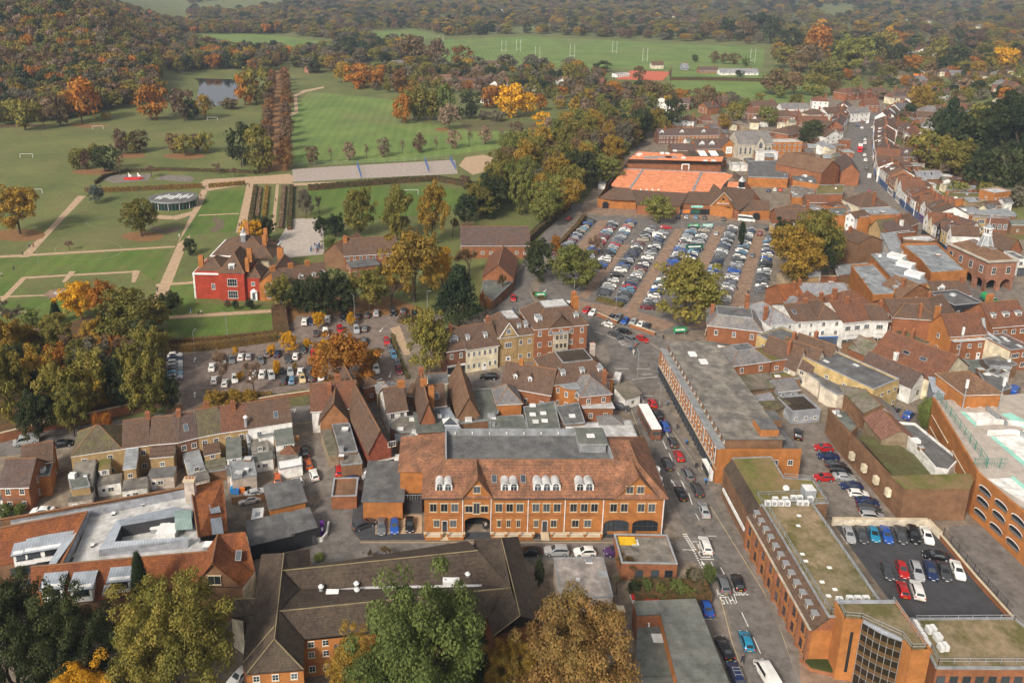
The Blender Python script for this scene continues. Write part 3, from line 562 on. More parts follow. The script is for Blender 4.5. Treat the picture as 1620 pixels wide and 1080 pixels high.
# ================================================================ the town's buildings
# ---- long brick office building in the centre
def central_building():
 X0, Y0 = -3.45, 128.75; Wd = 45.7; E_ = 8.5; RZ = 12.3
 root = empty('office_building', (X0,Y0,0), 0, 'long orange brick office building with white arched dormers and hipped tiled roof', 'office')
 xx = lambda c: (c-395)/24.62
 b = MB()  # walls with the passage and the two big arches left open
 arches = [(xx(585),xx(705),3.9), (xx(1242),xx(1362),3.3), (xx(1378),xx(1500),3.3)]
 def arch_wall(x0, x1, y, z0, z1, ops):
  xs = x0
  for a0,a1,zt in ops:
   b.face([(xs,y,z0),(a0,y,z0),(a0,y,z1),(xs,y,z1)],'brick_orange'); n = 10; r = (a1-a0)/2; rise = .9; zs = zt-rise
   top = [(a0+r-r*math.cos(math.pi*i/n), y, zs+rise*math.sin(math.pi*i/n)) for i in range(n+1)]
   for i in range(n): b.face([top[i],top[i+1],(top[i+1][0],y,z1),(top[i][0],y,z1)],'brick_orange'); b.face([top[i],(top[i][0],y+.5,top[i][2]),(top[i+1][0],y+.5,top[i+1][2]),top[i+1]],'brick')
   b.face([(a0,y,z0),(a0,y+.5,z0),(a0,y+.5,zs),(a0,y,zs)],'brick'); b.face([(a1,y,z0),(a1,y,zs),(a1,y+.5,zs),(a1,y+.5,z0)],'brick')
   xs = a1
  b.face([(xs,y,z0),(x1,y,z0),(x1,y,z1),(xs,y,z1)],'brick_orange')
 arch_wall(0, Wd, 0, -.3, E_, arches)
 D = 15
 b.face([(Wd,0,-.3),(Wd+.6,D,-.3),(Wd+.6,D,E_),(Wd,0,E_)],'brick_orange'); b.face([(0,7.9,-.3),(0,0,-.3),(0,0,E_),(0,7.9,E_)],'brick_orange')
 b.face([(-5,8,-.3),(0,8,-.3),(0,8,E_),(-5,8,E_)],'brick_orange'); b.face([(-5,20,-.3),(-5,8,-.3),(-5,8,E_),(-5,20,E_)],'brick_orange'); b.face([(Wd+.6,20,-.3),(-5,20,-.3),(-5,20,E_),(Wd+.6,20,E_)],'brick_orange'); b.face([(Wd+.6,D,-.3),(Wd+.6,20,-.3),(Wd+.6,20,E_),(Wd+.6,D,E_)],'brick_orange')
 g1, g2 = (xx(572),xx(712),12.6), (xx(1283),xx(1490),13.1)
 for a0,a1,zt in (g1,g2): b.face([(a0,-.02,E_-.01),(a1,-.02,E_-.01),((a0+a1)/2,-.02,zt-.2)],'brick_orange')
 b.obj('wall', root)
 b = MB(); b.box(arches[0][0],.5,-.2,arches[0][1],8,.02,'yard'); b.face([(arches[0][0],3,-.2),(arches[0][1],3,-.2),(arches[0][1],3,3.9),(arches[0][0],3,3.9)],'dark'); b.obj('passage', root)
 for a0,a1,zt in arches[1:]:
  b = MB(); b.face([(a0,.4,0),(a1,.4,0),(a1,.4,zt),(a0,.4,zt)],GL)
  for i in range(6): x = a0+(a1-a0)*i/5; b.box(min(x,a1-.06),.3,0,min(x,a1-.06)+.06,.38,zt-.3,'frame_dark')
  b.box(a0,.28,1.6,a1,.36,1.68,'frame_dark'); b.box(a0+.8,-.05,0,a1-.1,.2,.6,'brick_orange'); b.obj('window', root)
 b = MB(); o = .5; m = 'r_orange_light'
 mat('r_orange_light',(.25,.115,.064),kind='tile',rgb2=(.14,.075,.048),var=.2,f2=.35,period=.3)
 ry = 6.2; xl, xr = 4.0, 37.2; ze = E_-.1
 b.face([(-o,-o,ze),(xr+4,-o,ze),(xr,ry,RZ),(xl,ry,RZ)],m)
 b.face([(-o,7.6,ze),(-o,-o,ze),(xl,ry,RZ),(xl-1.5,9,RZ-.8)],m)
 b.face([(-5.5,7.6,ze),(-o,7.6,ze),(xl-1.5,9,RZ-.8),(-.8,11.5,RZ-.8)],m); b.face([(-5.5,20,ze),(-5.5,7.6,ze),(-.8,11.5,RZ-.8),(-.8,16,RZ-.8)],m); b.face([(-.8,11.5,RZ-.8),(xl-1.5,9,RZ-.8),(xl,ry,RZ),(xl,16.5,RZ-.6),(-.8,16,RZ-.8)],m)
 b.face([(-5.5,20,ze),(-.8,16,RZ-.8),(xl,16.5,RZ-.6),(xl,20,ze)],m)
 b.face([(36.2-.3,-o-.25,ze),(Wd+o,-o-.25,ze),(41.2,4.2,12.9)],m); b.face([(Wd+o,-o-.25,ze),(Wd+o+.6,20,ze),(41.2,12,12.9),(41.2,4.2,12.9)],m); b.face([(36.0,-o-.25,ze),(41.2,4.2,12.9),(41.2,12,12.9),(37.2,9.5,12.2),(37.2,ry,12.2)],m); b.face([(37.2,16,10.8),(37.2,9.5,12.2),(41.2,12,12.9),(Wd+o+.6,20,ze),(37.2,20,ze)],m)
 for a0,a1,zt in (g1,g2):
  c = (a0+a1)/2; yb = 6.0 if a0 < 20 else 5.2
  for s_ in (-1,1):
   e = a0-.45 if s_ < 0 else a1+.45; pts = [(e,-.45,E_-.5),(c,-.45,zt),(c,yb,zt),(e,.35,E_-.5)]
   b.face(pts if s_ > 0 else pts[::-1],m); b.tube((e,-.5,E_-.5),(c,-.5,zt),.1,'ridge',4)
  b.tube((c,-.45,zt),(c,yb,zt),.12,'ridge',5)
 for p,q in (((xl,ry,RZ),(xr,ry,RZ)),((-o,-o,ze),(xl,ry,RZ)),((Wd+o,-o,ze),(41.2,4.2,12.9)),((36,-o,ze),(41.2,4.2,12.9)),((41.2,4.2,12.9),(41.2,12,12.9)),((-5.5,7.6,ze),(-.8,11.5,RZ-.8)),((xl,ry,RZ),(xl-1.5,9,RZ-.8))): b.tube(p,q,.13,'ridge',5)
 b.box(-o,-o-.12,ze-.12,xx(572),-o+.02,ze+.02,'frame_dark'); b.box(xx(715),-o-.12,ze-.12,35.9,-o+.02,ze+.02,'frame_dark')
 ro = b.obj('roof', root)
 b = MB(); b.face([(xl+.3,ry+.4,10.6),(37,ry+.4,10.6),(37,17,10.6),(xl+.3,17,10.6)],'felt'); b.box(xl,17,10.4,37.2,17.4,12.1,'lead'); b.box(xl,ry+.2,10.4,xl+.3,17,12.2,'metalgrey'); b.box(37,ry+.2,10.4,37.2,17,12.1,'metalgrey')
 for i in range(9): b.box(xl+2+i*3.6,16.6,11.2,xl+2.2+i*3.6,16.98,11.5,'frame')
 b.obj('flat_roof', ro)
 b = MB(); b.box(31.2,11,10.62,36.5,16.4,12.6,'lead','felt_green'); b.box(30.9,10.7,12.6,36.8,16.7,12.75,'lead_pale','felt_green'); b.box(33,13,12.76,34.6,14.2,12.95,'ac_white'); b.obj('plant_room', ro)
 for c in (725,862): skylight(ro, xx(c), 2.7, 10.45, math.atan2(RZ-E_,ry+.5), 1.0, 1.6)
 for c0,c1,n in ((447,526,2),(754,835,2),(906,1034,3),(1104,1190,2)):
  x0, x1 = xx(c0), xx(c1); w_ = (x1-x0); d_ = MB(); yf = .9; zb = 8.9; zt = 10.2; r = w_/n/2
  d_.box(x0,yf,zb,x1,yf+3.2,zt,'frame')
  for i in range(n):
   cx_ = x0+r*(2*i+1); N_ = 8
   for j in range(N_):
    a0,a1 = math.pi*j/N_, math.pi*(j+1)/N_; d_.face([(cx_-r*math.cos(a0),yf,zt+r*.6*math.sin(a0)),(cx_-r*math.cos(a0),yf+4.2,zt+r*.6*math.sin(a0)),(cx_-r*math.cos(a1),yf+4.2,zt+r*.6*math.sin(a1)),(cx_-r*math.cos(a1),yf,zt+r*.6*math.sin(a1))],'lead_pale')
   d_.face([(cx_-r*math.cos(math.pi*j/N_),yf-.001,zt+r*.6*math.sin(math.pi*j/N_)) for j in range(N_+1)],'frame')
  do = d_.obj('dormer', ro)
  for i in range(n):
   cx_ = x0+r*(2*i+1); q = MB(); rw = r*.68
   q.face([(cx_-rw,yf-.02,zb+.25),(cx_+rw,yf-.02,zb+.25)]+[(cx_+rw*math.cos(math.pi*j/8),yf-.02,zt-.1+rw*math.sin(math.pi*j/8)) for j in range(9)],GL); q.box(cx_-.03,yf-.05,zb+.25,cx_+.03,yf-.021,zt+.4,'frame'); q.box(cx_-rw-.03,yf-.05,zt-.14,cx_+rw+.03,yf-.022,zt-.08,'frame'); q.obj('window', do)
 for c in (437,488,537,745,795,843,918,968,1018,1095,1145,1193,1283,1333,1412,1462): win(root,xx(c),-.003,5.15,1.35,1.75,'t')
 for c in (604,677): win(root,xx(c),-.003,5.0,1.5,1.5,'t')
 win(root,xx(640),-.003,4.7,1.3,2.4,'t'); win(root,xx(640),-.03,9.3,1.4,1.5,'t')
 for c in (1353,1403): win(root,xx(c),-.03,9.2,1.35,1.6,'t')
 for c,w_ in ((452,1.2),(530,1.3),(747,.8),(792,.8),(838,.8),(922,.9),(1005,1.2),(1107,1.4),(1165,1.4)): win(root,xx(c),-.003,1.7,w_,1.6,'t')
 for c in (490,963): link('door',doormesh('frame_dark',.9,2.3),root,(xx(c),-.003,.75))
 b = MB()
 for c in (575,708,882,1055,1235,1517): b.box(xx(c)-.07,-.16,.1,xx(c)+.07,-.003,E_-.2,'frame')
 b.obj('downpipe', root)
 b = MB()
 for z in (4.3,):
  b.box(0,-.07,z,xx(585),-.003,z+.15,'brick'); b.box(xx(705),-.07,z,xx(1235),-.003,z+.15,'brick')
 b.obj('string_course', root)
 for n_,(c0,c1) in enumerate(((398,475),(505,580),(712,905),(990,1225))):
  b = MB(); x0,x1 = xx(c0),xx(c1); y = -1.5
  b.box(x0,y-.15,0,x1,y+.15,.75,'brick_orange'); b.box(x0,y-.2,.751,x1,y+.2,.84,'stone_trim')
  for x in np.linspace(x0,x1,max(2,int((x1-x0)/2.6)+1)): b.box(x-.22,y-.23,.84,x+.22,y+.23,1.5,'brick_orange'); b.box(x-.27,y-.27,1.5,x+.27,y+.27,1.62,'stone_trim')
  b.box(x0,y-.03,1.2,x1,y+.03,1.26,'frame'); b.box(x0,y+.16,0,x1,-.2,.72,'stone_trim'); b.obj('terrace_wall', root)
 b = MB()
 for c in (490,963): [b.box(xx(c)-.8,-1.7+.35*i,.0,xx(c)+.8,-.2,.18*(i+1),'stone_trim') for i in range(4)]
 b.obj('steps', root)
 for i,(px,py) in enumerate(((1036,741),(1040,752),(1042,762))):
  c = W(px,py,7.5); b = MB(); b.cyl(c.x-X0,c.y-Y0,0,7.0+.6*(i==0),.9,1.1,'ac_white',9); b.obj('wrapped_plant', root)
central_building()
# annexe to its left, fire stair, bin walls
H('h',103,235,290,235,3.6,14,'lf',.9,'brick_orange','felt','flat roofed brick annexe with plum grey roof and two white skylights',cat='annexe',skl=((.25,.75),(.25,.6)))
b = MB()
b.box(0,0,0,3.4,.1,3.2,'frame_dark'); [b.box(.1+i*.5,.2,i*.33,.6+i*.5,1.3,i*.33+.06,'metalgrey') for i in range(6)]; b.box(0,.1,3.2,4,8,3.3,'dark'); [b.box(x,-.05,3.3,x+.06,.02,4.3,'metalgrey') for x in np.arange(0,4,.5)]; b.box(0,-.06,4.3,4,.0,4.36,'metalgrey'); b.box(3.3,3,0,4,8,3.2,'brick_dark')
p = pw('h',302,210,3.2); o = b.obj('fire_escape',None,(p.x,p.y,0)); tag(o,'black steel stair and walkway between the annexe and brick office','stair')
H('z',524,788,564,787,2.6,6,'f',.5,'brick','brick_brown','small open topped brick bin store with pale coping',cat='bin store')
p = pw('z',546,800); b = MB(); b.prism([(0,0),(1.4,0),(1.4,.9),(0,.9)],.15,1.15,'plastic_yellow'); b.prism([(-.04,-.06),(1.44,-.06),(1.44,.94),(-.04,.94)],1.151,1.25,'plastic_yellow'); tag(b.obj('grit_bin',None,(p.x-.7,p.y-.6,0)),'bright yellow bin beside the open topped brick store','bin')
# ---- office building of long red tiled roofs round a pale flat roof, lower left
root, base, ob = MASS('g','large office with rust red tiled roofs around a pale grey flat roof','office',[
('flat_roof','lead_pale',[[(330,520,8.6),(1010,460,8.6),(945,385,8.6),(905,180,8.6),(415,262,8.6),(422,300,8.6),(345,500,8.6)],[(52,331,8.6),(50,308,8.6),(905,160,8.6),(905,180,8.6),(415,262,8.6)]]),
('roof','r_orange',[
[(-60,362,10.3),(45,340,10.3),(415,268,10.3),(265,471,6.2),(15,520,6.2),(-60,535,6.2)],[(415,268,10.3),(295,515,10.3),(262,520,7.5),(265,471,6.2)],
[(145,530,10.6),(1002,455,10.6),(925,612,7),(150,735,6),(150,790,4.5)],
[(905,150,10.3),(1058,110,10.3),(1082,362,7.8),(940,386,10.3)],
[(1005,512,12.2),(1032,375,12.2),(1165,362,12.2),(1210,545,7),(1150,625,7)],[(1005,512,12.2),(1032,375,12.2),(980,450,10),(918,618,7)],
[(0,308,10.3),(900,148,10.3),(900,143,10.0),(0,300,10.0)]]),
],[('brick_brown',[(-60,535,6.2),(15,520,6.2),(265,471,6.2)]),('white',[(-60,520,6),(-60,355,6),(0,300,6)]),('brick_brown',[(150,740,5),(925,618,7),(1150,625,7)]),('magnolia',[(1150,625,7),(1210,545,7),(1170,370,7)]),('brick_brown',[(0,300,9),(900,143,9),(1058,110,9),(1082,362,7.6)]),('brick_brown',[(1082,362,7.6),(1165,362,7.6)])],loc=(145,530,0))
q = lambda x,y,z: pw('g',x,y,z)-base
b = MB(); u_,w_2 = q(918,618,7),q(1150,625,7); ap = u_.lerp(w_2,.45); b.face([u_,w_2,(ap.x,ap.y-.05,12.)],'brick_brown'); b.obj('gable_wall',root)
ro = ob['roof']
b = MB()
for a,c in (((48,335,9.95),(905,163,9.95)),((418,268,9.95),(300,515,9.95)),((905,175,9.95),(945,385,9.95)),((300,517,9.95),(1000,458,9.95))):
 u,v_ = q(*a),q(*c); b.obox((u.x,u.y),(v_.x,v_.y),.3,8.6,10.15,'grey_render')
b.obj('parapet',root)
b = MB()
for a,c in (((-60,353,10.5),(415,266,10.5)),((145,528,10.8),(1002,453,10.8)),((415,266,10.5),(295,515,10.5)),((1005,510,12.4),(1032,373,12.4)),((905,148,10.5),(940,384,10.5)),((0,303,10.5),(903,147,10.5))): b.tube(q(*a),q(*c),.15,'ridge',5)
b.obj('ridge_tiles',ro)
def raised(poly, z0, z1, m, nm, top=None):
 b = MB(); n = len(poly); t = [q(x,y,z1) for x,y in poly]
 for i in range(n):
  u,v_ = t[i],t[(i+1)%n]; b.face([(u.x,u.y,z0),(v_.x,v_.y,z0),v_,u][::1],m)
 b.face(t[::-1] if (t[1]-t[0]).cross(t[2]-t[1]).z < 0 else t,top or m); return b.obj(nm,root)
# standing seam plant screen: sloped sheets
b = MB()
ring_o = [(468,448,10.1),(555,308,10.1),(830,243,10.1),(918,262,10.1)]; ring_i = [(545,408,10.9),(575,335,10.9),(828,290,10.9),(912,296,10.9)]
out2 = [(470,480,8.6),(553,325,8.6),(830,258,8.6),(915,275,8.6)]
for i in range(3):
 b.face([q(*ring_o[i]),q(*ring_i[i]),q(*ring_i[i+1]),q(*ring_o[i+1])],'seam'); b.face([q(*out2[i]),q(*ring_o[i]),q(*ring_o[i+1]),q(*out2[i+1])],'grey_render')
 u,v_ = q(*ring_i[i]),q(*ring_i[i+1]); b.face([(u.x,u.y,8.6),(v_.x,v_.y,8.6),v_,u],'frame_dark')
b.face([q(468,448,10.1),q(895,400,10.1),q(900,385,10.6),q(545,408,10.9)],'seam'); b.face([q(470,480,8.6),q(893,440,8.6),q(895,400,10.1),q(468,448,10.1)],'grey_render'); b.obj('plant_screen',root)
b = MB(); b.face([q(828,300,11),q(908,292,11),q(915,350,10.2),q(832,355,10.2)],'seam_green'); b.face([q(828,300,11),q(828,262,11),q(908,258,11),q(908,292,11)],'seam_green'); b.obj('plant_roof',root)
for nm,x,y,z,w_,d_,h_,m in (('roof_hatch',800,375,8.7,3.2,2.6,1.3,'frame'),('roof_hatch',765,350,8.7,3,2,.9,'lead'),('rooflight',790,335,8.7,1.6,1.2,1.2,'mint'),('roof_unit',995,440,8.7,1.8,1.2,.9,'lead'),('vent_pipe',680,235,8.7,.5,.5,.4,'dark'),('vent_pipe',440,430,8.7,.5,.5,.4,'dark'),('vent_pipe',540,280,8.7,.5,.5,.4,'dark')):
 c = q(x,y,z); b = MB(); b.box(c.x-w_/2,c.y-d_/2,8.6,c.x+w_/2,c.y+d_/2,8.6+h_,m); b.box(c.x-w_/2-.1,c.y-d_/2-.1,8.6+h_,c.x+w_/2+.1,c.y+d_/2+.1,8.7+h_,'frame'); b.obj(nm,root)
def shed_dormer(x,y,z,w_,l_,h_=1.7,m='seam',deg=-8,windows=1):
 c = q(x,y,z); b = MB(); a = math.radians(deg); o = link('dormer',None,ro) if 0 else None
 b.box(0,0,-1.2,w_,l_*.9,h_-.1,'frame'); b.face([(-.3,-.4,h_-.25),(w_+.3,-.4,h_-.25),(w_+.3,l_,h_+.25),(-.3,l_,h_+.25)],m); b.face([(-.3,l_,h_+.1),(w_+.3,l_,h_+.1),(w_+.3,-.4,h_-.4),(-.3,-.4,h_-.4)],m); b.face([(-.3,-.4,h_-.4),(w_+.3,-.4,h_-.4),(w_+.3,-.4,h_-.25),(-.3,-.4,h_-.25)],'frame_dark')
 o = b.obj('dormer',ro,c,math.radians(-deg));
 for i in range(windows): link('window',winmesh(w_*.75/windows,h_*.75,'d'),o,(w_*(i+.5)/windows,-.02,.0))
for x,y,w_ in ((200,668,3.1),(338,670,3.2),(520,632,3.3)): shed_dormer(x,y,7.9,w_,3.2,1.7,'seam',-8)
shed_dormer(66,502,6.6,3.4,3,1.6,'seam',-14); shed_dormer(122,490,6.8,8.2,3.2,1.6,'seam',-14,3)
b = MB(); b.face([q(300,400,9),q(372,360,10.2),q(262,518,9.2),q(228,520,8.2)],'seam'); b.obj('metal_roof',ro)
b = MB(); b.face([q(990,234,10.2),q(1040,228,9.4),q(1048,270,9.4),q(1000,276,10.2)],'seam'); b.face([q(998,300,10.2),q(1050,292,9.2),q(1062,370,9),q(1008,376,10)],'seam'); b.obj('metal_roof',ro)
for x,y in ((505,640),(1132,475)): c = q(x,y,8.7 if x < 900 else 9.9); o = skylight(ro,c.x,c.y,c.z,.75,1.1,1.7)
c = (q(918,618,7)+q(1150,625,7))/2; win(root,c.x-.4,c.y-.2,7.6,2.2,1.7,'t')
WL('g',root,base,1210,545,1172,375,7,6,.9,1.5,'s',.05,.95,zz=4.6); WL('g',root,base,1210,545,1172,375,7,6,.9,1.5,'s',.05,.95,zz=1.6)
WL('g',root,base,15,520,265,471,6.2,4,1.6,1.5,'d',.1,.95,zz=3.7); WL('g',root,base,15,520,265,471,6.2,4,1.6,1.5,'d',.1,.95,zz=.9)
b = MB(); c = q(905,100,13.4); b.box(c.x-.9,c.y-1.4,8.4,c.x+.9,c.y-.2,13.2,'pale_plaster'); b.box(c.x-1.1,c.y-1.5,13.2,c.x+1.1,c.y-.1,13.5,'stone_trim'); [b.cyl(c.x-.6+i*.6,c.y-.8,13.5,14,.16,.14,'pot',7) for i in range(3)]; b.obj('chimney',root)
# ---- dark tiled apartment block, lower centre
root, base, ob = MASS('z','sprawling apartment block with dark brown tiled roofs and orange brick walls','apartment block',[
('roof','r_dark',[
[(413,876,7.5),(449,874,10.8),(434,1010,10.8),(396,1018,7.2),(403,945,7.5)],   # west wing left slope
[(449,874,10.8),(490,868,7.6),(489,895,7.6),(447,902,10.8)],
[(447,902,10.6),(756,870,10.6),(775,925,8.2),(478,931,8.2)],                    # north range slope to the valley
[(500,893,7.6),(740,855,7.6),(756,870,10.6),(447,902,10.6)],
[(442,966,10.6),(478,931,8.2),(775,925,8.2),(808,929,10.6)],                     # back of the south range
[(442,966,10.6),(808,929,10.6),(790,975,8.4),(775,978,7.4),(480,1010,7.2)],      # south range front slope
[(449,874,10.8),(446,902,10.8),(472,930,8.2),(442,966,10.8)],
[(434,1010,10.8),(442,966,10.8),(482,1012,7.2),(480,1058,7.2)],
[(390,985,7.2),(434,990,10.8),(384,1048,7.2)],[(434,1010,10.8),(480,1058,7.2),(390,1065,7.2)],[(434,990,10.8),(434,1010,10.8),(390,1065,7.2),(382,1047,7.2)],
[(366,976,6),(370,948,6.5),(423,946,7.6),(400,972,7.2)],
[(793,850,10.8),(820,848,7.6),(856,982,7.3),(823,973,10.8)],                    # east wing right slope
[(793,850,10.8),(808,929,10.8),(775,925,8.4),(756,870,10.7),(750,853,8.2)],
[(808,929,10.8),(823,973,10.8),(780,1006,7),(772,976,7.4)]])],
[('brick_orange',[(390,1066,7),(480,1059,7),(480,1012,7),(640,996,7),(772,977,7)]),('brick',[(384,1048,7),(390,1066,7)]),('brick',[(780,1006,7),(823,990,7),(856,982,7),(820,848,7.4),(750,853,7.4)]),('magnolia',[(413,876,7.3),(403,945,7.3),(370,948,6.2),(366,976,5.8),(384,980,7)]),('brick',[(772,977,7),(780,1006,7)]),('brick',[(490,868,7.4),(489,895,7.4),(740,855,7.4)])],loc=(449,874,0))
q = lambda x,y,z: pw('z',x,y,z)-base
b = MB()
for a,c in (((449,874,10.95),(434,1010,10.95)),((447,902,10.75),(756,870,10.75)),((442,966,10.75),(808,929,10.75)),((793,850,10.95),(823,973,10.95)),((434,1010,10.95),(480,1058,7.3)),((434,1010,10.95),(390,1065,7.3)),((434,990,10.95),(384,1048,7.3)),((370,947,6.6),(423,945,7.7)),((823,973,10.9),(780,1006,7.1))): b.tube(q(*a),q(*c),.09,'ridge_lichen',4)
b.obj('ridge_tiles',ob['roof'])
b = MB(); b.face([q(484,935,8.35),(q(620,924,8.35)),q(700,922,8.35),q(762,924,8.35),q(762,928,8.35),q(484,941,8.35)],'lead_pale'); b.obj('valley_gutter',ob['roof'])
for x,y in ((508,931),(564,926),(740,911),(622,889),(565,936)):
 c = q(x,y,8.8); b = MB(); b.cyl(c.x,c.y,8.2,9.3,.35,.35,'metalgrey',8); b.cyl(c.x,c.y,9.3,9.6,.5,.2,'ac_white',8); b.obj('vent_cowl',ob['roof'])
b = MB(); c = q(715,921,8.6); b.box(c.x-1.5,c.y-.6,8.3,c.x+1.2,c.y+.6,9.1,'ac_white'); b.obj('roof_unit',ob['roof'])
b = MB(); b.box(*(lambda c:(c.x-1,c.y-.5,8.3,c.x+1,c.y+.5,9.0))(q(526,938,8.6)),'frame'); b.obj('roof_unit',ob['roof'])
for zz in (.9,3.6,5.6):
 WL('z',root,base,480,1012,772,977,7,13,1.,1.1,'s',zz=zz if zz < 5 else 5.55); WL('z',root,base,390,1066,480,1059,7,3,1.,1.1,'s',zz=zz if zz < 5 else 5.55)
for f in (2.5/13,7.5/13):
 A_ = q(480,1012,7); B_ = q(772,977,7); c = A_.lerp(B_,f); b = MB()
 for z in (3,5.4): b.box(-.9,-1,z,.9,0,z+.08,'frame_dark'); [b.box(-.9+i*.22,-1,z+.08,-.87+i*.22,-.97,z+1,'frame_dark') for i in range(9)]; b.box(-.9,-1.02,z+1,.9,-.95,z+1.05,'frame_dark')
 b.obj('balcony',root,(c.x,c.y,0),math.atan2(B_.y-A_.y,B_.x-A_.x))
# ---- long brick shop building with a mansard attic, beside the main road
def shop_building():
 A = W(1127,762); root = empty('shop_building',(57.6,144.3,0),0,'long curved brick shop block with grey flat roof lining the main road','shops')
 L_ = 45.5; B0 = Vector((57.6,144.3)); ang = 0
 b = MB(); D = 14
 b.box(0,0,2.9,.3,L_,8.3,'brick_orange'); b.box(0,0,-.3,.3,2.4,2.9,'brick_orange'); b.box(.3,0,-.3,17.5,.3,8.3,'brick_orange'); b.box(.3,L_-.3,-.3,D,L_,8.3,'brick_orange'); b.box(D-.3,.3,-.3,D,L_-.3,8.0,'brick_dark'); b.box(D,.3,-.3,17.5,9,7.2,'brick_orange','felt')
 b.obj('wall',root)
 b = MB(); n = 22
 b.face([(.25,L_-.3,0),(.25,2.4,0),(.25,2.4,2.9),(.25,L_-.3,2.9)],GL)
 for i in range(n+1): y = 2.4+(L_-2.7)*i/n; b.box(.0,y-.12,0,.24,y+.12,2.899,'frame_dark')
 b.box(-.25,2.4,2.9,-.001,L_-.3,3.5,'frame_dark'); b.obj('shopfront',root)
 b = MB(); b.box(-.2,.0,3.5,-.001,L_,3.58,'stone'); b.box(-.25,0,8.3,.5,L_,8.55,'lead'); b.obj('cornice',root)
 b = MB(); b.box(.6,.3,8.3,1.6,L_-.3,8.45,'lead'); b.box(1.7,.8,8.0,D-.4,L_-.5,10.2,'brick_brown'); b.obj('attic',root)
 b = MB(); b.box(1.3,.5,10.2,D,L_,10.4,'felt','felt_patch'); rn = b.obj('roof',root)
 for z in (4.1,6.3):
  for i in range(24):
   y = 2.2+i*(L_-4)/23
   if i % 5 == 4: continue
   win(root,-.003,L_-y+.0,z,.65,1.2,'s',-math.pi/2)
 for i in range(5):
  y = 1.8+(i*5+4)*(L_-4)/23 if i < 4 else 2.
  y = L_-(2.2+(i*5+4)*(L_-4)/23) if i < 4 else 1.6
  b = MB(); b.box(-.06,y-.4,4,-.002,y+.4,7.9,'frame'); b.face([(-.065,y+.22,4.3),(-.065,y-.22,4.3),(-.065,y-.22,7.6),(-.065,y+.22,7.6)],GL); b.obj('stair_window',root)
 for i in range(17): win(root,1.69,1.8+i*(L_-3)/17,8.75,.8,1.15,'s',-math.pi/2)
 for x in (12.3,15.4): win(root,x,-.003,4.6,1.1,1.2,'s')
 b = MB(); b.box(9.2,1.6,10.4,13,6,11.9,'brick_orange','felt'); b.box(10,10,7.2,17.4,14,9,'brick_brown','felt'); b.obj('lift_housing',rn)
 for x,y in ((6,38),(7.5,34)): b = MB(); b.box(x-.9,y-1,10.4,x+.9,y+1,10.8,'frame','ac_white'); b.obj('rooflight',rn)
 b = MB(); b.box(-1.3,.4,2.4,-.26,5.2,2.6,'frame'); b.box(-1.2,.5,.3,-.3,1.2,2.4,'frame'); b.box(-1.2,4.4,.3,-.3,5.1,2.4,'frame'); b.face([(-1.21,5,.6),(-1.21,.6,.6),(-1.21,.6,2.1),(-1.21,5,2.1)],GL); b.obj('entrance_porch',root)
mat('felt_patch',(.24,.215,.18),kind='weather',rgb2=(.13,.12,.11),sc=.35,f2=.3,var=.25)
shop_building()
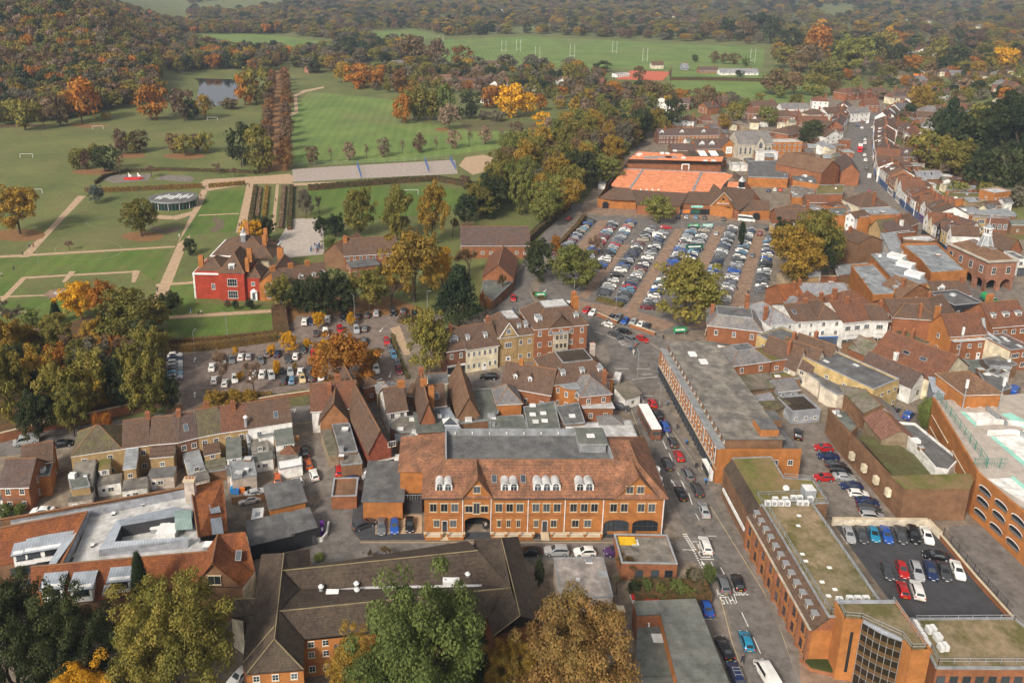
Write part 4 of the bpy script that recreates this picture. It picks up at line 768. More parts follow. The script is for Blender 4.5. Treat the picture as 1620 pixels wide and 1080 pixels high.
# ---- mansard office with gravel roof
def mansard_office():
 root = empty('mansard_office',(56.2,99.2,0),0,'long brick office with tiled mansard and gravel roof behind grey railings','office')
 L_ = 26.2; x0 = .5
 q = lambda k,x,y,z: pw(k,x,y,z)-Vector((56.2,99.2,0))
 Af, An = Vector((0.9,L_,0)), Vector((.8,0,0))
 b = MB(); b.box(.9,0,-.3,11.5,L_,6.6,'brick_orange')
 for i in range(9):  # projecting piers
  y = .3+i*(L_-.8)/8; b.box(.45,y-.35,-.3,.9,y+.35,6.2,'brick')
 b.box(.4,-.05,6.6,.95,L_,6.7,'stone')
 b.face([(5.4,0,6.6),(12.2,0,6.6),(12.2,0,9.2),(3.1,0,9.2),(.95,0,6.6)],'brick')
 b.obj('wall',root)
 b = MB(); b.face([(.75,L_,6.72),(.75,-.2,6.72),(3.1,-.2,9.3),(3.1,L_,9.3)],'r_brown'); b.face([(3.1,-.2,9.3),(.75,-.2,6.72),(.75,-.2,6.5),(3.4,-.2,9.1)],'r_dark'); b.face([(3.1,L_,9.3),(3.1,-.2,9.3),(12.5,-.2,9.3),(12.5,L_,9.3)],'gravel')
 b.box(2.9,-.3,9.31,3.25,L_,9.5,'lead'); b.box(12.3,-.3,9.31,12.6,L_,9.5,'lead'); b.box(3.25,-.3,9.31,12.3,0,9.5,'lead'); rf = b.obj('roof',root)
 b = MB(); b.box(11.5,0,0,12.5,L_,9.2,'brick_brown'); b.obj('rear_wall',root)
 for i in range(12):
  y = 1.6+i*(L_-2.6)/11
  o = dormer(rf,1.55,y,7.35,.95,1.0,'lead','flat','brick_brown'); o.rotation_euler = (0,0,-math.pi/2)
 for z in (1.,3.9):
  for i in range(16):
   y = .3+(i+.5)*(L_-.8)/16; win(root,.897,y,z,.95,1.5,'d',-math.pi/2)
 def rail(pts, z, parent, nm='railing'):
  b = MB();
  for a,c in zip(pts,pts[1:]):
   a = Vector(a); c = Vector(c)
   for h_ in (.55,1.05): b.tube((a.x,a.y,z+h_),(c.x,c.y,z+h_),.045,'metalgrey',4)
   n = max(1,int((c-a).length/2))
   for i in range(n+1): p = a.lerp(c,i/n); b.tube((p.x,p.y,z),(p.x,p.y,z+1.05),.04,'metalgrey',4)
  b.obj(nm,parent)
 rail([(3.6,L_),(3.6,.3),(5,.3)],9.3,rf); rail([(12,L_),(12,0)],9.3,rf)
 b = MB(); P0 = [q('i',235,15,9),q('i',420,8,9),q('i',480,108,9),q('i',615,118,9),q('i',690,225,9),q('i',367,240,9)]
 n = len(P0)
 for i in range(n): u,v_ = P0[i],P0[(i+1)%n]; b.face([(u.x,u.y,-.3),(v_.x,v_.y,-.3),(v_.x,v_.y,8.9),(u.x,u.y,8.9)][::-1],'brick_brown')
 b.face([p for p in P0][::-1],'moss'); b.obj('north_wing',root)
 b = MB(); e = [q('i',195,60,6.6),q('i',318,292,6.6)]; b.face([P0[0],P0[5],e[1],e[0]][::-1],'r_dark'); b.face([P0[0]-Vector((0,0,.2)),e[0],(e[0].x,e[0].y,0),(P0[0].x,P0[0].y,0)],'brick_brown')
 b.face([(e[0].x,e[0].y,-.3),(e[1].x,e[1].y,-.3),e[1],e[0]][::-1],'brick_brown'); b.obj('north_slope',root)
 b = MB(); b.obox((e[0].x-.5,e[0].y-2),(e[1].x-.3,e[1].y+1),.25,2.7,3.4,'frame'); b.obj('shop_fascia',root)
 b = MB(); [b.obox((P0[i].x,P0[i].y),(P0[(i+1)%n].x,P0[(i+1)%n].y),.25,8.9,9.15,'lead') for i in (0,1,2,3,4)]; b.obj('coping',root)
 rail([(P0[5].x+.6,P0[5].y+.3),(P0[4].x-.3,P0[4].y),(P0[3].x-.2,P0[3].y-.2),(P0[2].x,P0[2].y)],9.,rf); rail([(P0[5].x+.6,P0[5].y+.3),(P0[5].x+.4,P0[5].y+2.6),(P0[4].x-1,P0[4].y+2.6)],9.,rf)
 AC = []
 for x,y in ((402,235),(433,235),(465,235),(495,235),(525,207),(555,207),(555,232),(583,232),(438,215),(485,215),(605,212)): AC.append(q('i',x,y,9.4))
 for x,y in ((792,685),(830,685),(868,685),(742,690)): AC.append(q('i',x,y,9.6))
 ac = MB(); ac.box(-.5,-.3,0,.5,.3,.95,'ac_white'); ac.face([(-.4,-.305,.1),(.25,-.305,.1),(.25,-.305,.85),(-.4,-.305,.85)],'metalgrey'); ac = ac.mesh('air_unit')
 for c in AC: link('air_unit',ac,rf,(c.x,c.y,9.2 if c.y > 26 else 9.35))
 c = q('i',597,170,10); b = MB(); b.box(c.x-1,c.y-1,9,c.x+1,c.y+1,10.8,'metalgrey','ac_white'); b.obj('air_handler',rf)
 c = q('i',490,160,9.6); b = MB(); b.cyl(c.x,c.y,9,9.7,.06,.06,'metalgrey',6); [b.tube((c.x,c.y,9.9),(c.x-.05,c.y-.12,9.9),.6,'ac_white',10)]; b.obj('satellite_dish',rf)
 for i in range(9): b = MB(); x = R.uniform(4.5,11); y = R.uniform(2,L_-2); b.box(x-.35,y-.25,9.31,x+.35,y+.25,9.42,'frame'); b.obj('roof_vent',rf)
 z = 11.2; T = [q('i',x,y,z) for x,y in ((722,698),(765,782),(855,788),(1045,880),(1085,935),(1178,932),(1010,696))]
 b = MB(); n = len(T)
 for i in range(n):
  if i == 2: continue
  u,v_ = T[i],T[(i+1)%n]; b.face([(u.x,u.y,-.3),(v_.x,v_.y,-.3),(v_.x,v_.y,z+.25),(u.x,u.y,z+.25)],'brick_orange')
 b.obj('tower_wall',root)
 b = MB(); b.face([p-Vector((0,0,.2)) for p in T],'gravel'); [b.obox((T[i].x,T[i].y),(T[(i+1)%n].x,T[(i+1)%n].y),.35,z-.1,z+.32,'brick_orange' if i not in (2,6) else 'grey_render') for i in range(n)]; tw = b.obj('tower_roof',root)
 rail([(T[0].x+.5,T[0].y),(T[1].x+.4,T[1].y+.5),(T[2].x,T[2].y+.5),(T[3].x+.2,T[3].y+.6),(T[4].x+.3,T[4].y+.5),(T[5].x-.5,T[5].y+.4),(T[6].x-.4,T[6].y)],z,tw)
 c0, c1 = T[2], T[3]; v_ = (c1-c0); L2 = v_.length; d = v_.normalized(); nn = Vector((d.y,-d.x,0)); b = MB(); S_N = 6
 pts = []
 for i in range(S_N+1): f = i/S_N; bow = math.sin(math.pi*f)*.4; p = c0+v_*f+nn*(bow+.25); pts.append(p)
 for i in range(S_N): b.face([(pts[i].x,pts[i].y,0),(pts[i+1].x,pts[i+1].y,0),(pts[i+1].x,pts[i+1].y,z-.1),(pts[i].x,pts[i].y,z-.1)],GLB)
 for i in range(S_N+1): b.tube((pts[i].x,pts[i].y,0),(pts[i].x,pts[i].y,z),.04,'metalgrey',4)
 for k in range(1,6):
  for i in range(S_N): b.tube((pts[i].x,pts[i].y,z*k/6),(pts[i+1].x,pts[i+1].y,z*k/6),.03,'metalgrey',4)
  for i in range(S_N):
   if k < 6: w1 = .02; b.face([(pts[i].x+nn.x*w1,pts[i].y+nn.y*w1,z*k/6+.1),(pts[i+1].x+nn.x*w1,pts[i+1].y+nn.y*w1,z*k/6+.1),(pts[i+1].x+nn.x*w1,pts[i+1].y+nn.y*w1,z*k/6+.75),(pts[i].x+nn.x*w1,pts[i].y+nn.y*w1,z*k/6+.75)],'amber_reflection')  # amber bands: reflections painted on as colour, just proud of the bronze panes
 for i in range(S_N): b.face([(pts[i].x,pts[i].y,z),(pts[i+1].x,pts[i+1].y,z),tuple(c0.lerp(c1,(i+1)/S_N)),tuple(c0.lerp(c1,i/S_N))],'grey_render')
 b.obj('glass_screen',root)
 c = q('i',795,960,5); b = MB(); b.face([tuple(T[1].lerp(T[2],.45)+Vector((0,-.02,-9.5))),tuple(T[1].lerp(T[2],.62)+Vector((0,-.02,-9.5))),tuple(T[1].lerp(T[2],.62)+Vector((0,-.02,-2.))),tuple(T[1].lerp(T[2],.45)+Vector((0,-.02,-2.)))],'dark'); b.obj('slot_window',root)
 z = 6.4; Rr = [q('i',x,y,z) for x,y in ((1080,778),(1160,925),(1205,1008),(1760,1010),(1700,880),(1575,775))]
 b = MB(); n = len(Rr)
 for i in range(n): u,v_ = Rr[i],Rr[(i+1)%n]; b.face([(u.x,u.y,-.3),(v_.x,v_.y,-.3),(v_.x,v_.y,z-.02),(u.x,u.y,z-.02)],'brick')
 b.obj('east_wall',root); b = MB(); b.face(Rr,'gravel'); [b.obox((Rr[i].x,Rr[i].y),(Rr[(i+1)%n].x,Rr[(i+1)%n].y),.35,z-.1,z+.22,'lead') for i in range(n)]; er = b.obj('east_roof',root)
 rail([(p.x+dx,p.y+dy) for p,dx,dy in ((Rr[0],.5,-.4),(Rr[1],.6,0),(Rr[2],.6,.6),(Rr[3],-.5,.6))],z+.1,er); rail([(Rr[0].x+.5,Rr[0].y-.4),(Rr[5].x-.3,Rr[5].y-.4),(Rr[4].x-.5,Rr[4].y)],z+.1,er)
 for x,y in ((1168,825),(1190,822),(1205,862),(1218,860),(1225,908),(1248,905),(1125,830),(1145,860),(1160,890),(1108,800)): c = q('i',x,y,z+.5); o = link('air_unit',ac,er,(c.x,c.y,z),math.pi/2)
 A_, B_ = Rr[2], Rr[3]
 for i in range(9): c = A_.lerp(B_,(i+.5)/9); win(root,c.x,c.y-.01,3.7,1.2,1.2,'d')
 b = MB(); c = q('i',665,1000,.5); b.prism([(c.x-3,c.y+1.4),(c.x-2.2,c.y-.6),(c.x+1.6,c.y-1.8),(c.x+1.8,c.y+2.4)],0,.6,'brick'); b.prism([(c.x-2.6,c.y+1.2),(c.x-2,c.y-.4),(c.x+1.3,c.y-1.4),(c.x+1.5,c.y+2)],.6,1.1,'hedge'); o = b.obj('planter',None,(56.2,99.2,0)); tag(o,'triangular brick planter of dark shrubs at the glass entrance','planter')
mansard_office()
# low walls round the dark car park and black railings
def H2(k, x0, y0, xc, yc, w, h, roof, rise, wl, rf, label, **kw):
 A, B = place(k,x0,y0,xc,yc,h); v = B-A; return block(A, math.atan2(v.y,v.x)-math.pi/2, w, math.hypot(v.x,v.y), h, roof, rise, wl, rf, label, **kw)
def wall(k, pts, h, m, label, th=.3, base=0, cap='stone_trim', name='boundary_wall', cat='wall', z=0):
 P_ = [pw(k,*p,z if len(p) < 3 else p[2]) for p in pts]; c = P_[0]; o = empty(name,(c.x,c.y,0),0,label,cat); b = MB(); e = MB()
 for a,d in zip(P_,P_[1:]):
  b.obox((a.x-c.x,a.y-c.y),(d.x-c.x,d.y-c.y),th,-.2,h,m)
  if cap: e.obox((a.x-c.x,a.y-c.y),(d.x-c.x,d.y-c.y),th+.12,h+.001,h+.1,cap)
 b.obj('wall',o)
 if cap: e.obj('coping',o)
 return o
wall('i',[(706,330),(1160,335),(1222,400)],1.6,'magnolia','long cream wall behind the far row of the dark car park',.35)
wall('i',[(1222,400),(1390,600),(1560,790)],1.1,'brick','low red brick wall along the right of the dark car park',.35)
def fence(k, pts, h, m, label, step=2.4, z=0., fill=None, name='railing', n=2):
 P_ = [pw(k,x,y,z) for x,y in pts]; c = P_[0]; o = empty(name,(c.x,c.y,z),0,label,'fence' if name != 'railing' else 'railing')
 for a,d in zip(P_,P_[1:]):
  b = MB(); L_ = (d-a).length; a = a-Vector((c.x,c.y,z)); d = d-Vector((c.x,c.y,z))
  for i in range(n): b.tube(a+Vector((0,0,h*(i+1)/n-.05)),d+Vector((0,0,h*(i+1)/n-.05)),.04,m,4)
  if fill == 'mesh':
   for i in range(int(L_/.5)): p = a.lerp(d,i*.5/L_); b.tube(p,p+Vector((0,0,h)),.02,m,3)
  if fill == 'board': b.obox((a.x,a.y),(d.x,d.y),.06,0,h-.1,m)
  if fill == 'bars':
   for i in range(int(L_/.25)): p = a.lerp(d,i*.25/L_); b.tube(p,p+Vector((0,0,h)),.015,m,3)
  b.obj('panel',o)
  for i in range(int(L_/step)+1): p = a.lerp(d,min(1,i*step/L_)); q_ = MB(); q_.tube((0,0,0),(0,0,h+.1),.06,m,5); q_.obj('post',o,p)
 return o
fence('i',[(1235,390),(1400,590),(1560,770)],2.2,'frame_dark','black railing above the low wall beside the ramp road',2.4,fill='mesh')
# ---- multi-storey car park, right edge
root, base, ob = MASS('z','orange brick multi storey car park with arched openings and pale top deck','car park building',[
('deck','pale_court',[[(1476,634,9),(1620,622,9),(1800,640,9),(1900,900,9),(1700,860,9),(1546,752,9)]])],
[('brick_orange',[(1476,634,9),(1546,752,9)]),('brick_orange',[(1546,752,9),(1650,842,9),(1900,1030,9)])],loc=(1546,752,9))
q = lambda x,y,z: pw('z',x,y,z)-base
b = MB()
for p_ in ([(1528,652),(1565,652),(1590,668),(1548,672)],[(1572,690),(1640,688),(1660,760),(1620,730)],[(1562,757),(1598,755),(1640,785),(1660,820)]): b.face([q(x,y,9.02) for x,y in p_],'white')
for p_ in ([(1519,651),(1526,651),(1548,672),(1543,674)],[(1566,690),(1573,690),(1660,762),(1660,772)],[(1598,754),(1604,753),(1660,800),(1660,810)],[(1582,654),(1600,653),(1640,674),(1620,678)]): b.face([q(x,y,9.03) for x,y in p_],'mint')
b.obj('deck_paint',ob['deck'])
for i,p_ in enumerate(([(1545,672),(1580,670),(1640,676)],[(1562,688),(1600,686),(1640,692)],[(1560,648),(1592,674)],[(1610,686),(1640,705)])):
 b = MB(); [b.obox(tuple(q(*a,9))[:2],tuple(q(*d,9))[:2],.35,9,10.1,'white' if i < 2 else 'lead') for a,d in zip(p_,p_[1:])]; b.obj('ramp_wall',root)
b = MB(); b.obox(tuple(q(1476,634,9))[:2],tuple(q(1546,752,9))[:2],.4,8.9,10.0,'brick_orange'); b.obox(tuple(q(1546,752,9))[:2],tuple(q(1650,842,9))[:2],.4,8.9,9.9,'brick_orange'); b.obj('parapet',root)
A_, B_ = q(1546,752,9), q(1650,842,9); v_ = B_-A_; L2 = math.hypot(v_.x,v_.y); an = math.atan2(v_.y,v_.x); nn = Vector((math.sin(an),-math.cos(an),0))
for z in (1.4,4.2,6.6):
 for i in range(int(L2/4.2)):
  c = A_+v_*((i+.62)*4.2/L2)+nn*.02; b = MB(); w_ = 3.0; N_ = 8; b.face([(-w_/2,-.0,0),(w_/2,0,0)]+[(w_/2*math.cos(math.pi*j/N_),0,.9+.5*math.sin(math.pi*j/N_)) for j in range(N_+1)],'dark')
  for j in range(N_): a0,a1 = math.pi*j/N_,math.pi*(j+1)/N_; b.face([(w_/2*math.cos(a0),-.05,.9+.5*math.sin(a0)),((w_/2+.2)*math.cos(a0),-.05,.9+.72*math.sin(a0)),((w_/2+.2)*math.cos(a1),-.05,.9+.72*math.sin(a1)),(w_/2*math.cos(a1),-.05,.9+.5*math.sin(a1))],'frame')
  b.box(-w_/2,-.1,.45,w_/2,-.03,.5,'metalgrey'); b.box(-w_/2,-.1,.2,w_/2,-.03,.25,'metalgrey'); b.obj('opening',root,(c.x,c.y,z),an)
for i,f in enumerate((.0,.5)):
 b = MB(); a_,c_ = q(1476,634,9).lerp(q(1546,752,9),f+.05),q(1476,634,9).lerp(q(1546,752,9),f+.45); b.obox((a_.x-.3,a_.y-.1),(c_.x-.3,c_.y-.1),.2,6.2,6.35,'stone_trim'); b.obox((a_.x-.3,a_.y-.1),(c_.x-.3,c_.y-.1),.2,3.2,3.35,'stone_trim'); b.obj('string_course',root)
fence('z',[(1482,629),(1560,735)],1.9,'fence_green','green mesh fence along the edge of the car park deck',2.6,9.9,'mesh'); fence('z',[(1540,740),(1592,740)],2.2,'fence_green','green cage fence at the near corner of the deck',2.6,9.1,'mesh')
o, ro = H('w',985,430,1375,420,12.4,9.5,'hip',3.,'brick_orange','r_tan_light' if 0 else 'r_tan','small orange brick tower with tan hipped roof behind the car park deck',cat='stair tower',win_=(2,3,.7,1.),name='stair_tower')
b = MB()
for k_,(x,y,h_) in enumerate(((960,590,15),(1345,610,16),(860,330,15))):
 c = pw('w',x,y,9 if k_ < 2 else 0); o = empty('phone_mast',(c.x,c.y,9 if k_ < 2 else 0),0,('pale lattice mast left of the orange brick tower','grey mast with white antenna right of the orange brick tower','thin pale mast before the cream gabled house')[k_],'mast'); b = MB(); b.tube((0,0,0),(0,0,h_-9 if k_ < 2 else h_),.13,'metalgrey',6,.1); b.obj('pole',o); b = MB(); hh = (h_-9 if k_ < 2 else h_); b.box(-.22,-.2,hh-.6,.22,.2,hh+1.5,'ac_white'); b.obj('antenna',o)
for x0,y0,x1,y1 in ((660,490,965,610),):
 o, ro = H('w',660,400,900,440,9.2,6,'l',.6,'grey_render','seam','grey ribbed plant enclosure beside the orange brick tower',cat='plant enclosure');
# ---- West street terrace, north side
b_ = dict(cat='house')
H('e',500,705,590,690,7.4,11,'g',3.6,'brick_dark','r_brown','small dark brick shop house with white shopfront, left end of terrace',base=1,win_=(2,2,.9,1.4),shop='paint_white',dorm=((.5,2.4),),cat='shop')
H('e',590,690,742,665,7.0,11,'g',4,'cream','r_brown','long cream Georgian house with two white dormers',base=1,win_=(2,6,.85,1.35),door=3,dorm=((.15,1.),(.7,1.)))
o, ro = H('e',745,655,910,633,8.4,12,'m',3.6,'brick_yellow','r_brown','yellow brick gabled house with white flat roof strip',base=1,win_=(2,4,1.,1.4),dorm=((.62,1.),(.82,1.)),top='lead_pale',ins=3.4)
b = MB(); b.face([(.2,-.12,-.2),(5.3,-.12,-.2),(5.3,-.12,8.6),(2.75,-.12,12.4),(.2,-.12,8.6)],'brick_yellow'); b.face([(.2,-.12,8.6),(.2,2,8.6),(.2,0,-.2)],'brick_yellow'); [b.face(p,'r_brown') for p in ([(-.1,-.35,8.3),(2.75,-.35,12.6),(2.75,5,12.6),(-.1,1,8.3)],[(5.6,-.35,8.3),(5.6,1,8.3),(2.75,5,12.6),(2.75,-.35,12.6)])]; b.tube((-.1,-.4,8.3),(2.75,-.4,12.6),.12,'frame',4); b.tube((5.6,-.4,8.3),(2.75,-.4,12.6),.12,'frame',4); b.obj('gable',o)
for z,w_,h_ in ((9.2,1.2,1.5),(5.2,2.,1.5)): win(o,2.75,-.13,z,w_,h_,'s')
link('door',doormesh('frame',1.2,2.4),o,(2.75,-.13,0))
o, ro = H('e',912,636,1160,610,9.8,13,'m',4.2,'brick','r_brown','tall red brick corner block with mansard and pale flat top',base=1,win_=(3,5,1.,1.45),dorm=((.12,1.6),(.82,1.3)),top='lead_pale',ins=4.2,cat='apartment block',chim=((.97,.75,1.4,4,'brick_orange'),(.93,.5,1.4,3,'brick_orange')))
b = MB(); w_ = 16.6; b.box(5.4,-.9,-.2,9.6,-.0,8.2,'stone'); b.box(5.2,-1.1,8.2,9.8,0,8.4,'lead'); b.face([(4.2,-.35,9.8),(11,-.35,9.8),(7.6,-.35,13)],'r_brown'); b.face([(3.9,-.5,9.7),(7.6,-.5,13.4),(7.6,5,13.4),(3.9,1,9.9)],'r_brown'); b.face([(11.3,-.5,9.7),(11.3,1,9.9),(7.6,5,13.4),(7.6,-.5,13.4)],'r_brown'); bb = b.obj('bay',o)
for z in (1,3.8,6.4): [win(bb,x,-.91,z,.9,1.5,'t') for x in (6.3,7.5,8.7)]
# buildings south of the junction
o, ro = H('e',760,748,992,790,5.4,10,'g',4.,'brick','r_brown','brown tiled corner house with white edged gable and small white dormers',win_=(1,3),chim=((.3,.5,1.,2,'brick_orange'),),dorm=((.25,.9),(.55,.9)),dst='gab')
o, ro = H('e',1005,745,1290,712,6.8,14,'m',3.4,'brick_orange','r_brown','orange brick bank with curved bay and three white dormers',win_=(2,6,.8,1.3),dorm=((.2,1.1),(.52,1.1),(.82,1.3)),ins=4,cat='bank',chim=((.9,.7,1.2,2,'pale_plaster'),),top='r_dark')
b = MB(); b.cyl(5,.5,-.2,6.6,3.4,3.4,'brick_orange',18); b.cyl(5,.5,6.6,6.9,3.7,3.7,'lead',18); bb = b.obj('bay',o)
for t in (-2.3,-1.57,-.85):
 for z in (1.4,4.3): win(bb,5+3.42*math.cos(t),.5+3.42*math.sin(t),z,.8,1.4,'s',t+math.pi/2)
H('e',742,838,855,832,5.2,7,'hip',3.,'brick_orange','r_grey','small orange brick cube with grey pyramid roof',win_=None,cat='outbuilding')
H('e',1150,862,1290,862,3.4,4,'lf',.5,'brick','lead_pale','lean-to with pale roof below the grey hipped house',win_=(1,2),cat='extension'); H('e',1140,800,1280,786,6.2,9,'hip',2.8,'brick','r_grey','grey hipped brick house by the main road',win_=(2,2))
def INP(x, y, P):
 c = False; j = len(P)-1
 for i in range(len(P)):
  if (P[i][1] > y) != (P[j][1] > y) and x < (P[j][0]-P[i][0])*(y-P[i][1])/(P[j][1]-P[i][1])+P[i][0]: c = not c
  j = i
 return c
def flat(k, pts, h, roof, wl, label, cat='flat roofed extension', skl=(), par=.2, name=None):
 P_ = [pw(k,x,y,h) for x,y in pts]; c = P_[0]; base = Vector((c.x,c.y,0)); o = empty(name or 'extension',base,0,label,cat); V = [(p.x-c.x,p.y-c.y) for p in P_]
 ar = sum(V[i][0]*V[(i+1)%len(V)][1]-V[(i+1)%len(V)][0]*V[i][1] for i in range(len(V)))
 if ar < 0: V = V[::-1]
 b = MB(); n = len(V)
 for i in range(n): u,w_ = V[i],V[(i+1)%n]; b.face([(*u,-.3),(*w_,-.3),(*w_,h-.02),(*u,h-.02)],wl)
 b.obj('wall',o); b = MB(); b.face([(*v,h) for v in V],roof)
 if par:
  for i in range(n): u,w_ = V[i],V[(i+1)%n]; b.obox(u,w_,.22,h-.15+i*.002,h+par+i*.002,'lead' if par < .5 else wl)
 ro = b.obj('roof',o)
 if not skl and cat != 'shed' and h > 3:
  xs = [v[0] for v in V]; ys = [v[1] for v in V]
  for _ in range(AR.randint(2,5)):
   X,Y = AR.uniform(min(xs),max(xs)),AR.uniform(min(ys),max(ys)); s_ = AR.uniform(.3,.9); t_ = AR.uniform(.2,1.1)
   if INP(X,Y,V): b = MB(); b.box(X-s_,Y-s_*.8,h,X+s_,Y+s_*.8,h+t_,AR.choice(('lead','brick_brown','metalgrey','frame')),AR.choice(('ac_white','lead','lead_pale'))); b.obj('roof_unit',ro)
 for x,y in skl: p = pw(k,x,y,h)-base; b = MB(); b.box(p.x-.7,p.y-.5,h,p.x+.7,p.y+.5,h+.35,'frame','ac_white'); b.obj('skylight',ro)
 return o
flat('e',[(600,772),(735,762),(745,880),(705,912),(560,930),(560,905),(640,895),(655,860)],3.6,'felt_green','brick_brown','wide green grey flat roof beside the tan barn roof')
flat('e',[(705,900),(860,890),(890,965),(710,985)],3.4,'felt_green','brick','green grey flat roof with brick base behind the office roof')
flat('e',[(865,852),(1010,826),(1038,955),(892,972)],4.,'felt_green','brick_brown','grey flat roof with four white rooflights',skl=((908,845),(908,888),(958,882),(922,922),(965,918)))
flat('e',[(1020,850),(1125,832),(1155,925),(1060,935)],4.2,'felt','brick_brown','brown grey flat roof left of the grey hipped house',skl=((1095,895),))
flat('e',[(975,930),(1060,932),(1080,1012),(985,1018)],3.,'felt_patch','brick_brown','small worn brown flat roof behind the office parapet')
flat('e',[(1062,935),(1372,915),(1408,1002),(1095,1012)],3.6,'lead_pale','brick','long pale flat roof next to the main road',skl=((1080,955),(1085,990)))
b = MB(); c = pw('e',1275,915,3.6); o = empty('pyramid_roof',(c.x,c.y,0),0,'low grey pyramid roof on the long pale flat roof','roof'); b.face([(-3,-2,3.7),(3,-2,3.7),(0,0,5.2)],'r_grey'); b.face([(3,-2,3.7),(3,2,3.7),(0,0,5.2)],'r_grey'); b.face([(3,2,3.7),(-3,2,3.7),(0,0,5.2)],'r_grey'); b.face([(-3,2,3.7),(-3,-2,3.7),(0,0,5.2)],'r_grey'); b.obj('roof',o)
# cluster above the central office
H('k',118,470,318,462,5.2,12,'x',4.2,'timber','r_brown','brown house with timber boarded gable beside the garage yard',win_=None); H('k',60,400,380,372,6,9,'g',4.2,'white','r_red','red brown house with white end wall on the street corner',win_=(1,3),chim=((.6,.6,1.4,4),))
H('k',465,695,625,660,5.2,31,'x',4.6,'tilehung','r_brown','long brown tiled hall with tile hung gable end',win_=None,cat='hall',name='hall')
o = [o for o in C.objects if o.name.startswith('hall')][-1]; win(o,5.2,-.01,5.3,1.8,1.3,'s'); b = MB(); b.box(-.05,-.05,-.2,11.2,-.01,2.6,'white'); b.face([(2.2,-.06,.6),(6.6,-.06,.6),(6.6,-.06,2.1),(2.2,-.06,2.1)],GL); b.obj('white_base',o)
flat('k',[(205,500),(325,490),(385,690),(262,700)],4.2,'felt','brick_brown','long grey roofed workshop left of the tile hung gable',par=.1,cat='workshop'); flat('k',[(262,700),(385,685),(418,775),(270,790)],3.6,'felt_patch','brick_brown','patched lower roof at the near end of the workshop',par=.1); flat('k',[(120,540),(200,530),(255,715),(180,720)],3.,'fibre','old_wood','mossy shed roof along the garage yard',par=0,cat='shed',name='shed')
H('k',600,412,735,392,5.6,9,'g',3.6,'white','r_brown','brown roofed cottage with white gable windows',win_=(2,2),chim=((.95,.5,1.6,4,'brick_orange'),))
H('k',835,470,938,462,5.6,15,'x',4.4,'brick','r_brown','steep brown gabled house with brick chimneys',chim=((.5,.55,1.5,4,'brick_orange'),(.9,.3,1.3,3,'brick_orange'),(.5,.9,1.2,3))); H('k',905,368,1012,358,5.,8,'g',3.2,'white','r_brown','low brown roofed cottage beside the green grey flat roof',win_=(1,2))
H('k',1098,440,1252,430,4.8,17,'x',4.6,'brick_brown','r_tan','tan tiled barn roof with brick gable',win_=None,cat='barn',name='barn'); o = [o for o in C.objects if o.name.startswith('barn')][-1]; win(o,2.6,-.01,3.2,1.6,1.,'d'); win(o,5.2,-.01,3.2,1.,1.2,'d')
flat('k',[(948,395),(1035,380),(1160,600),(1008,625)],4,'seam','brick_brown','long grey ribbed roof with glazed pyramid rooflight'); c = pw('k',1045,485,4); b = MB(); [b.face(p,'frame' if i%2 else GL) for i,p in enumerate(([(-1.8,-1.3,.1),(1.8,-1.3,.1),(0,0,1.3)],[(1.8,-1.3,.1),(1.8,1.3,.1),(0,0,1.3)],[(1.8,1.3,.1),(-1.8,1.3,.1),(0,0,1.3)],[(-1.8,1.3,.1),(-1.8,-1.3,.1),(0,0,1.3)]))]; b.box(-1.9,-1.4,-.1,1.9,1.4,.09,'frame'); tag(b.obj('rooflight',None,(c.x,c.y,4.02)),'glazed white pyramid rooflight on the long ribbed roof','rooflight')
H('k',815,572,992,560,4,9,'lf',.5,'brick','felt_green','small brick annexe with white door and two windows',win_=(1,3,.8,1.),door=1,cat='annexe'); flat('k',[(690,450),(820,440),(835,545),(700,560),(615,520),(620,500)],3.8,'felt_patch','brick_brown','patched flat roof with white hatch behind the steep chimneyed houses',skl=((775,468),(690,535)))
flat('k',[(650,572),(810,556),(812,600),(660,620)],3.2,'lead','brick_brown','pale lead roof above the kitchen vents'); H('k',1330,560,1590,560,3.1,5,'l',.5,'brick','felt_green','low brick lean-to by the fenced garden',cat='outbuilding')
for i in range(7):
 c = pw('k',690+i*17+(i%2)*6,650+(i%3)*14,1.4); b = MB(); b.box(-.5,-.35,0,.5,.35,1.3+.4*(i%2),'ac_white'); b.face([(-.35,-.36,.2),(.35,-.36,.2),(.35,-.36,1.),(-.35,-.36,1.)],'metalgrey'); o = b.obj('kitchen_vent_unit',None,(c.x,c.y,0)); tag(o,f'white ventilation unit behind the hall, {nth(i)} from the left','vent unit','ventilation units behind the tile hung hall')
for i,(x,y) in enumerate(((548,772),(580,768),(612,764))): c = pw('k',x,y,.6); b = MB(); b.box(-.6,-.5,.12,.6,.5,1.2,'bluebox'); b.box(-.65,-.55,1.2,.65,.55,1.32,'bluebox'); tag(b.obj('wheelie_bin',None,(c.x,c.y,0)),f'blue bin below the tile hung gable, {nth(i)} from the left','bin','blue bins below the tile hung gable')
fence('k',[(1130,510),(1320,475)],2.,'fence_wood','orange timber fence beside the green garden table',2.4,0,'board','timber_fence'); fence('k',[(1330,590),(1620,570)],1.8,'fence_wood','orange timber fence along the rear yards of the office',2.4,0,'board','timber_fence')
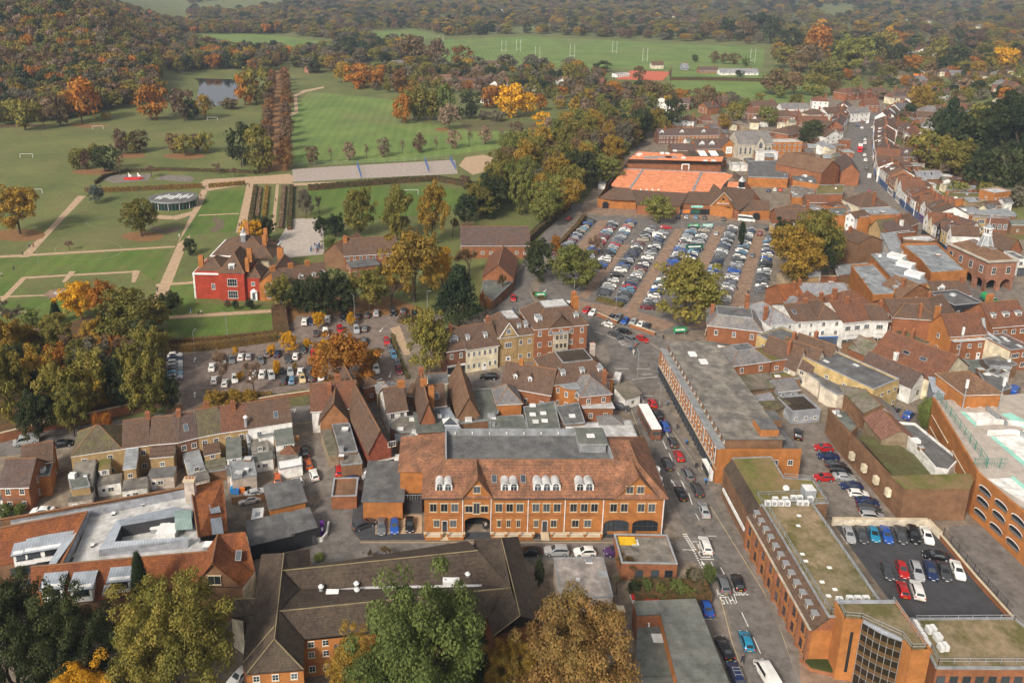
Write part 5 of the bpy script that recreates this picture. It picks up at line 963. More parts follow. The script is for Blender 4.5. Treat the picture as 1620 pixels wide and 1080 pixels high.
# ---- shops and houses right of the junction (key f)
H('f',120,462,375,492,8,11,'m',2.6,'brick','r_grey','square brick villa with grey hipped roof and two red chimneys',win_=(2,3,1.,1.5),chim=((.08,.5,1.,3),(.75,.8,1.,3)),cat='villa',top='felt')
b = MB(); o = [o for o in C.objects if o.name.startswith('villa')][-1]; b.box(.4,-1.6,-.2,11.5,-.02,3,'white','felt'); b.obj('porch',o)
H('f',412,462,530,446,8.6,13,'hip',3,'white','r_slate','white shop house with slate hipped roof and pub front',win_=(3,3,.8,1.2),shop='shop_green',cat='shop',chim=((.05,.2,1,4),(.05,.85,1,4)))
H('f',530,446,640,440,8.4,12,'g',2.6,'white','r_brown','white painted shop next right of the slate hipped one',win_=(3,2,.8,1.2),shop='shop_green',cat='shop'); H('f',640,440,765,436,8.2,12,'hip',3,'white','r_brown','white painted shop with bay under a brown hipped roof',win_=(3,2,1.,1.3),shop='shop_blue',cat='shop'); H('f',765,450,900,436,8,13,'g',3.6,'white','r_red','white shop with wide windows under a red brown roof',win_=(2,3,1.8,1.4),shop='paint_white',cat='shop'); H('f',900,440,978,440,8,10,'g',2.6,'white','r_brown','white shop at the right end of the white row',win_=(2,1,2.,1.4),shop='paint_white',cat='shop')
H('f',1000,420,1197,416,8.6,10,'g',3.2,'brick','r_brown','red brick shop with five arched white windows and purple front',win_=(3,5,.85,1.5,'a'),wst='a',shop='purple',cat='shop'); H('f',955,372,1002,425,8.6,12,'hip',3,'brick','r_brown','brick corner shop with stone cornice left of the purple front',win_=(3,3,.85,1.4),cat='shop',sides=0)
H('f',1197,430,1290,400,7.5,9,'g',3.8,'white','r_brown','white shop under brown roof with white gabled dormer',win_=(2,2),dorm=((.45,1.2),),dst='gab',shop='purple',cat='shop')
H('f',1290,375,1425,362,8.6,10,'f',.5,'black_paint','felt','black painted building with three white windows and flat roof',win_=(2,3,1.,1.5),cat='shop')
H('f',1030,335,1190,300,6,8,'x',3.4,'timber','r_tan','brown tiled cottage with cream window gable',win_=(2,1)); H('f',1195,320,1365,318,6,8,'g',3.,'ochre','r_brown','brown roofed cottage with cream gabled dormer',dorm=((.25,2.),),dst='gab',win_=(1,3))
# brick flat roofed blocks behind
flat('f',[(800,185),(905,175),(1010,290),(1000,320),(905,325)],7,'puddle','brick_orange','flat roofed brick block with wet grey roof and fire stair',par=.5,cat='commercial block',name='commercial_block'); flat('f',[(895,130),(1030,118),(1165,262),(1025,270)],8.4,'puddle','brick_orange','middle brick block with three white rooftop units',par=.4,cat='commercial block',name='commercial_block'); flat('f',[(1035,85),(1205,80),(1350,210),(1180,222),(1130,160)],9,'puddle','brick_orange','brick block with pale rear wall beside the high street',par=.7,cat='commercial block',name='commercial_block')
for i,(x,y) in enumerate(((1015,140),(1058,178),(1100,225))): c = pw('f',x,y,8.6); b = MB(); b.box(-2,-2.4,0,2,2.4,1.,'frame','ac_white'); b.box(-2.1,-2.5,1.,2.1,2.5,1.12,'ac_white'); tag(b.obj('rooftop_unit',None,(c.x,c.y,8.4),.7),f'white rooftop unit on the middle brick block, {nth(i)} from the back','roof unit','white rooftop units')
H('f',830,75,950,60,9,9,'x',2.2,'brick_brown','r_brown','tall brown brick gable building right of the golden tree',win_=None); H('f',715,90,850,80,6,9,'g',4,'brick_dark','r_red','red roofed cottage with tiny turret beside the golden tree',win_=(1,3),dorm=((.6,1.2),),dst='gab'); flat('f',[(940,30),(1010,25),(1050,110),(985,118)],8,'lead','white','white walled flat roofed building behind the brown brick gable',par=.3)
b = MB(); c = pw('f',735,120,4.4); o = empty('turret',(c.x,c.y,0),0,'small round turret with slate cone roof','turret'); b.cyl(0,0,-.2,4.4,1.7,1.7,'brick_brown',8); b.obj('wall',o); b = MB(); b.cyl(0,0,4.4,7.4,2.1,.05,'r_slate',8); b.obj('roof',o)
wall('f',[(610,262),(790,262)],2.6,'brick','tall red garden wall below the golden tree',.35); flat('f',[(730,180),(880,168),(890,205),(745,225)],3.6,'lead','brick_brown','grey flat roof left of the wet roofed blocks',par=.15); flat('f',[(720,195),(800,192),(800,225),(735,230)],3,'lead_pale','brick_brown','pale roof slab below the turret',par=.1)
H('f',395,290,490,350,4.5,7,'x',3.4,'brick','r_orange','orange roofed hall beside the car park exit',win_=None); H('f',560,330,790,330,4.6,9,'g',3.,'brick_brown','r_slate','long grey slate roof behind the white shops',win_=(1,4)); H('f',500,380,600,388,4.2,8,'hip',2.4,'brick_brown','r_slate','grey slate hipped outbuilding with solar panels',win_=None)
o = [o for o in C.objects if o.name.startswith('house')][-1]; b = MB(); b.box(1.5,1,5.2,4,2.6,5.35,'dark'); b.obj('solar_panel',o).rotation_euler = (.5,0,0)
H('f',600,400,720,392,5.4,8,'x',3,'brick','r_red','first red hipped roof behind the white shops',win_=None); H('f',745,395,920,378,6,10,'hip',4,'brick','r_red','large red hipped roof behind the white shops',win_=None)
# right-hand houses
H('f',1270,512,1440,500,7.4,8,'g',4.4,'brick_orange','r_red','orange brick house with broad rust red roof',win_=(2,3),chim=((.05,.8,1.3,2,'brick_orange'),)); H('f',1290,545,1490,530,5.8,5,'lf',.3,'brick','lead_pale','rear brick extension with white doors and windows',win_=(2,4,1.1,1.2),door=2,cat='extension')
H('f',1470,470,1640,455,8,10,'g',5,'brick','r_red','red brick house with row of white dormers, right edge',win_=(2,4,1.4,1.3),dorm=((.15,1.3),(.5,1.9),(.85,1.9)),chim=((.4,.7,2,4,'brick_orange'),))
H('f',1555,588,1660,575,6,9,'f',.5,'brick','felt','orange brick block with long white window at the right edge',win_=(2,2,2.6,1.3),cat='commercial block'); o = [o for o in C.objects if o.name.startswith('commercial_block')][-1]; b = MB(); b.box(-.3,-.05,-.2,-.01,9,6,'cream'); b.obj('cream_side_wall',o)
# sloping cream gabled house
H('f',1215,735,1355,655,6.,17,'x',5,'cream','r_red','cream gabled house under long rust red roof',win_=None,skl=((.25,.35),(.25,.6)))
o = [o for o in C.objects if o.name.startswith('house')][-1]; win(o,4.5,-.01,1.,1.4,2.,'s'); win(o,4.8,-.01,6.2,1.,1.2,'s')
H('f',1045,600,1165,545,6,8,'hip',2.6,'white','r_moss','white cottage with brown hipped roof',win_=(2,2,1.,1.1)); H('f',1125,690,1205,660,4.6,8,'x',2.4,'white','r_brown','small white gabled cottage with dark roof',win_=(1,1)); H('f',1085,755,1155,722,4.8,13,'x',3,'white','r_plum','white gabled house with plum brown roof',win_=(1,1,1.4,1.6),chim=((.9,.6,1,2,'white'),)); H('f',990,660,1070,632,4.8,12,'x',2.8,'brick','fibre','shed with pale corrugated roof and red gable',win_=None,cat='shed')
H('f',905,775,1028,724,7.2,34,'f',.5,'ochre','felt','long ochre block with dark flat roof on stilts',win_=(2,4,1.,.9),cat='commercial block'); H('f',1000,760,1055,755,5.2,6,'f',.5,'ochre','felt','stair end of the ochre block',win_=(2,1,.8,1.),cat='annexe') if 0 else None
for i,(x0,y0,x1,y1) in enumerate(((535,672,590,642),(610,685,685,640),(685,660,742,618))): H('f',x0,y0,x1,y1,5.,9.5,'x',4.8,'magnolia','r_brown',f'steep brown tiled cottage with cream gable, {nth(i)} of three in a row',win_=(2,1,1.2,1.),grp='three steep cream gables',over=.3)
flat('f',[(572,672),(700,672),(790,775),(735,792),(655,745),(650,730)],4.6,'felt','magnolia','cream building with dark flat roof below the steep gables',par=.15); H2('f',775,793,680,651,6.2,4.6,'x',1.6,'brick_brown','fibre','long mottled corrugated roof left of the ochre block',win_=None,cat='shed'); H2('f',862,875,790,800,7,4.6,'x',2.,'brick_brown','fibre','old brick workshop with mottled grey roof',win_=None,cat='workshop') ; H2('f',930,925,850,830,6,4.,'x',1.6,'brick_brown','r_slate','grey roofed store below the ochre block',win_=None,cat='store')
flat('f',[(690,860),(770,870),(832,945),(790,985)],6.4,'felt_green','brick_brown','narrow roof behind a tall mottled brick wall',par=.5,cat='warehouse',name='warehouse'); H2('f',945,1000,865,905,7.5,4.6,'x',2.2,'old_wood','rust','barn with rusty brown sheet roof',win_=None,cat='barn',name='barn')
root, base, ob = MASS('z','ruined brick warehouse with mossy concrete roof and ivy','warehouse',[('roof','moss',[[(1408,752,7.4),(1545,748,7.4),(1535,772,7.4),(1432,772,7.4)]]),('floor','rough_grass',[[(1358,690,3),(1400,690,3),(1490,745,3),(1425,765,3)]])],[('brick_brown',[(1330,665,7.4),(1432,772,7.4),(1535,772,7.4),(1545,748,7.4)])],loc=(1432,772,0),name='warehouse')
for x,y,s_ in ((1430,800,2.6),(1505,785,3.4)): c = pw('z',x,y,4)-base; pass
b = MB();
for i in range(4): c = pw('z',1352+i*19,720+i*19,4)-base; b.box(c.x-.9,c.y-.5,3,c.x-.1,c.y+.6,4.6,'cream')
b.obj('bricked_window',root)
flat('z',[(1418,670),(1447,672),(1516,728),(1500,745),(1480,742)],5,'felt','white','long dark roof with cream parapet beside the rusty barn',par=.5,cat='warehouse',name='warehouse'); flat('f',[(1010,925),(1075,940),(1120,1000),(1060,1030)],3,'forest_floor','pale_plaster','collapsed roof bay overgrown with weeds',par=.4,cat='ruin',name='ruin')
# small brick houses left of the gables
H('f',238,655,418,632,7,9,'m',2.4,'brick','r_grey','square brick house with grey hipped roof and dark flat top',win_=(2,2,1.,1.4),top='felt',ins=3); H('f',420,642,530,628,6,8,'f',.5,'brick','moss','brick house with mossy flat roof left of the steep gables',win_=(2,2,1.2,1.)); flat('f',[(412,690),(530,680),(560,715),(425,725)],3,'moss','brick_brown','green mossy flat roof with two white hatches',skl=((450,708),(510,690)),par=.3); H('f',155,675,212,650,7.6,10,'f',.5,'brick','felt','narrow brick house against the shop block roof',win_=(2,1))
H('f',295,770,460,755,3.4,6,'l',.5,'brick_brown','fibre','pale roofed store at the top of the shed yard',cat='shed'); H('f',455,775,550,765,3.2,6,'g',1.6,'grey_render','r_grey','grey shed with a slate roof',cat='shed',win_=(1,2)); H('f',335,850,440,830,3.,5,'g',1.4,'old_wood','r_slate','wooden shed with slate roof in the yard',cat='shed'); H('f',430,870,505,835,3.,6,'l',.8,'old_wood','r_moss','brown timber shed with white skylight',cat='shed',skl=((.5,.5),)); H('f',520,880,655,868,3,7,'f',.5,'grey_render','r_dark','grey garage with a curved dark roof',cat='garage',win_=(1,3,.9,.8))
# front buildings
flat('h',[(1010,488),(1240,485),(1288,668),(1045,680)],4.6,'lead_stain','pale_plaster','square pavilion with stained pale concrete roof',par=.12,cat='pavilion',name='pavilion') if mat('lead_stain',(.36,.31,.28),kind='weather',rgb2=(.2,.18,.17),sc=.5,f2=.2) else 0
o = [o for o in C.objects if o.name.startswith('pavilion')][-1]; c = pw('h',1240,680,4.6); b = MB(); b.face([(c.x-o.location.x-1.6,c.y-o.location.y-.6,0),(c.x-o.location.x+.6,c.y-o.location.y-.6,0),(c.x-o.location.x+.6,c.y-o.location.y-.6,2.6),(c.x-o.location.x-1.6,c.y-o.location.y-.6,2.6)],'dark'); b.obj('doorway',o)
o, ro = H('h',1330,520,1595,525,3.2,7.5,'f',.5,'brick','felt_patch','low brick building with sunken brown flat roof and yellow cover',cat='garage',name='garage_block')
b = MB(); b.box(.6,5,3.25,3.6,6.6,3.8,'plastic_yellow'); b.obj('yellow_cover',o)
for x in (3.2,6,8.4): win(o,x,-.003,.8,1.4,1.5,'d')
root, base, ob = MASS('z','workshop with wide green grey ribbed roof and orange brick upstand','workshop',[('roof','felt_rib' ,[[(1002,950,5),(1101,946,5),(1160,1095,5),(1076,1095,5),(1045,970,5),(1008,972,5)]]),('lower_roof','felt_green',[[(1008,974,2.6),(1043,990,2.6),(1073,1068,2.6),(1006,1070,2.6)],[(985,1072,2.8),(1076,1068,2.8),(1080,1100,2.8),(985,1100,2.8)]])],[('brick',[(1002,950,5),(1008,973,5),(1045,971,5)]),('brick_orange',[(1045,971,5),(1076,1095,5)]),('frame',[(1101,946,5),(1160,1095,5)])],loc=(1002,950,0),name='workshop') if mat('felt_rib',(.13,.135,.125),kind='weather',rgb2=(.17,.17,.15)) else 0
c = pw('z',1022,985,3)-base; link('door',doormesh(),root,(c.x,c.y-.3,.0+2.6-1.2)); b = MB(); c = pw('z',1042,1008,2.8)-base; b.box(c.x-1,c.y-.8,2.62,c.x+1,c.y+.8,2.8,'ac_white'); b.obj('hatch',root)
b = MB(); [b.box((pw('z',x,y,5)-base).x,(pw('z',x,y,5)-base).y,5.,(pw('z',x2,y2,5)-base).x,(pw('z',x,y,5)-base).y+.1,5.09,'felt_green') for x,y,x2,y2 in [(1047+i*4.3,960+i*13,1104+i*5.2,960+i*13) for i in range(10)]]; b.obj('roof_rib',ob['roof'])
b = MB(); c = pw('h',1318,735,3); b.box(-.5,-.5,0,.5,.5,4.2,'brick'); b.box(-.6,-.6,4.2,.6,.6,4.4,'stone_trim'); tag(b.obj('gate_pier',None,(c.x,c.y-1,0)),'tall brick gate pier left of the ribbed workshop roof','pier')
for i,(x,y) in enumerate(((1010,940),(1030,943))): c = pw('z',x,y,1); b = MB(); b.box(-1.2,-1,0,1.2,1,.9,'frame'); b.box(-1.3,-1.1,.9,1.3,1.1,1.3,'plastic_red'); tag(b.obj('covered_skip',None,(c.x,c.y,0)),('bright red covered box left of the hedge','second red covered box before the hedge')[i],'crate')
# black sheds by the roundabout
H('g',1283,262,1450,225,3.4,8,'lf',.4,'brick_orange','felt','brick garage with dark flat roof beside the timber fence',cat='garage'); H('g',1195,432,1390,385,3,7,'lf',.4,'black_paint','felt','black walled store with grey roof',cat='store'); H('g',1385,375,1498,345,3.6,6,'lf',.3,'black_paint','felt','small black kiosk with grey roof and lamp',cat='kiosk'); fence('s',[(765,950),(1085,915)],1.8,'fence_wood','timber fence behind the white hatchbacks',2.2,0,'board','timber_fence'); fence('g',[(1415,430),(1500,425)],2.2,'frame_dark','black boarded gate beside the kiosk',2.2,0,'board','boarded_gate')
c = pw('g',1528,340,2); o = empty('shop_sign',(c.x,c.y,0),.2,'tall slim dark sign board in the corner planting','sign'); b = MB(); b.box(-.35,-.08,0,.35,.08,3.4,'purple'); b.obj('board',o); b = MB(); b.face([(-.2,-.085,1.2),(.2,-.085,1.2),(.2,-.085,2.),(-.2,-.085,2.)],'frame'); b.obj('panel',o)
wall('g',[(1492,412),(1530,408),(1550,385),(1560,330)],.9,'white','low curved white wall at the side street corner',.35,cap=None)
# ---- left terrace along the street, each house with its own roof colour
segs = [(116,670,193,648,'r_moss','brick_yellow','mossy brown roof and hip'),(193,648,232,642,'r_brown','brick_yellow','plain brown roof'),(232,642,282,637,'r_brown','brick_brown','dark roof and tall chimney'),(282,637,313,628,'r_plum','brick_dark','dark plum roof and skylight'),(313,628,350,622,'r_moss','brick_yellow','mossy green roof'),(350,622,387,616,'r_red','brick_yellow','rust red roof'),(387,616,460,605,'r_brown','white','dark brown roof and steel flue')]
eav = [(112,722),(193,710),(236,704),(282,700),(314,692),(350,685),(392,679),(462,668)]
for i,(s_) in enumerate(segs):
 x0,y0 = eav[i]; x1,y1 = eav[i+1]
 o, ro = H('z',x0,y0,x1,y1,6.4,9.5,'g' if i else 'hip',3.8,s_[5],s_[4],f'terraced house with {s_[6]}, {nth(i)} from left in street terrace',win_=(2,2,1.1,1.2),grp='left street terrace',over=.05,sides=0,skl=((.5,.45),) if i in (3,) else (),chim=((.95,.5,1.,3),) if i in (1,2) else ())
 w_ = math.hypot(*(pw('z',x1,y1,6.4)-pw('z',x0,y0,6.4)).xy); n = 2 if w_ > 7 else 1; rr = random.Random(i+20)
 for j in range(n):
  ew = w_/n*rr.uniform(.36,.8); ex = j*w_/n+rr.uniform(.1,.18)*w_/n; ed = rr.uniform(3,7.6); eh = rr.choice([2.9,4.2,4.9,5.3]); b = MB(); m = rr.choice(['brick_yellow','brick_yellow','white','brick_brown','cream','white']); b.box(ex,-ed,-.3,ex+ew,-.02,eh,m); b.obj('rear_wing',o)
  b = MB(); sl_ = rr.uniform(.1,1.1); m2 = rr.choice(['felt_green','fibre','felt','lead','moss','r_brown','felt_patch']); b.face([(ex-.15,-ed-.15,eh+.02),(ex+ew+.15,-ed-.15,eh+.02),(ex+ew+.15,-.03,eh+sl_),(ex-.15,-.03,eh+sl_)],m2); b.box(ex-.15,-ed-.15,eh-.14,ex+ew+.15,-.03,eh+.015,'frame'); [b.face([(x,-ed,eh),(x,-.03,eh),(x,-.03,eh+sl_-.02)],m) for x in (ex,ex+ew)]; b.obj('wing_roof',o); win(o,ex+ew/2,-ed-.003,3.1,1.,1.,'s')
  b = MB(); ed2 = ed+rr.uniform(2.5,4); b.box(ex-.1,-ed2,-.3,ex+w_/n*.85,-ed-.03,2.7,rr.choice(['brick_yellow','white','pale_plaster','brick_brown'])); b.box(ex-.2,-ed2-.1,2.7,ex+w_/n*.85+.1,-ed-.03,2.84,rr.choice(['felt','felt_patch','fibre','felt_green'])); b.obj('lean_to',o)
  link('door',doormesh(),o,(ex+1,-ed2-.003,.0)); win(o,ex+2.4,-ed2-.003,1.,1.2,1.,'s')
b = MB(); c = pw('s',905,90,9)
b.tube((0,0,5.5),(0,0,9.2),.35,'metalgrey',8); b.tube((0,0,5.5),(.9,-2,3.8),.35,'metalgrey',8); b.tube((.9,-2,3.8),(.9,-2,1),.35,'metalgrey',8); b.cyl(0,0,9.2,9.6,.55,.2,'frame',8); tag(b.obj('steel_flue',None,(c.x,c.y-1.5,0)),'shiny steel flue running down the dark end terrace roof','flue')
flat('s',[(735,520),(955,485),(995,665),(765,705)],3.6,'lead','pale_plaster','square grey sheet roof above coloured bins',par=.12,cat='store',name='store'); flat('s',[(1000,215),(1130,180),(1155,285),(1015,310)],4.6,'felt','white','dark flat roofed white wing behind the end terrace',par=.12); flat('s',[(1195,530),(1420,490),(1430,570),(1210,610)],2.6,'frame','white','translucent lean-to roof by the parked red cars',par=.05,cat='lean to',name='canopy'); flat('s',[(505,590),(700,565),(705,610),(515,640)],2.6,'fibre','brick_brown','mottled pale shed roof in the back yards',par=.05,cat='shed',name='shed'); flat('s',[(960,500),(1160,470),(1165,500),(975,530)],2.5,'felt_patch','brick_yellow','low worn roof linking the rear yards',par=.05,cat='shed',name='shed')
fence('s',[(1170,395),(1400,345)],1.6,'fence_wood','orange balcony fence on the white rear wing',2,2.7,'board','timber_fence')
for i,(x,y,m) in enumerate(((778,812,'bluebox'),(805,818,'cl_blue'),(862,805,'plastic_orange'),(905,795,'dark'),(800,785,'plastic_green'))): c = pw('s',x,y,.6); b = MB(); b.box(-.6,-.5,.12,.6,.5,1.15,m); b.box(-.65,-.56,1.15,.65,.56,1.3,m); [b.tube((s_*.5,-.4,.1),(s_*.5,-.35,.1),.12,'dark',6) for s_ in (-1,1)]; tag(b.obj('wheeled_bin',None,(c.x,c.y,0)),f'{["deep blue","bright blue","orange","black","green"][i]} wheeled bin below the square grey sheet roof','bin')
# far left houses
H('j',0,850,200,845,5.8,8,'g',3.4,'brick','r_plum','dark roofed brick house at the far left edge',win_=(2,2)); H('j',160,700,365,665,6,6,'g',2.6,'brick_orange','r_brown','orange brick house with long side wall of small windows',win_=(2,3,.9,1.)); flat('j',[(215,785),(350,770),(370,690),(215,715)],5,'felt','brick_orange','grey flat roofed rear wing of the orange brick house'); H('j',0,945,205,935,2.6,3,'lf',.2,'white','felt','low white rear wall block at the left edge',win_=(1,2,1.,.6),cat='extension'); flat('j',[(485,780),(610,765),(640,850),(510,870)],4.6,'felt_green','brick_yellow','yellow brick wing with green grey roof beside the lane',par=.1)
wall('z',[(0,700),(90,677),(138,668),(206,653)],2.4,'brick','long old brick wall below the tree belt',.4); wall('z',[(330,650),(430,632),(500,622),(545,618)],1.,'brick','low brick wall at the street edge of the car park',.35) ; wall('z',[(606,640),(630,632)],1.,'brick','short brick wall beside the car park entrance',.35)
wall('z',[(944,499),(976,513)],1.1,'brick','low curved brick wall at the junction, left stretch',.3); wall('z',[(996,517),(1020,525),(1036,531)],1.1,'brick','low curved brick wall at the junction, right stretch',.3); wall('z',[(440,490),(444,510),(450,528)],1.6,'stone','thin stone wall beside the wide russet hedge',.3,cap=None)
# ---- red mansion in the park
def mansion():
 R0 = W(311,472); root = empty('mansion',(R0.x,R0.y,0),math.radians(-3),'bright red mansion with brown tiled roofs and white windows','mansion')
 s = 4.83  # px per metre here
 b = MB()
 b.box(0,0,-.3,8.4,13,9.4,'red_render'); b.box(8.45,-1.2,-.3,16.8,12,9.6,'red_render'); b.box(16.85,0,-.3,21.5,10,7.6,'red_render'); b.box(-.5,-.4,8.6,8.4,13.2,9.1,'frame'); b.box(-.6,0,-.3,-.05,13,8.6,'white')
 b.box(1,14,-.3,21,30,9.6,'cream'); b.box(.6,13.6,9.6,21.4,30.4,10,'frame'); b.box(7,11.9,-.3,14,13.9,9,'seam')
 b.box(21.55,-.8,-.3,33,11,6.8,'brick_orange'); b.face([(21.9,-.82,6.8),(32.6,-.82,6.8),(27.2,-.82,11.5)],'brick_orange')
 b.obj('wall',root)
 b = MB(); m = 'r_brown'
 def hip(x0,y0,x1,y1,z,r):
  d = min(x1-x0,y1-y0)/2*.999
  if x1-x0 > y1-y0: p,q_ = (x0+d,(y0+y1)/2,r),(x1-d,(y0+y1)/2,r); F_ = [[(x0,y0,z),(x1,y0,z),q_,p],[(x1,y0,z),(x1,y1,z),q_],[(x1,y1,z),(x0,y1,z),p,q_],[(x0,y1,z),(x0,y0,z),p]]
  else: p,q_ = ((x0+x1)/2,y0+d,r),((x0+x1)/2,y1-d,r); F_ = [[(x0,y0,z),(x1,y0,z),p],[(x1,y0,z),(x1,y1,z),q_,p],[(x1,y1,z),(x0,y1,z),q_],[(x0,y1,z),(x0,y0,z),p,q_]]
  for f in F_: b.face(f,m)
  b.tube(p,q_,.13,'ridge',4); b.tube((x0,y0,z),p,.1,'ridge',4); b.tube((x1,y0,z),q_ if x1-x0 > y1-y0 else p,.1,'ridge',4)
 hip(.6,.8,9.5,12.5,9.4,12.4); hip(8.2,-1.4,17.2,14,9.6,15.2); hip(16.5,0,22,9.5,7.6,10.4); hip(1,14,21,30,10,14.8); hip(14,12,23,24,9.9,13.4)
 c = 27.2
 b.face([(21.2,-1.2,6.4),(c,-1.2,11.7),(c,12,11.7),(21.2,12,6.4)][::-1],m); b.face([(33.3,-1.2,6.4),(33.3,12,6.4),(c,12,11.7),(c,-1.2,11.7)][::-1],m); b.tube((c,-1.2,11.7),(c,12,11.7),.12,'ridge',4)
 rf = b.obj('roof',root)
 dormer(rf,12.6,-.4,10.4,1.8,1.8,'frame')
 for x,y,z,w_ in ((1.5,3,9.4,1.6),(16.9,6,11,1.6),(17.5,1,9.5,1.2),(19,17,12,1.4),(17.5,24,12,1.3),(25.8,11.4,9.5,2.),(10,27,13,1.4)): chimney(rf,x,y,z,z+4.6,w_,1.,3,'brick_orange')
 b = MB(); x,y = 10.8,20; b.box(x-.8,y-.8,13,x+.8,y+.8,15.6,'lead','lead'); b.box(x-1.,y-1.,15.6,x+1.,y+1.,15.8,'frame'); [b.tube((x+u,y+v,15.8),(x+u,y+v,16.8),.1,'frame',5) for u in (-.6,.6) for v in (-.6,.6)]; b.cyl(x,y,16.8,17.8,.95,.25,'lead',10); b.cyl(x,y,17.8,18.4,.2,.02,'frame',6); b.obj('bell_turret',rf)
 for x,z,w_,h_ in ((6,3.4,1.2,2.),(12.8,5.1,3.2,2.6),(12.8,.9,3.2,2.6),(19.3,4.9,1.2,1.4)): win(root,x,-1.21 if 9 < x < 16 else -.01,z,w_,h_,'s')
 b = MB(); b.box(18.4,-.7,0,20.6,0,3.2,'frame'); b.cyl(19.5,-.35,3.2,3.9,1.1,.3,'frame',12); b.face([(19,-.72,.2),(20,-.72,.2),(20,-.72,2.6),(19,-.72,2.6)],GL); b.obj('porch',root)
 for z in (1,4.4): win(root,24.8,-.81,z,1.4,1.9,'s'); win(root,27.8,-.81,z,1.4,1.9,'s'); win(root,30.5,-.81,z,1.4,1.9,'s')
 b = MB(); b.box(23.3,-1.6,3.4,32,-.81,3.7,'lead'); b.obj('bay_roof',root)
 return root
mansion()
o, ro = H('z',437,459,520,445,6,10,'g',5,'brick','r_brown','long brown roofed school wing joined to the red mansion',win_=(2,8),dorm=((.2,2.4),(.5,1.6),(.75,1.2),(.92,1.6)),dst='gab',chim=((.36,.5,1.6,3,'brick_orange'),(.68,.5,1.6,3,'brick_orange'),(.02,.5,1.6,3,'brick_orange')),cat='school',name='school')
H('z',545,404,628,399,6,9,'g',4.6,'brick','r_brown','brick school range with row of white windows',win_=(2,8),chim=((.03,.4,1.4,3,'brick_orange'),),cat='school',name='school'); H('z',512,400,548,408,5,14,'x',4.4,'brick_brown','r_tan','tan gabled school hall by the playground',cat='school',name='school'); H('z',556,425,600,420,4,7,'lf',.4,'brick','felt','glazed school annexe below the brick range',win_=(1,4,1.6,1.6),cat='school',name='school')
H('z',730,388,838,388,5.2,14,'g',5,'brick','r_plum','broad purple brown hall roof beside the lane',win_=(1,8,1.3,1.1),cat='school hall',name='hall'); H('z',764,437,812,440,4.6,19,'x',4.4,'brick','r_red','red brown barn like hall below the purple roofed hall',cat='school hall',name='hall'); flat('z',[(765,445),(800,438),(812,445),(780,475),(760,470)],3.4,'felt_green','brick_brown','mossy grey flat roof between the lane and dark conifer')
# ---- glazed round park pavilion
c = W(267,333); o = empty('park_pavilion',(c.x,c.y,0),0,'oval glass park pavilion with striped solar roof','pavilion'); b = MB(); rx,ry = 11.2,9.; N_ = 40
pt = lambda t,f=1.: (rx*f*math.cos(t),ry*f*math.sin(t)+8)
for i in range(N_): a0,a1 = 2*math.pi*i/N_,2*math.pi*(i+1)/N_; b.face([(*pt(a0,.92),0),(*pt(a1,.92),0),(*pt(a1,.92),3.4),(*pt(a0,.92),3.4)],GL); b.tube((*pt(a0,.94),0),(*pt(a0,.94),3.4),.09,'fence_green' if i%3 else 'frame',4)
b.obj('glass_wall',o); b = MB()
for i in range(N_): a0,a1 = 2*math.pi*i/N_,2*math.pi*(i+1)/N_; b.face([(*pt(a0),3.4),(*pt(a1),3.4),(*pt(a1),4.),(*pt(a0),4.)],'lead'); b.face([(*pt(a0),4.),(*pt(a1),4.),(*pt(a1,.93),4.15),(*pt(a0,.93),4.15)],'felt_green')
b.face([(*pt(2*math.pi*i/N_,.93),4.15) for i in range(N_)],'shop_slate' if 0 else 'felt'); b.face([(*pt(2*math.pi*i/N_),3.4) for i in range(N_)][::-1],'lead'); r_o = b.obj('roof',o)
b = MB(); rr = random.Random(4)
for i in range(14): x = -7.5+i*1.1; y0 = 8+rr.uniform(-5,-1); y1 = 8+rr.uniform(1,5.2); b.face([(x,y0,4.18),(x+.6,y0,4.18),(x+1.2,y1,4.18),(x+.6,y1,4.18)],'frame')
b.obj('roof_panels',r_o); A('path','z',[(225,330),(240,340),(275,342),(306,334),(310,338),(280,348),(240,346),(222,336)],gp,.03)
# playground ship
c = W(210,284); o = empty('play_ship',(c.x,c.y,0),.1,'red and white climbing ship in the park playground','play frame'); b = MB(); b.prism([(-6,-1.4),(5,-1.6),(7.5,0),(5,1.6),(-6,1.4)],.2,1.4,'plastic_red'); b.obj('hull',o)
for x,m in ((-3,'frame'),(3.5,'frame')): b = MB(); b.tube((x,0,1),(x,0,6),.12,'trunk',6); b.face([(x+.1,0,2),(x+2.6,0,2.2),(x+.1,0,5.6)],m); b.face([(x+.1,.03,5.6),(x+2.6,.03,2.2),(x+.1,.03,2)],m); b.obj('sail',o)
o.scale = (.7,.7,.7)
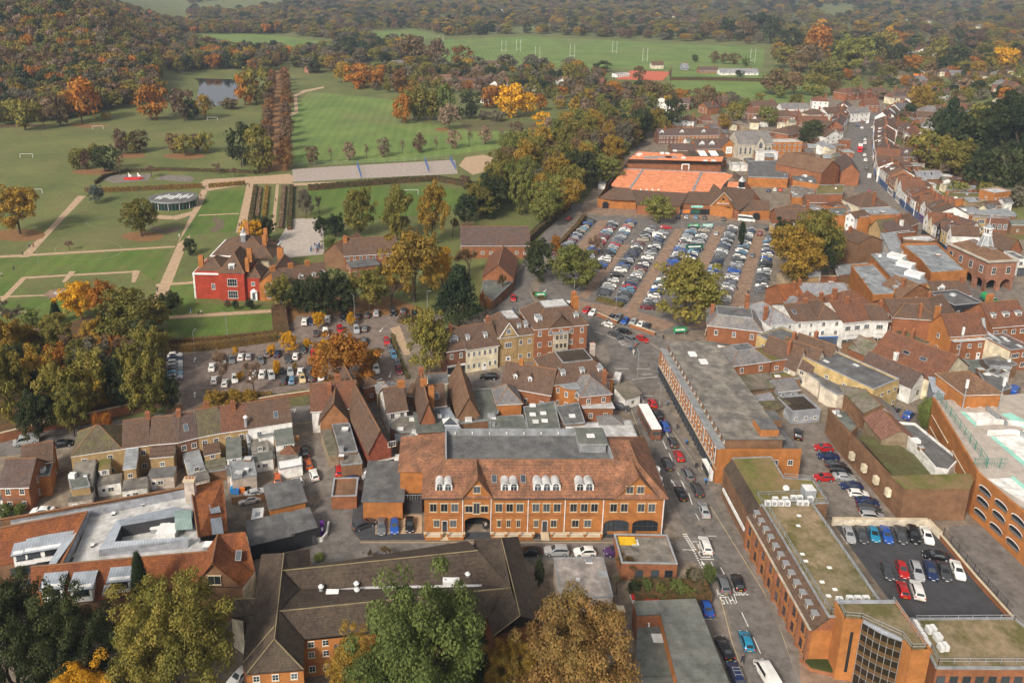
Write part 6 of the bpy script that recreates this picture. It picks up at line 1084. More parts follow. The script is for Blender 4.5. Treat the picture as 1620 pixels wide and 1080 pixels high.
# ---- supermarket
def market():
 root = empty('supermarket',(64,322,0),0,'wide supermarket with orange flat roofs and brown tiled skirts','supermarket'); base = Vector((64,322,0))
 q = lambda x,y,z: pw('x',x,y,z)-base
 def poly(nm,m,ps,par=root):
  b = MB()
  for p in ps: b.face([q(*v) for v in p],m)
  return b.obj(nm,par)
 fl = poly('flat_roof','salmon',[[(235,445,6.2),(330,330,6.2),(480,332,6.2),(1115,360,6.2),(1185,380,6.2),(1130,420,6.2),(1070,510,6.2),(830,518,6.2),(385,490,6.2),(232,465,6.2)],[(365,255,8.5),(440,195,8.5),(1105,232,8.5),(1090,275,8.5)],[(1130,470,7),(1140,430,7),(1220,430,7),(1222,475,7)]])
 rf = poly('roof','r_brown',[[(125,560,4),(255,470,8.2),(380,480,8.2),(430,578,4.4),(250,572,4.4)],[(385,490,6.6),(830,518,6.6),(765,625,4),(430,610,4)],[(830,505,6.8),(1070,510,6.8),(1005,610,4.2),(765,598,4.2)],[(1085,480,10.5),(1060,520,8.6),(1003,612,4.4),(1003,600,4.4)],[(1110,440,10.8),(1085,480,10.8),(1190,640,4),(1225,655,4),(1350,490,8.5),(1120,470,10.8)],[(1350,490,8.5),(1225,655,4),(1330,570,7)],[(1335,570,7.5),(1460,575,7.5),(1465,655,4),(1410,652,4)],[(1335,570,7.5),(1410,652,4),(1250,640,4),(1235,670,3.6)],[(365,255,8.9),(1090,275,8.9),(1085,300,6.4),(350,285,6.4)],[(300,300,5),(360,250,8.9),(350,285,6.4),(235,420,6.3),(200,460,4)],[(1180,345,8),(1250,395,5),(1235,440,5),(1170,395,6.5)]])
 b = MB()
 for pts,m in (([(125,560,4),(250,572,4),(425,578,4)],'brick_orange'),([(430,612,4),(765,628,4)],'brick'),([(765,598,4),(1003,612,4)],'brick'),([(1178,640,4),(1225,660,4)],'brick'),([(1235,662,4),(1410,655,4),(1440,655,4),(1465,655,4)],'brick_orange'),([(1000,612,4.4),(1178,640,4.4)],'brick_orange'),([(350,285,6.3),(1085,300,6.3)],'brick'),([(1465,655,4),(1250,395,4),(1180,345,4)],'brick'),([(300,300,4.8),(125,560,4)],'brick')):
  v = [q(*p) for p in pts]
  for u,w_ in zip(v,v[1:]): b.face([(u.x,u.y,-.3),(w_.x,w_.y,-.3),w_+Vector((0,0,0)),u],m)
 g0,g1,gt = q(1000,600,4.6),q(1180,600,4.6),q(1090,520,9.6); yy = min(g0.y,g1.y)-1.2
 b.face([(g0.x,yy,-.3),(g1.x,yy,-.3),(g1.x,yy,4.6),((g0.x+g1.x)/2,yy,9.9),(g0.x,yy,4.6)],'brick_orange'); b.obj('wall',root)
 gx = (g0.x+g1.x)/2
 b = MB(); [b.face(p,'r_brown') for p in ([(g0.x-.5,yy-.5,4.1),(gx,yy-.5,10.2),(gx,yy+14,10.4),(g0.x-.5,yy+8,4.1)][::-1],[(g1.x+.5,yy-.5,4.1),(g1.x+.5,yy+8,4.1),(gx,yy+14,10.4),(gx,yy-.5,10.2)][::-1])]; b.tube((g0.x-.5,yy-.55,4.1),(gx,yy-.55,10.2),.16,'stone_trim',4); b.tube((g1.x+.5,yy-.55,4.1),(gx,yy-.55,10.2),.16,'stone_trim',4); b.obj('gable_roof',rf)
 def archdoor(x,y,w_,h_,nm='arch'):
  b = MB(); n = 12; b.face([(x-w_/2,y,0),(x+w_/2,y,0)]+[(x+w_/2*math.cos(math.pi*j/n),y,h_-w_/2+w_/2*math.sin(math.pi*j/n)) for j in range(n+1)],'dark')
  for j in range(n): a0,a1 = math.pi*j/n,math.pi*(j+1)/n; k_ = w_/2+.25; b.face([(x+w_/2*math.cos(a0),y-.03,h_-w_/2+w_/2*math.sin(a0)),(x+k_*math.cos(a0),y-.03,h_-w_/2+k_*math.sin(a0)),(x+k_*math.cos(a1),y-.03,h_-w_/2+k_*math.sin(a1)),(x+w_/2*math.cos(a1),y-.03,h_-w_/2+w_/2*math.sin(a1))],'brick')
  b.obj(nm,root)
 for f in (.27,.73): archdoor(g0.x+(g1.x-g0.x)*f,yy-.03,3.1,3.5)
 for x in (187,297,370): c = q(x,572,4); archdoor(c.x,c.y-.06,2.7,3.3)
 for x in (1277,1360): c = q(x,659,4); archdoor(c.x,c.y-.12,3.2,3.4)
 me = textmesh('Morrisons',1.25,'frame',.06); o = link('lettering',me,root,(gx,yy-.12,5.1)); o.rotation_euler = (math.pi/2,0,0); b = MB(); b.tube((gx,yy-.02,7),(gx,yy-.1,7),.55,'dark',10); b.tube((gx,yy-.02,5.9),(gx,yy-.12,5.9),.3,'plastic_yellow',8); b.obj('emblem',root)
 b = MB(); a_,c_ = q(850,620,3.2),q(965,625,3.2); b.box(a_.x,a_.y-.4,2.6,c_.x,a_.y-.1,3.6,'mint'); b.box(a_.x+6,a_.y-.42,2.8,c_.x,a_.y-.41,3.5,'frame'); b.obj('sign_board',root)
 for x,m in ((740,'frame'),(815,'plastic_orange'),(890,'shop_green'),(960,'dark')): c = q(x,628,3.5); b = MB(); b.box(c.x-2,c.y-.2,0,c.x+2,c.y-.05,2.6,GL); b.box(c.x-1.6,c.y-.3,.9,c.x+1.6,c.y-.21,2.4,m); b.obj('display_window',root)
 b = MB()
 for a,c in (((480,332,6.35),(375,482,6.35)),((935,352,6.35),(865,500,6.35)),((330,322,6.6),(1120,355,6.6))): u,v_ = q(*a),q(*c); b.obox((u.x,u.y),(v_.x,v_.y),1.,6.2,6.4,'lead')
 b.obj('gutter_strip',fl)
 for x,y,z,w_,d_ in ((535,245,8.5,7,4),(640,240,8.5,8,3),(695,240,8.5,6,3)): c = q(x,y,z); b = MB(); b.box(c.x-w_/2,c.y-d_/2,8.5,c.x+w_/2,c.y+d_/2,8.8,'lead'); b.obj('roof_grille',fl)
 for x,y in ((440,222),(455,215),(625,208),(665,210),(725,190),(790,245),(1025,268),(960,268)): c = q(x,y,8.8); b = MB(); b.box(c.x-1,c.y-.8,8.5,c.x+1,c.y+.8,9.3,'ac_white'); b.obj('roof_unit',fl)
 b = MB(); c = q(810,325,7); b.tube((c.x-2,c.y,6.2),(c.x-2,c.y,9),.3,'ac_white',6); b.tube((c.x-2,c.y,9),(c.x+1.5,c.y,9),.3,'ac_white',6); b.tube((c.x+1.5,c.y,9),(c.x+1.5,c.y,6.2),.3,'ac_white',6); b.obj('duct',fl)
 for i in range(4): c = q(460+i*46,490,6.5); b = MB(); b.cyl(c.x,c.y,6.2,6.8,.5,.2,'frame',6); b.obj('roof_cowl',fl)
 b = MB(); c = q(1240,470,7.5); b.box(c.x-1,c.y-1,7,c.x+1,c.y+1,10.2,'dark'); b.cyl(c.x,c.y,10.2,12.6,1.7,.05,'lead_pale',4); b.box(c.x-1.4,c.y-1.4,6.8,c.x+1.4,c.y+1.4,7.4,'frame'); b.obj('louvre_turret',rf)
 b = MB(); c = q(865,215,9); b.box(c.x-5,c.y-4,8.4,c.x+16,c.y+5,8.6,'r_brown'); [b.face([(c.x+o_,c.y-3,8.7),(c.x+o_+4,c.y-3,8.7),(c.x+o_+4,c.y+3,10.2),(c.x+o_,c.y+3,10.2)],'frame' if o_ in (3,9) else 'r_dark') for o_ in (-2,3,9,13)]; b.obj('rooflight_block',rf)
market()
flat('x',[(130,440),(180,378),(218,380),(185,445)],3.,'lead_pale','white','white lorry trailer shed at the left of the supermarket',par=.1,cat='trailer',name='trailer'); H('x',1240,720-60,1240+1,720-61,3,1,'f',.1) if 0 else None
H('o',240,330,300,395,4,12,'x',3,'brick','r_brown','covered walkway roof right of the supermarket arches',cat='arcade',name='arcade'); H('o',380,355,640,355,4.4,9,'hip',3.2,'brick_orange','r_brown','brown hipped hall right of the supermarket',win_=None); H('o',580,235,765,238,4.5,5,'g',2.6,'brick_brown','r_red','rust roofed cottage right of the small yard',win_=None)
H('o',655,325,760,312,5,7,'f',.5,'brick_brown','lead','small dark walled flat roof beside the pale facade',cat='commercial block') ; flat('o',[(760,300),(950,290),(975,375),(820,372)],7,'felt_green','brick_orange','grey roofed brick block beside the white three storey facade',par=.5,cat='commercial block',name='commercial_block')
H('o',950,360,1035,385,8.4,8,'x',1.5,'white','r_brown','white three storey facade behind the dense golden tree',win_=(3,2,.9,1.1)); H('o',1035,388,1175,385,8,7,'f',.5,'brick_orange','felt','blank orange brick block right of the white facade',cat='commercial block'); flat('o',[(1080,300),(1370,295),(1460,350),(1180,355)],8.4,'lead','brick_orange','long pale grey flat roof at the high street corner',par=.4,cat='commercial block',name='commercial_block')
H('o',915,215,1080,290,6,14,'hip',5,'cream','r_brown','large brown pyramid roof beside the high street',win_=None); H('o',1170,480,1290,525,6,10,'x',4,'brick_yellow','r_moss','brown roofed house with yellow gable by the corner block',win_=None); H('o',1355,520,1540,500,6.5,9,'g',3,'brick','r_plum','plum roofed house with white coping behind the corner',win_=None); H('o',820,280,930,262,4,5,'lf',.6,'brick','r_red','thin rust roof behind the grey roofed block',win_=None,cat='outbuilding')
# church, school and big blocks behind the supermarket (key n)
o, ro = H('n',760,395,1000,390,9,14,'g',6,'stone','r_grey','large stone church with steep grey roof and white glazed front',win_=(1,7,1.4,4.),cat='church',name='church',sides=0)
b = MB(); w_ = math.hypot(*(pw('n',1000,390,9)-pw('n',760,395,9)).xy); b.box(w_*.42,-4,-.3,w_*.68,0,9.5,'stone'); b.face([(w_*.42,-4.01,9.5),(w_*.68,-4.01,9.5),(w_*.55,-4.01,13.5)],'stone'); b.face([(w_*.4,-4.2,9.2),(w_*.55,-4.2,13.8),(w_*.55,5,13.8),(w_*.4,3,9.2)][::-1],'r_grey'); b.face([(w_*.7,-4.2,9.2),(w_*.7,3,9.2),(w_*.55,5,13.8),(w_*.55,-4.2,13.8)][::-1],'r_grey'); b.obj('transept',o); win(o,w_*.55,-4.05,7,2.2,2.6,'a')
b = MB(); b.box(w_*.4,-9,-.3,w_*.95,-4.1,6,'white','lead_pale'); b.obj('white_vestry',o)
H('n',1000,388,1215,386,9,10,'f',1,'brick_orange','lead_pale','three storey brick block with pale roof edge behind the church',win_=(3,6,1.2,1.3),cat='commercial block')
H('n',1125,520,1315,525,8.5,13,'g',3.4,'brick','r_brown','wide brick hall with shallow brown roof and two rows of windows',win_=(2,6,1,1.3),cat='hall',name='hall'); H('n',1350,600,1480,560,8.5,24,'x',4.6,'brick','r_tan','long tan roofed brick hall running back from the yard',cat='hall',name='hall',win_=None); H('n',1490,590,1620,600,7,26,'x',4,'brick','r_plum','long plum roof between the hall and the high street',cat='hall',name='hall',win_=None)
flat('n',[(825,520),(985,520),(1100,505),(1110,640),(825,630)],5,'felt','brick_orange','blank brick service block facing the small gravel yard',par=.4,cat='commercial block',name='commercial_block'); flat('n',[(1135,620),(1290,620),(1330,690),(1145,660)],6,'felt','brick_orange','dark roofed brick block right of the small gravel yard',par=.5,cat='commercial block',name='commercial_block'); flat('n',[(1130,700),(1290,690),(1300,770),(1140,770)],4,'felt_patch','brick_orange','low brick block above the blue canopy',par=.3,cat='commercial block',name='commercial_block'); flat('n',[(1310,690),(1510,690),(1500,750),(1310,755)],4.6,'moss','brick','brown grey ribbed roof near the high street corner',par=.3,cat='commercial block',name='commercial_block')
for i,x in enumerate((740,800)): H('n',x-25,548,x+28,548,3.2,5,'f',.5,'white','lead_pale',('left','right')[i]+' white cabin behind the supermarket',cat='cabin')
o, ro = H('n',460,430,745,425,5,11,'g',4.6,'brick_orange','r_plum','orange brick school with plum roof and star patterned window',win_=(1,5),cat='school',name='school',dorm=((.15,3.2),(.4,3.2)),dst='gab')
b = MB(); w_ = math.hypot(*(pw('n',745,425,5)-pw('n',460,430,5)).xy); x0 = w_*.62; x1 = w_*.98; b.face([(x0,-.5,-.3),(x1,-.5,-.3),(x1,-.5,6),((x0+x1)/2,-.5,10),(x0,-.5,6)],'brick_orange'); [b.face(p,'r_plum') for p in ([(x0-.4,-.8,5.7),((x0+x1)/2,-.8,10.3),((x0+x1)/2,7,10.3),(x0-.4,3,5.7)][::-1],[(x1+.4,-.8,5.7),(x1+.4,3,5.7),((x0+x1)/2,7,10.3),((x0+x1)/2,-.8,10.3)][::-1])]; b.obj('gable',o)
b = MB(); xc = (x0+x1)/2; b.box(xc-1.8,-.6,2,xc+1.8,-.51,6,'frame'); [b.tube((xc+1.1*math.cos(t*1.047)*(k_),-.6,4+1.2*math.sin(t*1.047)*k_),(xc+1.1*math.cos(t*1.047)*k_,-.64,4+1.2*math.sin(t*1.047)*k_),.35,GL,6) for t in range(6) for k_ in (1,)]; b.tube((xc,-.6,4),(xc,-.64,4),.35,GL,6); b.obj('pattern_window',o)
H('n',285,440,455,440,4,8,'g',3,'brick_brown','r_plum','low plum roofed school wing left of the star window',cat='school',name='school')
for i,(x0,x1,w_) in enumerate(((190,240,'brick_dark'),(240,325,'brick_dark'),(325,390,'brick_orange'),(390,480,'brick_orange'),(480,545,'brick_orange'),(545,620,'brick_orange'))):
 H('n',x0,338-i*1,x1,337-i,5.4,8,'g',3.6,w_,'r_plum',f'brick town house with plum roof behind the supermarket, {nth(i)} from left',win_=(2,3,.9,1.2),dorm=((.5,2.4),) if i in (0,2,4) else (),dst='gab',grp='town houses behind the supermarket',over=.1,sides=0)
# village houses by the cricket ground
VH = """n 470 125 540 140 5 9 x brick r_plum;n 500 232 580 232 4.5 9 hip brick r_red;n 545 90 700 85 5 8 g brick r_brown;n 330 105 410 110 5 8 g brick_dark r_plum;n 330 225 440 235 4.5 8 hip white r_brown;n 200 120 270 130 4 8 x white r_brown;n 815 175 905 180 5 9 g brick r_red;n 860 130 1040 125 5 8 g brick_dark r_brown;n 850 220 900 235 4 6 x white r_brown;n 1070 145 1260 145 5.4 8 g white r_grey;n 1035 200 1130 200 5 8 g brick r_brown;n 1130 205 1210 205 4.6 7 g white r_red;n 1190 240 1400 245 4.6 8 g brick r_red;n 1265 190 1380 185 4.8 8 hip cream r_brown;n 1115 330 1260 300 5 11 hip brick r_brown;n 1285 90 1400 95 6 10 hip white r_red;n 1395 180 1540 170 5 9 g white r_brown;n 1380 345 1490 330 5 10 x white r_brown;n 1370 290 1490 260 5 9 x brick r_brown;n 0 30 60 30 4 8 g white r_brown;c 775 445 890 435 6 10 hip brick r_red;c 905 440 960 440 5.4 9 g brick r_brown;c 800 535 890 535 6 8 g white r_grey;c 870 500 935 500 5.5 8 g brick r_red;c 1010 360 1150 355 5 9 g cream r_moss;c 1100 375 1170 370 5 8 x brick plastic_orange;c 1200 445 1350 440 4 9 f brick lead;c 1160 470 1240 470 4 8 g white r_slate;c 1270 370 1345 375 5 8 g brick r_grey;c 1375 375 1460 375 4.6 8 hip cream r_brown;c 1495 370 1600 370 4.6 9 x cream r_grey;c 1300 280 1380 290 5 8 g brick_pink r_red;c 1410 255 1480 255 5 8 g white r_red;c 1270 310 1320 320 5 7 g brick r_red;c 1360 325 1420 335 5 8 g brick r_red;c 1515 455 1600 455 5 9 hip cream r_brown;c 1300 545 1400 550 5 9 g brick r_red;c 1345 590 1420 585 4.6 8 g white r_brown;c 1500 130 1560 130 6 10 m brick_pink r_red;c 750 190 845 190 6 10 g brick_dark r_plum;c 475 235 570 235 5 10 hip cream r_red;c 700 110 770 105 5 9 hip white r_grey;c 375 85 440 80 4 8 g white r_plum;c 280 75 320 70 4 8 g white r_grey;c 30 100 100 95 4.4 9 g brick_pink r_red;c 840 130 900 130 5 8 g brick_pink r_red;c 990 245 1040 245 5 9 hip cream r_grey;c 1080 260 1130 260 5 9 hip cream r_grey;c 1330 90 1400 90 5 9 hip white r_red;c 1440 60 1500 60 5 9 hip brick_pink r_red;c 920 80 980 80 5 9 g white r_grey;c 80 335 170 335 3 7 g brick r_plum;c 180 345 360 345 2.8 9 g white r_slate;c 0 320 28 320 3 8 g grey_render r_slate;b 235 305 312 300 4.5 8 hip white r_grey;b 295 345 350 345 4 8 g white r_plum;b 440 375 520 375 4.6 9 g brick_brown r_tan;b 525 380 600 385 4.6 9 x brick_brown r_brown;b 575 395 640 395 4.6 9 g brick r_plum;b 645 385 710 385 4.4 8 g grey_render r_plum;b 665 305 770 308 4 9 g brick_brown r_plum;b 705 400 750 405 4 8 x white r_red;b 660 465 700 470 4 6 x white r_brown;b 825 415 925 415 3 8 f white lead_pale;b 1025 385 1085 385 4 8 x white r_brown;b 1175 390 1240 395 4 8 g brick r_red;b 1310 355 1370 350 3 6 f white lead;b 1370 435 1490 430 4.5 10 hip white r_plum;b 1480 480 1560 485 4.4 8 x white r_brown;b 400 360 440 360 4 8 g brick r_plum;b 355 385 400 390 4 8 g brick_brown r_red;b 140 345 190 345 4 8 g brick_pink r_plum;b 740 385 810 390 4 8 hip white r_red;b 1475 310 1530 310 4 8 g cream r_brown;b 175 65 290 60 4 9 g brick_pink r_plum;a 1465 330 1520 325 4 8 g brick_pink r_plum;b 1420 90 1470 88 4 9 f white lead_pale"""
wn_ = dict(white='white', cream='cream', brick='red brick', brick_dark='dark brick', brick_pink='pinkish', brick_brown='brown brick', grey_render='grey', brick_yellow='yellow brick')
rn_ = dict(r_plum='plum', r_red='rust red', r_brown='brown', r_grey='grey', r_moss='mossy', plastic_orange='bright orange', lead='pale flat', r_slate='slate', r_tan='tan', lead_pale='white flat')
zn_ = dict(n='between the supermarket and cricket ground', c='in the far village, top right', b='in the lane beyond the meadow', a='beyond the tree avenue')
vh = [v.split() for v in VH.split(';')]; cnt = defaultdict(list) if 'defaultdict' in globals() else {}
from collections import defaultdict
cnt = defaultdict(list)
for v in vh: cnt[(v[0],v[8],v[9])].append(float(v[1]))
for v in vh:
 k_ = v[0]; x0,y0,x1,y1 = map(float,v[1:5]); h_,d_ = float(v[5]),float(v[6]); L_ = sorted(cnt[(k_,v[8],v[9])]); i = L_.index(x0)
 lab = f'{wn_[v[8]]} house with {rn_[v[9]]} roof {zn_[k_]}' + ('' if len(L_) == 1 else f', {nth(i)} from left')
 w_ = (x1-x0)/3 if k_ != 'n' else (x1-x0)/4.5
 p = G(*Q(k_,(x0+x1)/2,(y0+y1)/2+12)); A_, B_ = place(k_,x0,y0,x1,y1,h_); vv = B_-A_; zt = max(0,terr(A_.x,A_.y))
 if zt > .5: # hillside
  g0 = G(*Q(k_,x0,y0+10)); A_ = g0; sc = F/(g0.y*cP+HC*sP); vv = Vector((w_/sc,0,0))
 o, ro = block(A_, math.atan2(vv.y,vv.x), max(6,math.hypot(vv.x,vv.y)), d_+2, h_, v[7], 3.4 if v[7] != 'f' else .5, v[8], v[9], lab, (2,3,1.2,1.2) if h_ > 3.5 else (1,6,1.4,1.2), chim=((.85,.5),) if v[7] != 'f' else (), grp='houses '+zn_[k_], sides=0, z0=zt)
# scattered villas among the far trees
vr = random.Random(31); vn = defaultdict(int); VV = []
for zone,poly_,n_ in (('on the wooded slopes, top right',(1060,1610,22,98),46),('among trees beyond the mound',(1400,1615,100,215),26),('far beyond the sports field',(560,1040,18,44),10)):
 for i in range(n_):
  x = vr.uniform(*poly_[:2]); y = vr.uniform(*poly_[2:])
  if x < 1245 and y > 54: continue
  VV.append((zone,x,y,vr.choice(['white','cream','brick_pink','white','brick']),vr.choice(['r_red','r_brown','r_grey','r_plum'])))
VV.sort(key=lambda t: t[1])
vt = defaultdict(int)
for v in VV: vt[(v[0],v[3],v[4])] += 1
for zone,x,y,wl,rf_ in VV:
 g = G(x,y); k_ = (zone,wl,rf_); i = vn[k_]; vn[k_] += 1
 block(g,vr.uniform(-.5,.5),vr.uniform(11,17),9,vr.uniform(5,6.5),vr.choice(['g','hip','x']),3.6,wl,rf_,f'{wn_[wl]} villa with {rn_[rf_]} roof {zone}'+('' if vt[k_] == 1 else f', {nth(i)} from left'),(2,3,1.6,1.4),grp='villas '+zone,sides=0,z0=g.z)
# small sheds, extensions and stores filling the back yards of the town
fr_ = random.Random(12); BL = [o for o in C.objects if o.type == 'EMPTY' and o.parent is None and o.get('category') in ('house','shop','hall','commercial block','extension','flat roofed extension','school','barn','shed','workshop','warehouse','office','apartment block','shops','store','church','supermarket','bank','villa')]
mp_ = defaultdict(list); FT = []
for o in BL:
 for c in o.children:
  if c.name.startswith(('wall','roof')) and c.type == 'MESH':
   xs = [v.co for v in c.data.vertices]; ca,sa = math.cos(o.rotation_euler.z),math.sin(o.rotation_euler.z)
   x0,x1,y0,y1 = min(v.x for v in xs),max(v.x for v in xs),min(v.y for v in xs),max(v.y for v in xs)
   FT.append([(o.location.x+a*ca-b2*sa,o.location.y+a*sa+b2*ca) for a,b2 in ((x0-2,y0-2),(x1+2,y0-2),(x1+2,y1+2),(x0-2,y1+2))])
def free(x,y): return not any(INP(x,y,f) for f in FT)
AREA = [[(1225,372),(1330,330),(1440,400),(1500,480),(1620,520),(1620,610),(1470,620),(1400,560),(1225,470)],[(1060,195),(1330,205),(1345,300),(1100,262)],[(1400,230),(1480,260),(1600,330),(1600,380),(1500,330),(1420,290)],[(485,640),(760,620),(1000,640),(1000,690),(640,700),(500,740)],[(120,740),(300,715),(470,690),(470,740),(300,760)]]
ds_ = defaultdict(int); SH = []
for a_ in AREA:
 q_ = [tuple(W(x,y))[:2] for x,y in a_]; xs = [p[0] for p in q_]; ys = [p[1] for p in q_]
 for _ in range(260):
  x,y = fr_.uniform(min(xs),max(xs)),fr_.uniform(min(ys),max(ys))
  if INP(x,y,q_) and free(x,y) and free(x+2.5,y+2.5) and free(x-2,y+2): SH.append((x,y)); s_ = 3.2; FT.append([(x-s_,y-s_),(x+s_,y-s_),(x+s_,y+s_),(x-s_,y+s_)])
SH = [(x,y,fr_.choice(['brick','white','brick_brown','brick_yellow','old_wood','cream']),fr_.choice(['felt','r_brown','r_red','lead','fibre','felt_green'])) for x,y in SH]; SH.sort(key=lambda t: CX+F*t[0]/t[1])
vt = defaultdict(int)
for t in SH: vt[t[2:]] += 1
wn_['old_wood'] = 'wooden'; rn_.update(felt='dark felt',fibre='mottled',felt_green='green grey')
for x,y,wl,rf_ in SH:
 i = ds_[(wl,rf_)]; ds_[(wl,rf_)] += 1; rk = fr_.choice(['f','f','l','g','hip'])
 block((x-2,y-2),fr_.choice((0,.15,-.25,.5)),fr_.uniform(3.5,6.2),fr_.uniform(3,5.6),fr_.uniform(2.5,5),rk,.5 if rk == 'f' else 1.4,wl,rf_,f'small {wn_[wl]} back yard outbuilding with {rn_[rf_]} roof'+('' if vt[(wl,rf_)] == 1 else f', {nth(i)} from left'),(1,1,.9,1.),cat='outbuilding',grp='small outbuildings in the town back yards',sides=0)
print('sheds',len(SH))
# ---- high street rows (key m)
ROW('m',20,215,105,50,5,6.5,9,['brick','white','brick_dark'],['r_brown','r_red','r_plum'],'{col} house at the top left of the high street, {n} from the near end','left upper high street row',shop=('shop_blue','paint_white'),seed=3)
H('m',92,110,250,100,6.2,9,'g',2.6,'white','r_grey','white inn closing the far end of the high street',win_=(2,4),cat='inn'); ROW('m',370,70,300,140,3,6.5,9,['white','grey_render','white'],['r_grey','r_plum'],'{col} shop curving up from the inn, {n} in order','curving upper shops',shop=('shop_blue','paint_white'),seed=4,cat='shop')
ROW('m',560,0,380,95,5,6.8,9,['white','grey_render','brick'],['r_grey','r_plum','r_brown'],'{col} shop at the far top of the high street, {n} in line','far upper shops',shop=('shop_blue','paint_white'),seed=5,cat='shop')
ROW('m',298,165,300,350,6,7.2,11,['brick','brick_orange','white','brick'],['r_brown','r_red','r_plum'],'{col} high street shop on the upper right side, {n} from far end','right upper high street row',shop=('paint_white','shop_green','plastic_red','shop_blue'),seed=6,cat='shop',chimp=.9)
ROW('m',300,350,335,585,6,7.6,11,['white','brick','timber','white','brick'],['r_brown','r_red','r_tan'],'{col} high street shop on the middle right side, {n} from far end','right middle high street row',shop=('paint_white','shop_blue','frame_dark'),seed=7,cat='shop',kinds=('g','x'))
ROW('m',335,585,590,815,7,7.4,11,['white','white','timber','brick','cream'],['r_brown','r_tan','r_red'],'{col} high street shop on the bend, {n} from far end','right bend high street row',shop=('shop_blue','paint_white','frame_dark'),seed=8,cat='shop',kinds=('g','g','x'))
ROW('m',590,815,840,1010,6,7.4,12,['brick','white','timber','white'],['r_brown','r_red'],'{col} high street shop below the bend, {n} from far end','right lower high street row',shop=('shop_blue','paint_white','purple'),seed=9,cat='shop',kinds=('g','x'))
ROW('p',440,330,760,545,6,7.4,10,['white','cream','white','black_paint','ochre'],['r_brown','r_plum','r_red'],'{col} shop opposite the long brick block, {n} from far end','shops above the arcaded hall',shop=('frame_dark','paint_white','shop_blue'),seed=10,cat='shop',kinds=('g','x'))
ROW('m',540,240,720,420,4,6,8,['brick','white','brick_orange'],['r_red','r_brown'],'{col} building behind the high street shops, {n} from far end','second row behind the high street',seed=11) ; ROW('m',350,170,560,260,4,6,9,['brick_dark','brick','white'],['r_plum','r_red','r_slate'],'{col} building behind the upper shops, {n} from left','back row of upper shops',seed=12)
H('m',565,305,630,310,5,12,'f',.5,'cream','lead_pale','cream flat roofed block behind the upper shops',cat='commercial block'); H('m',545,490,690,490,7,9,'g',4,'brick_pink','r_plum','tall brick house with white gabled dormer and big chimneys',win_=(2,2,1.2,1.8),dorm=((.3,1.6),),dst='gab',chim=((.95,.3,1.4,3,'brick_orange'),(.95,.8,1.4,3,'brick_orange'))); H('m',680,680,905,680,4,7,'g',3,'brick_brown','r_slate','long grey slate cottage with two white rooflights',win_=None,skl=((.35,.5),(.6,.5)))
H('m',1100,690,1230,680,4,8,'hip',3,'brick_orange','r_tan','orange brick lodge with brown hipped roof in the gardens',win_=(1,3)); H('m',1360,820,1510,800,8.,7,'f',.5,'brick_orange','lead_pale','square orange brick tower block with white roof box',win_=(2,4,1.,.7),cat='tower',name='tower_block'); flat('m',[(930,860),(1240,855),(1240,815),(960,810)],4.4,'moss','brick_orange','long mossy flat roof over an orange brick wall',par=.3,cat='commercial block',name='commercial_block'); flat('m',[(930,790),(1200,785),(1190,750),(940,755)],4,'lead','brick_orange','grey roof with orange parapet behind the mossy one',par=.3,cat='commercial block',name='commercial_block')
flat('p',[(780,215),(1010,205),(1080,245),(1370,225),(1480,270),(1490,305),(790,265)],7,'lead','brick_brown','long building with pale raised rooflights beyond the town hall',par=.4,cat='commercial block',name='commercial_block'); H('p',930,320,1160,330,6.4,5,'f',.5,'brick_yellow','lead','buff fronted block with wide white window',win_=(2,2,2.6,1.6),cat='commercial block'); H('p',1160,330,1420,340,6.4,6,'f',.5,'brick_dark','lead','dark brick block with two white framed windows',win_=(1,4,1.4,2.2),cat='commercial block')
H('p',950,470,1095,445,6,9,'x',3.2,'white','r_plum','timber framed white gable left of the clock turret',win_=(1,1)) ; H('p',690,430,760,430,6.4,9,'x',3.,'brick','r_red','first orange gable behind the high street shops',win_=None); H('p',840,500,945,470,6,11,'x',3.,'brick_orange','r_red','rust roof with orange gable wall beyond the shops',win_=None); H('p',1300,640,1400,600,4.6,8,'g',2.6,'brick','r_plum','plum roof right of the clock turret',win_=None); H('p',1400,700,1560,680,6,12,'x',4.2,'brick','r_brown','brown roof with white verge at the right edge',win_=None); H('p',1530,800,1640,800,6,8,'f',.5,'white','felt','white and black shop right of the town hall',win_=(2,2,1.4,1.4),shop='frame_dark',cat='shop')
# more houses filling the quarter between shops and yard (key l)
H('o',1540,470,1640,430,5.5,8,'g',3,'brick','r_brown','brown roofed shop behind the corner, right one',win_=None); H('p',110,490,330,470,6,8,'g',2.6,'brick','r_plum','plum roofed range with white copings near the high street',win_=None,chim=((.55,.3,1.2,2,'white'),)); flat('p',[(190,545),(410,525),(500,530),(600,580),(490,600),(210,580)],6,'lead_pale','brick_brown','pale flat roof left of the high street shops',par=.5,cat='commercial block',name='commercial_block')
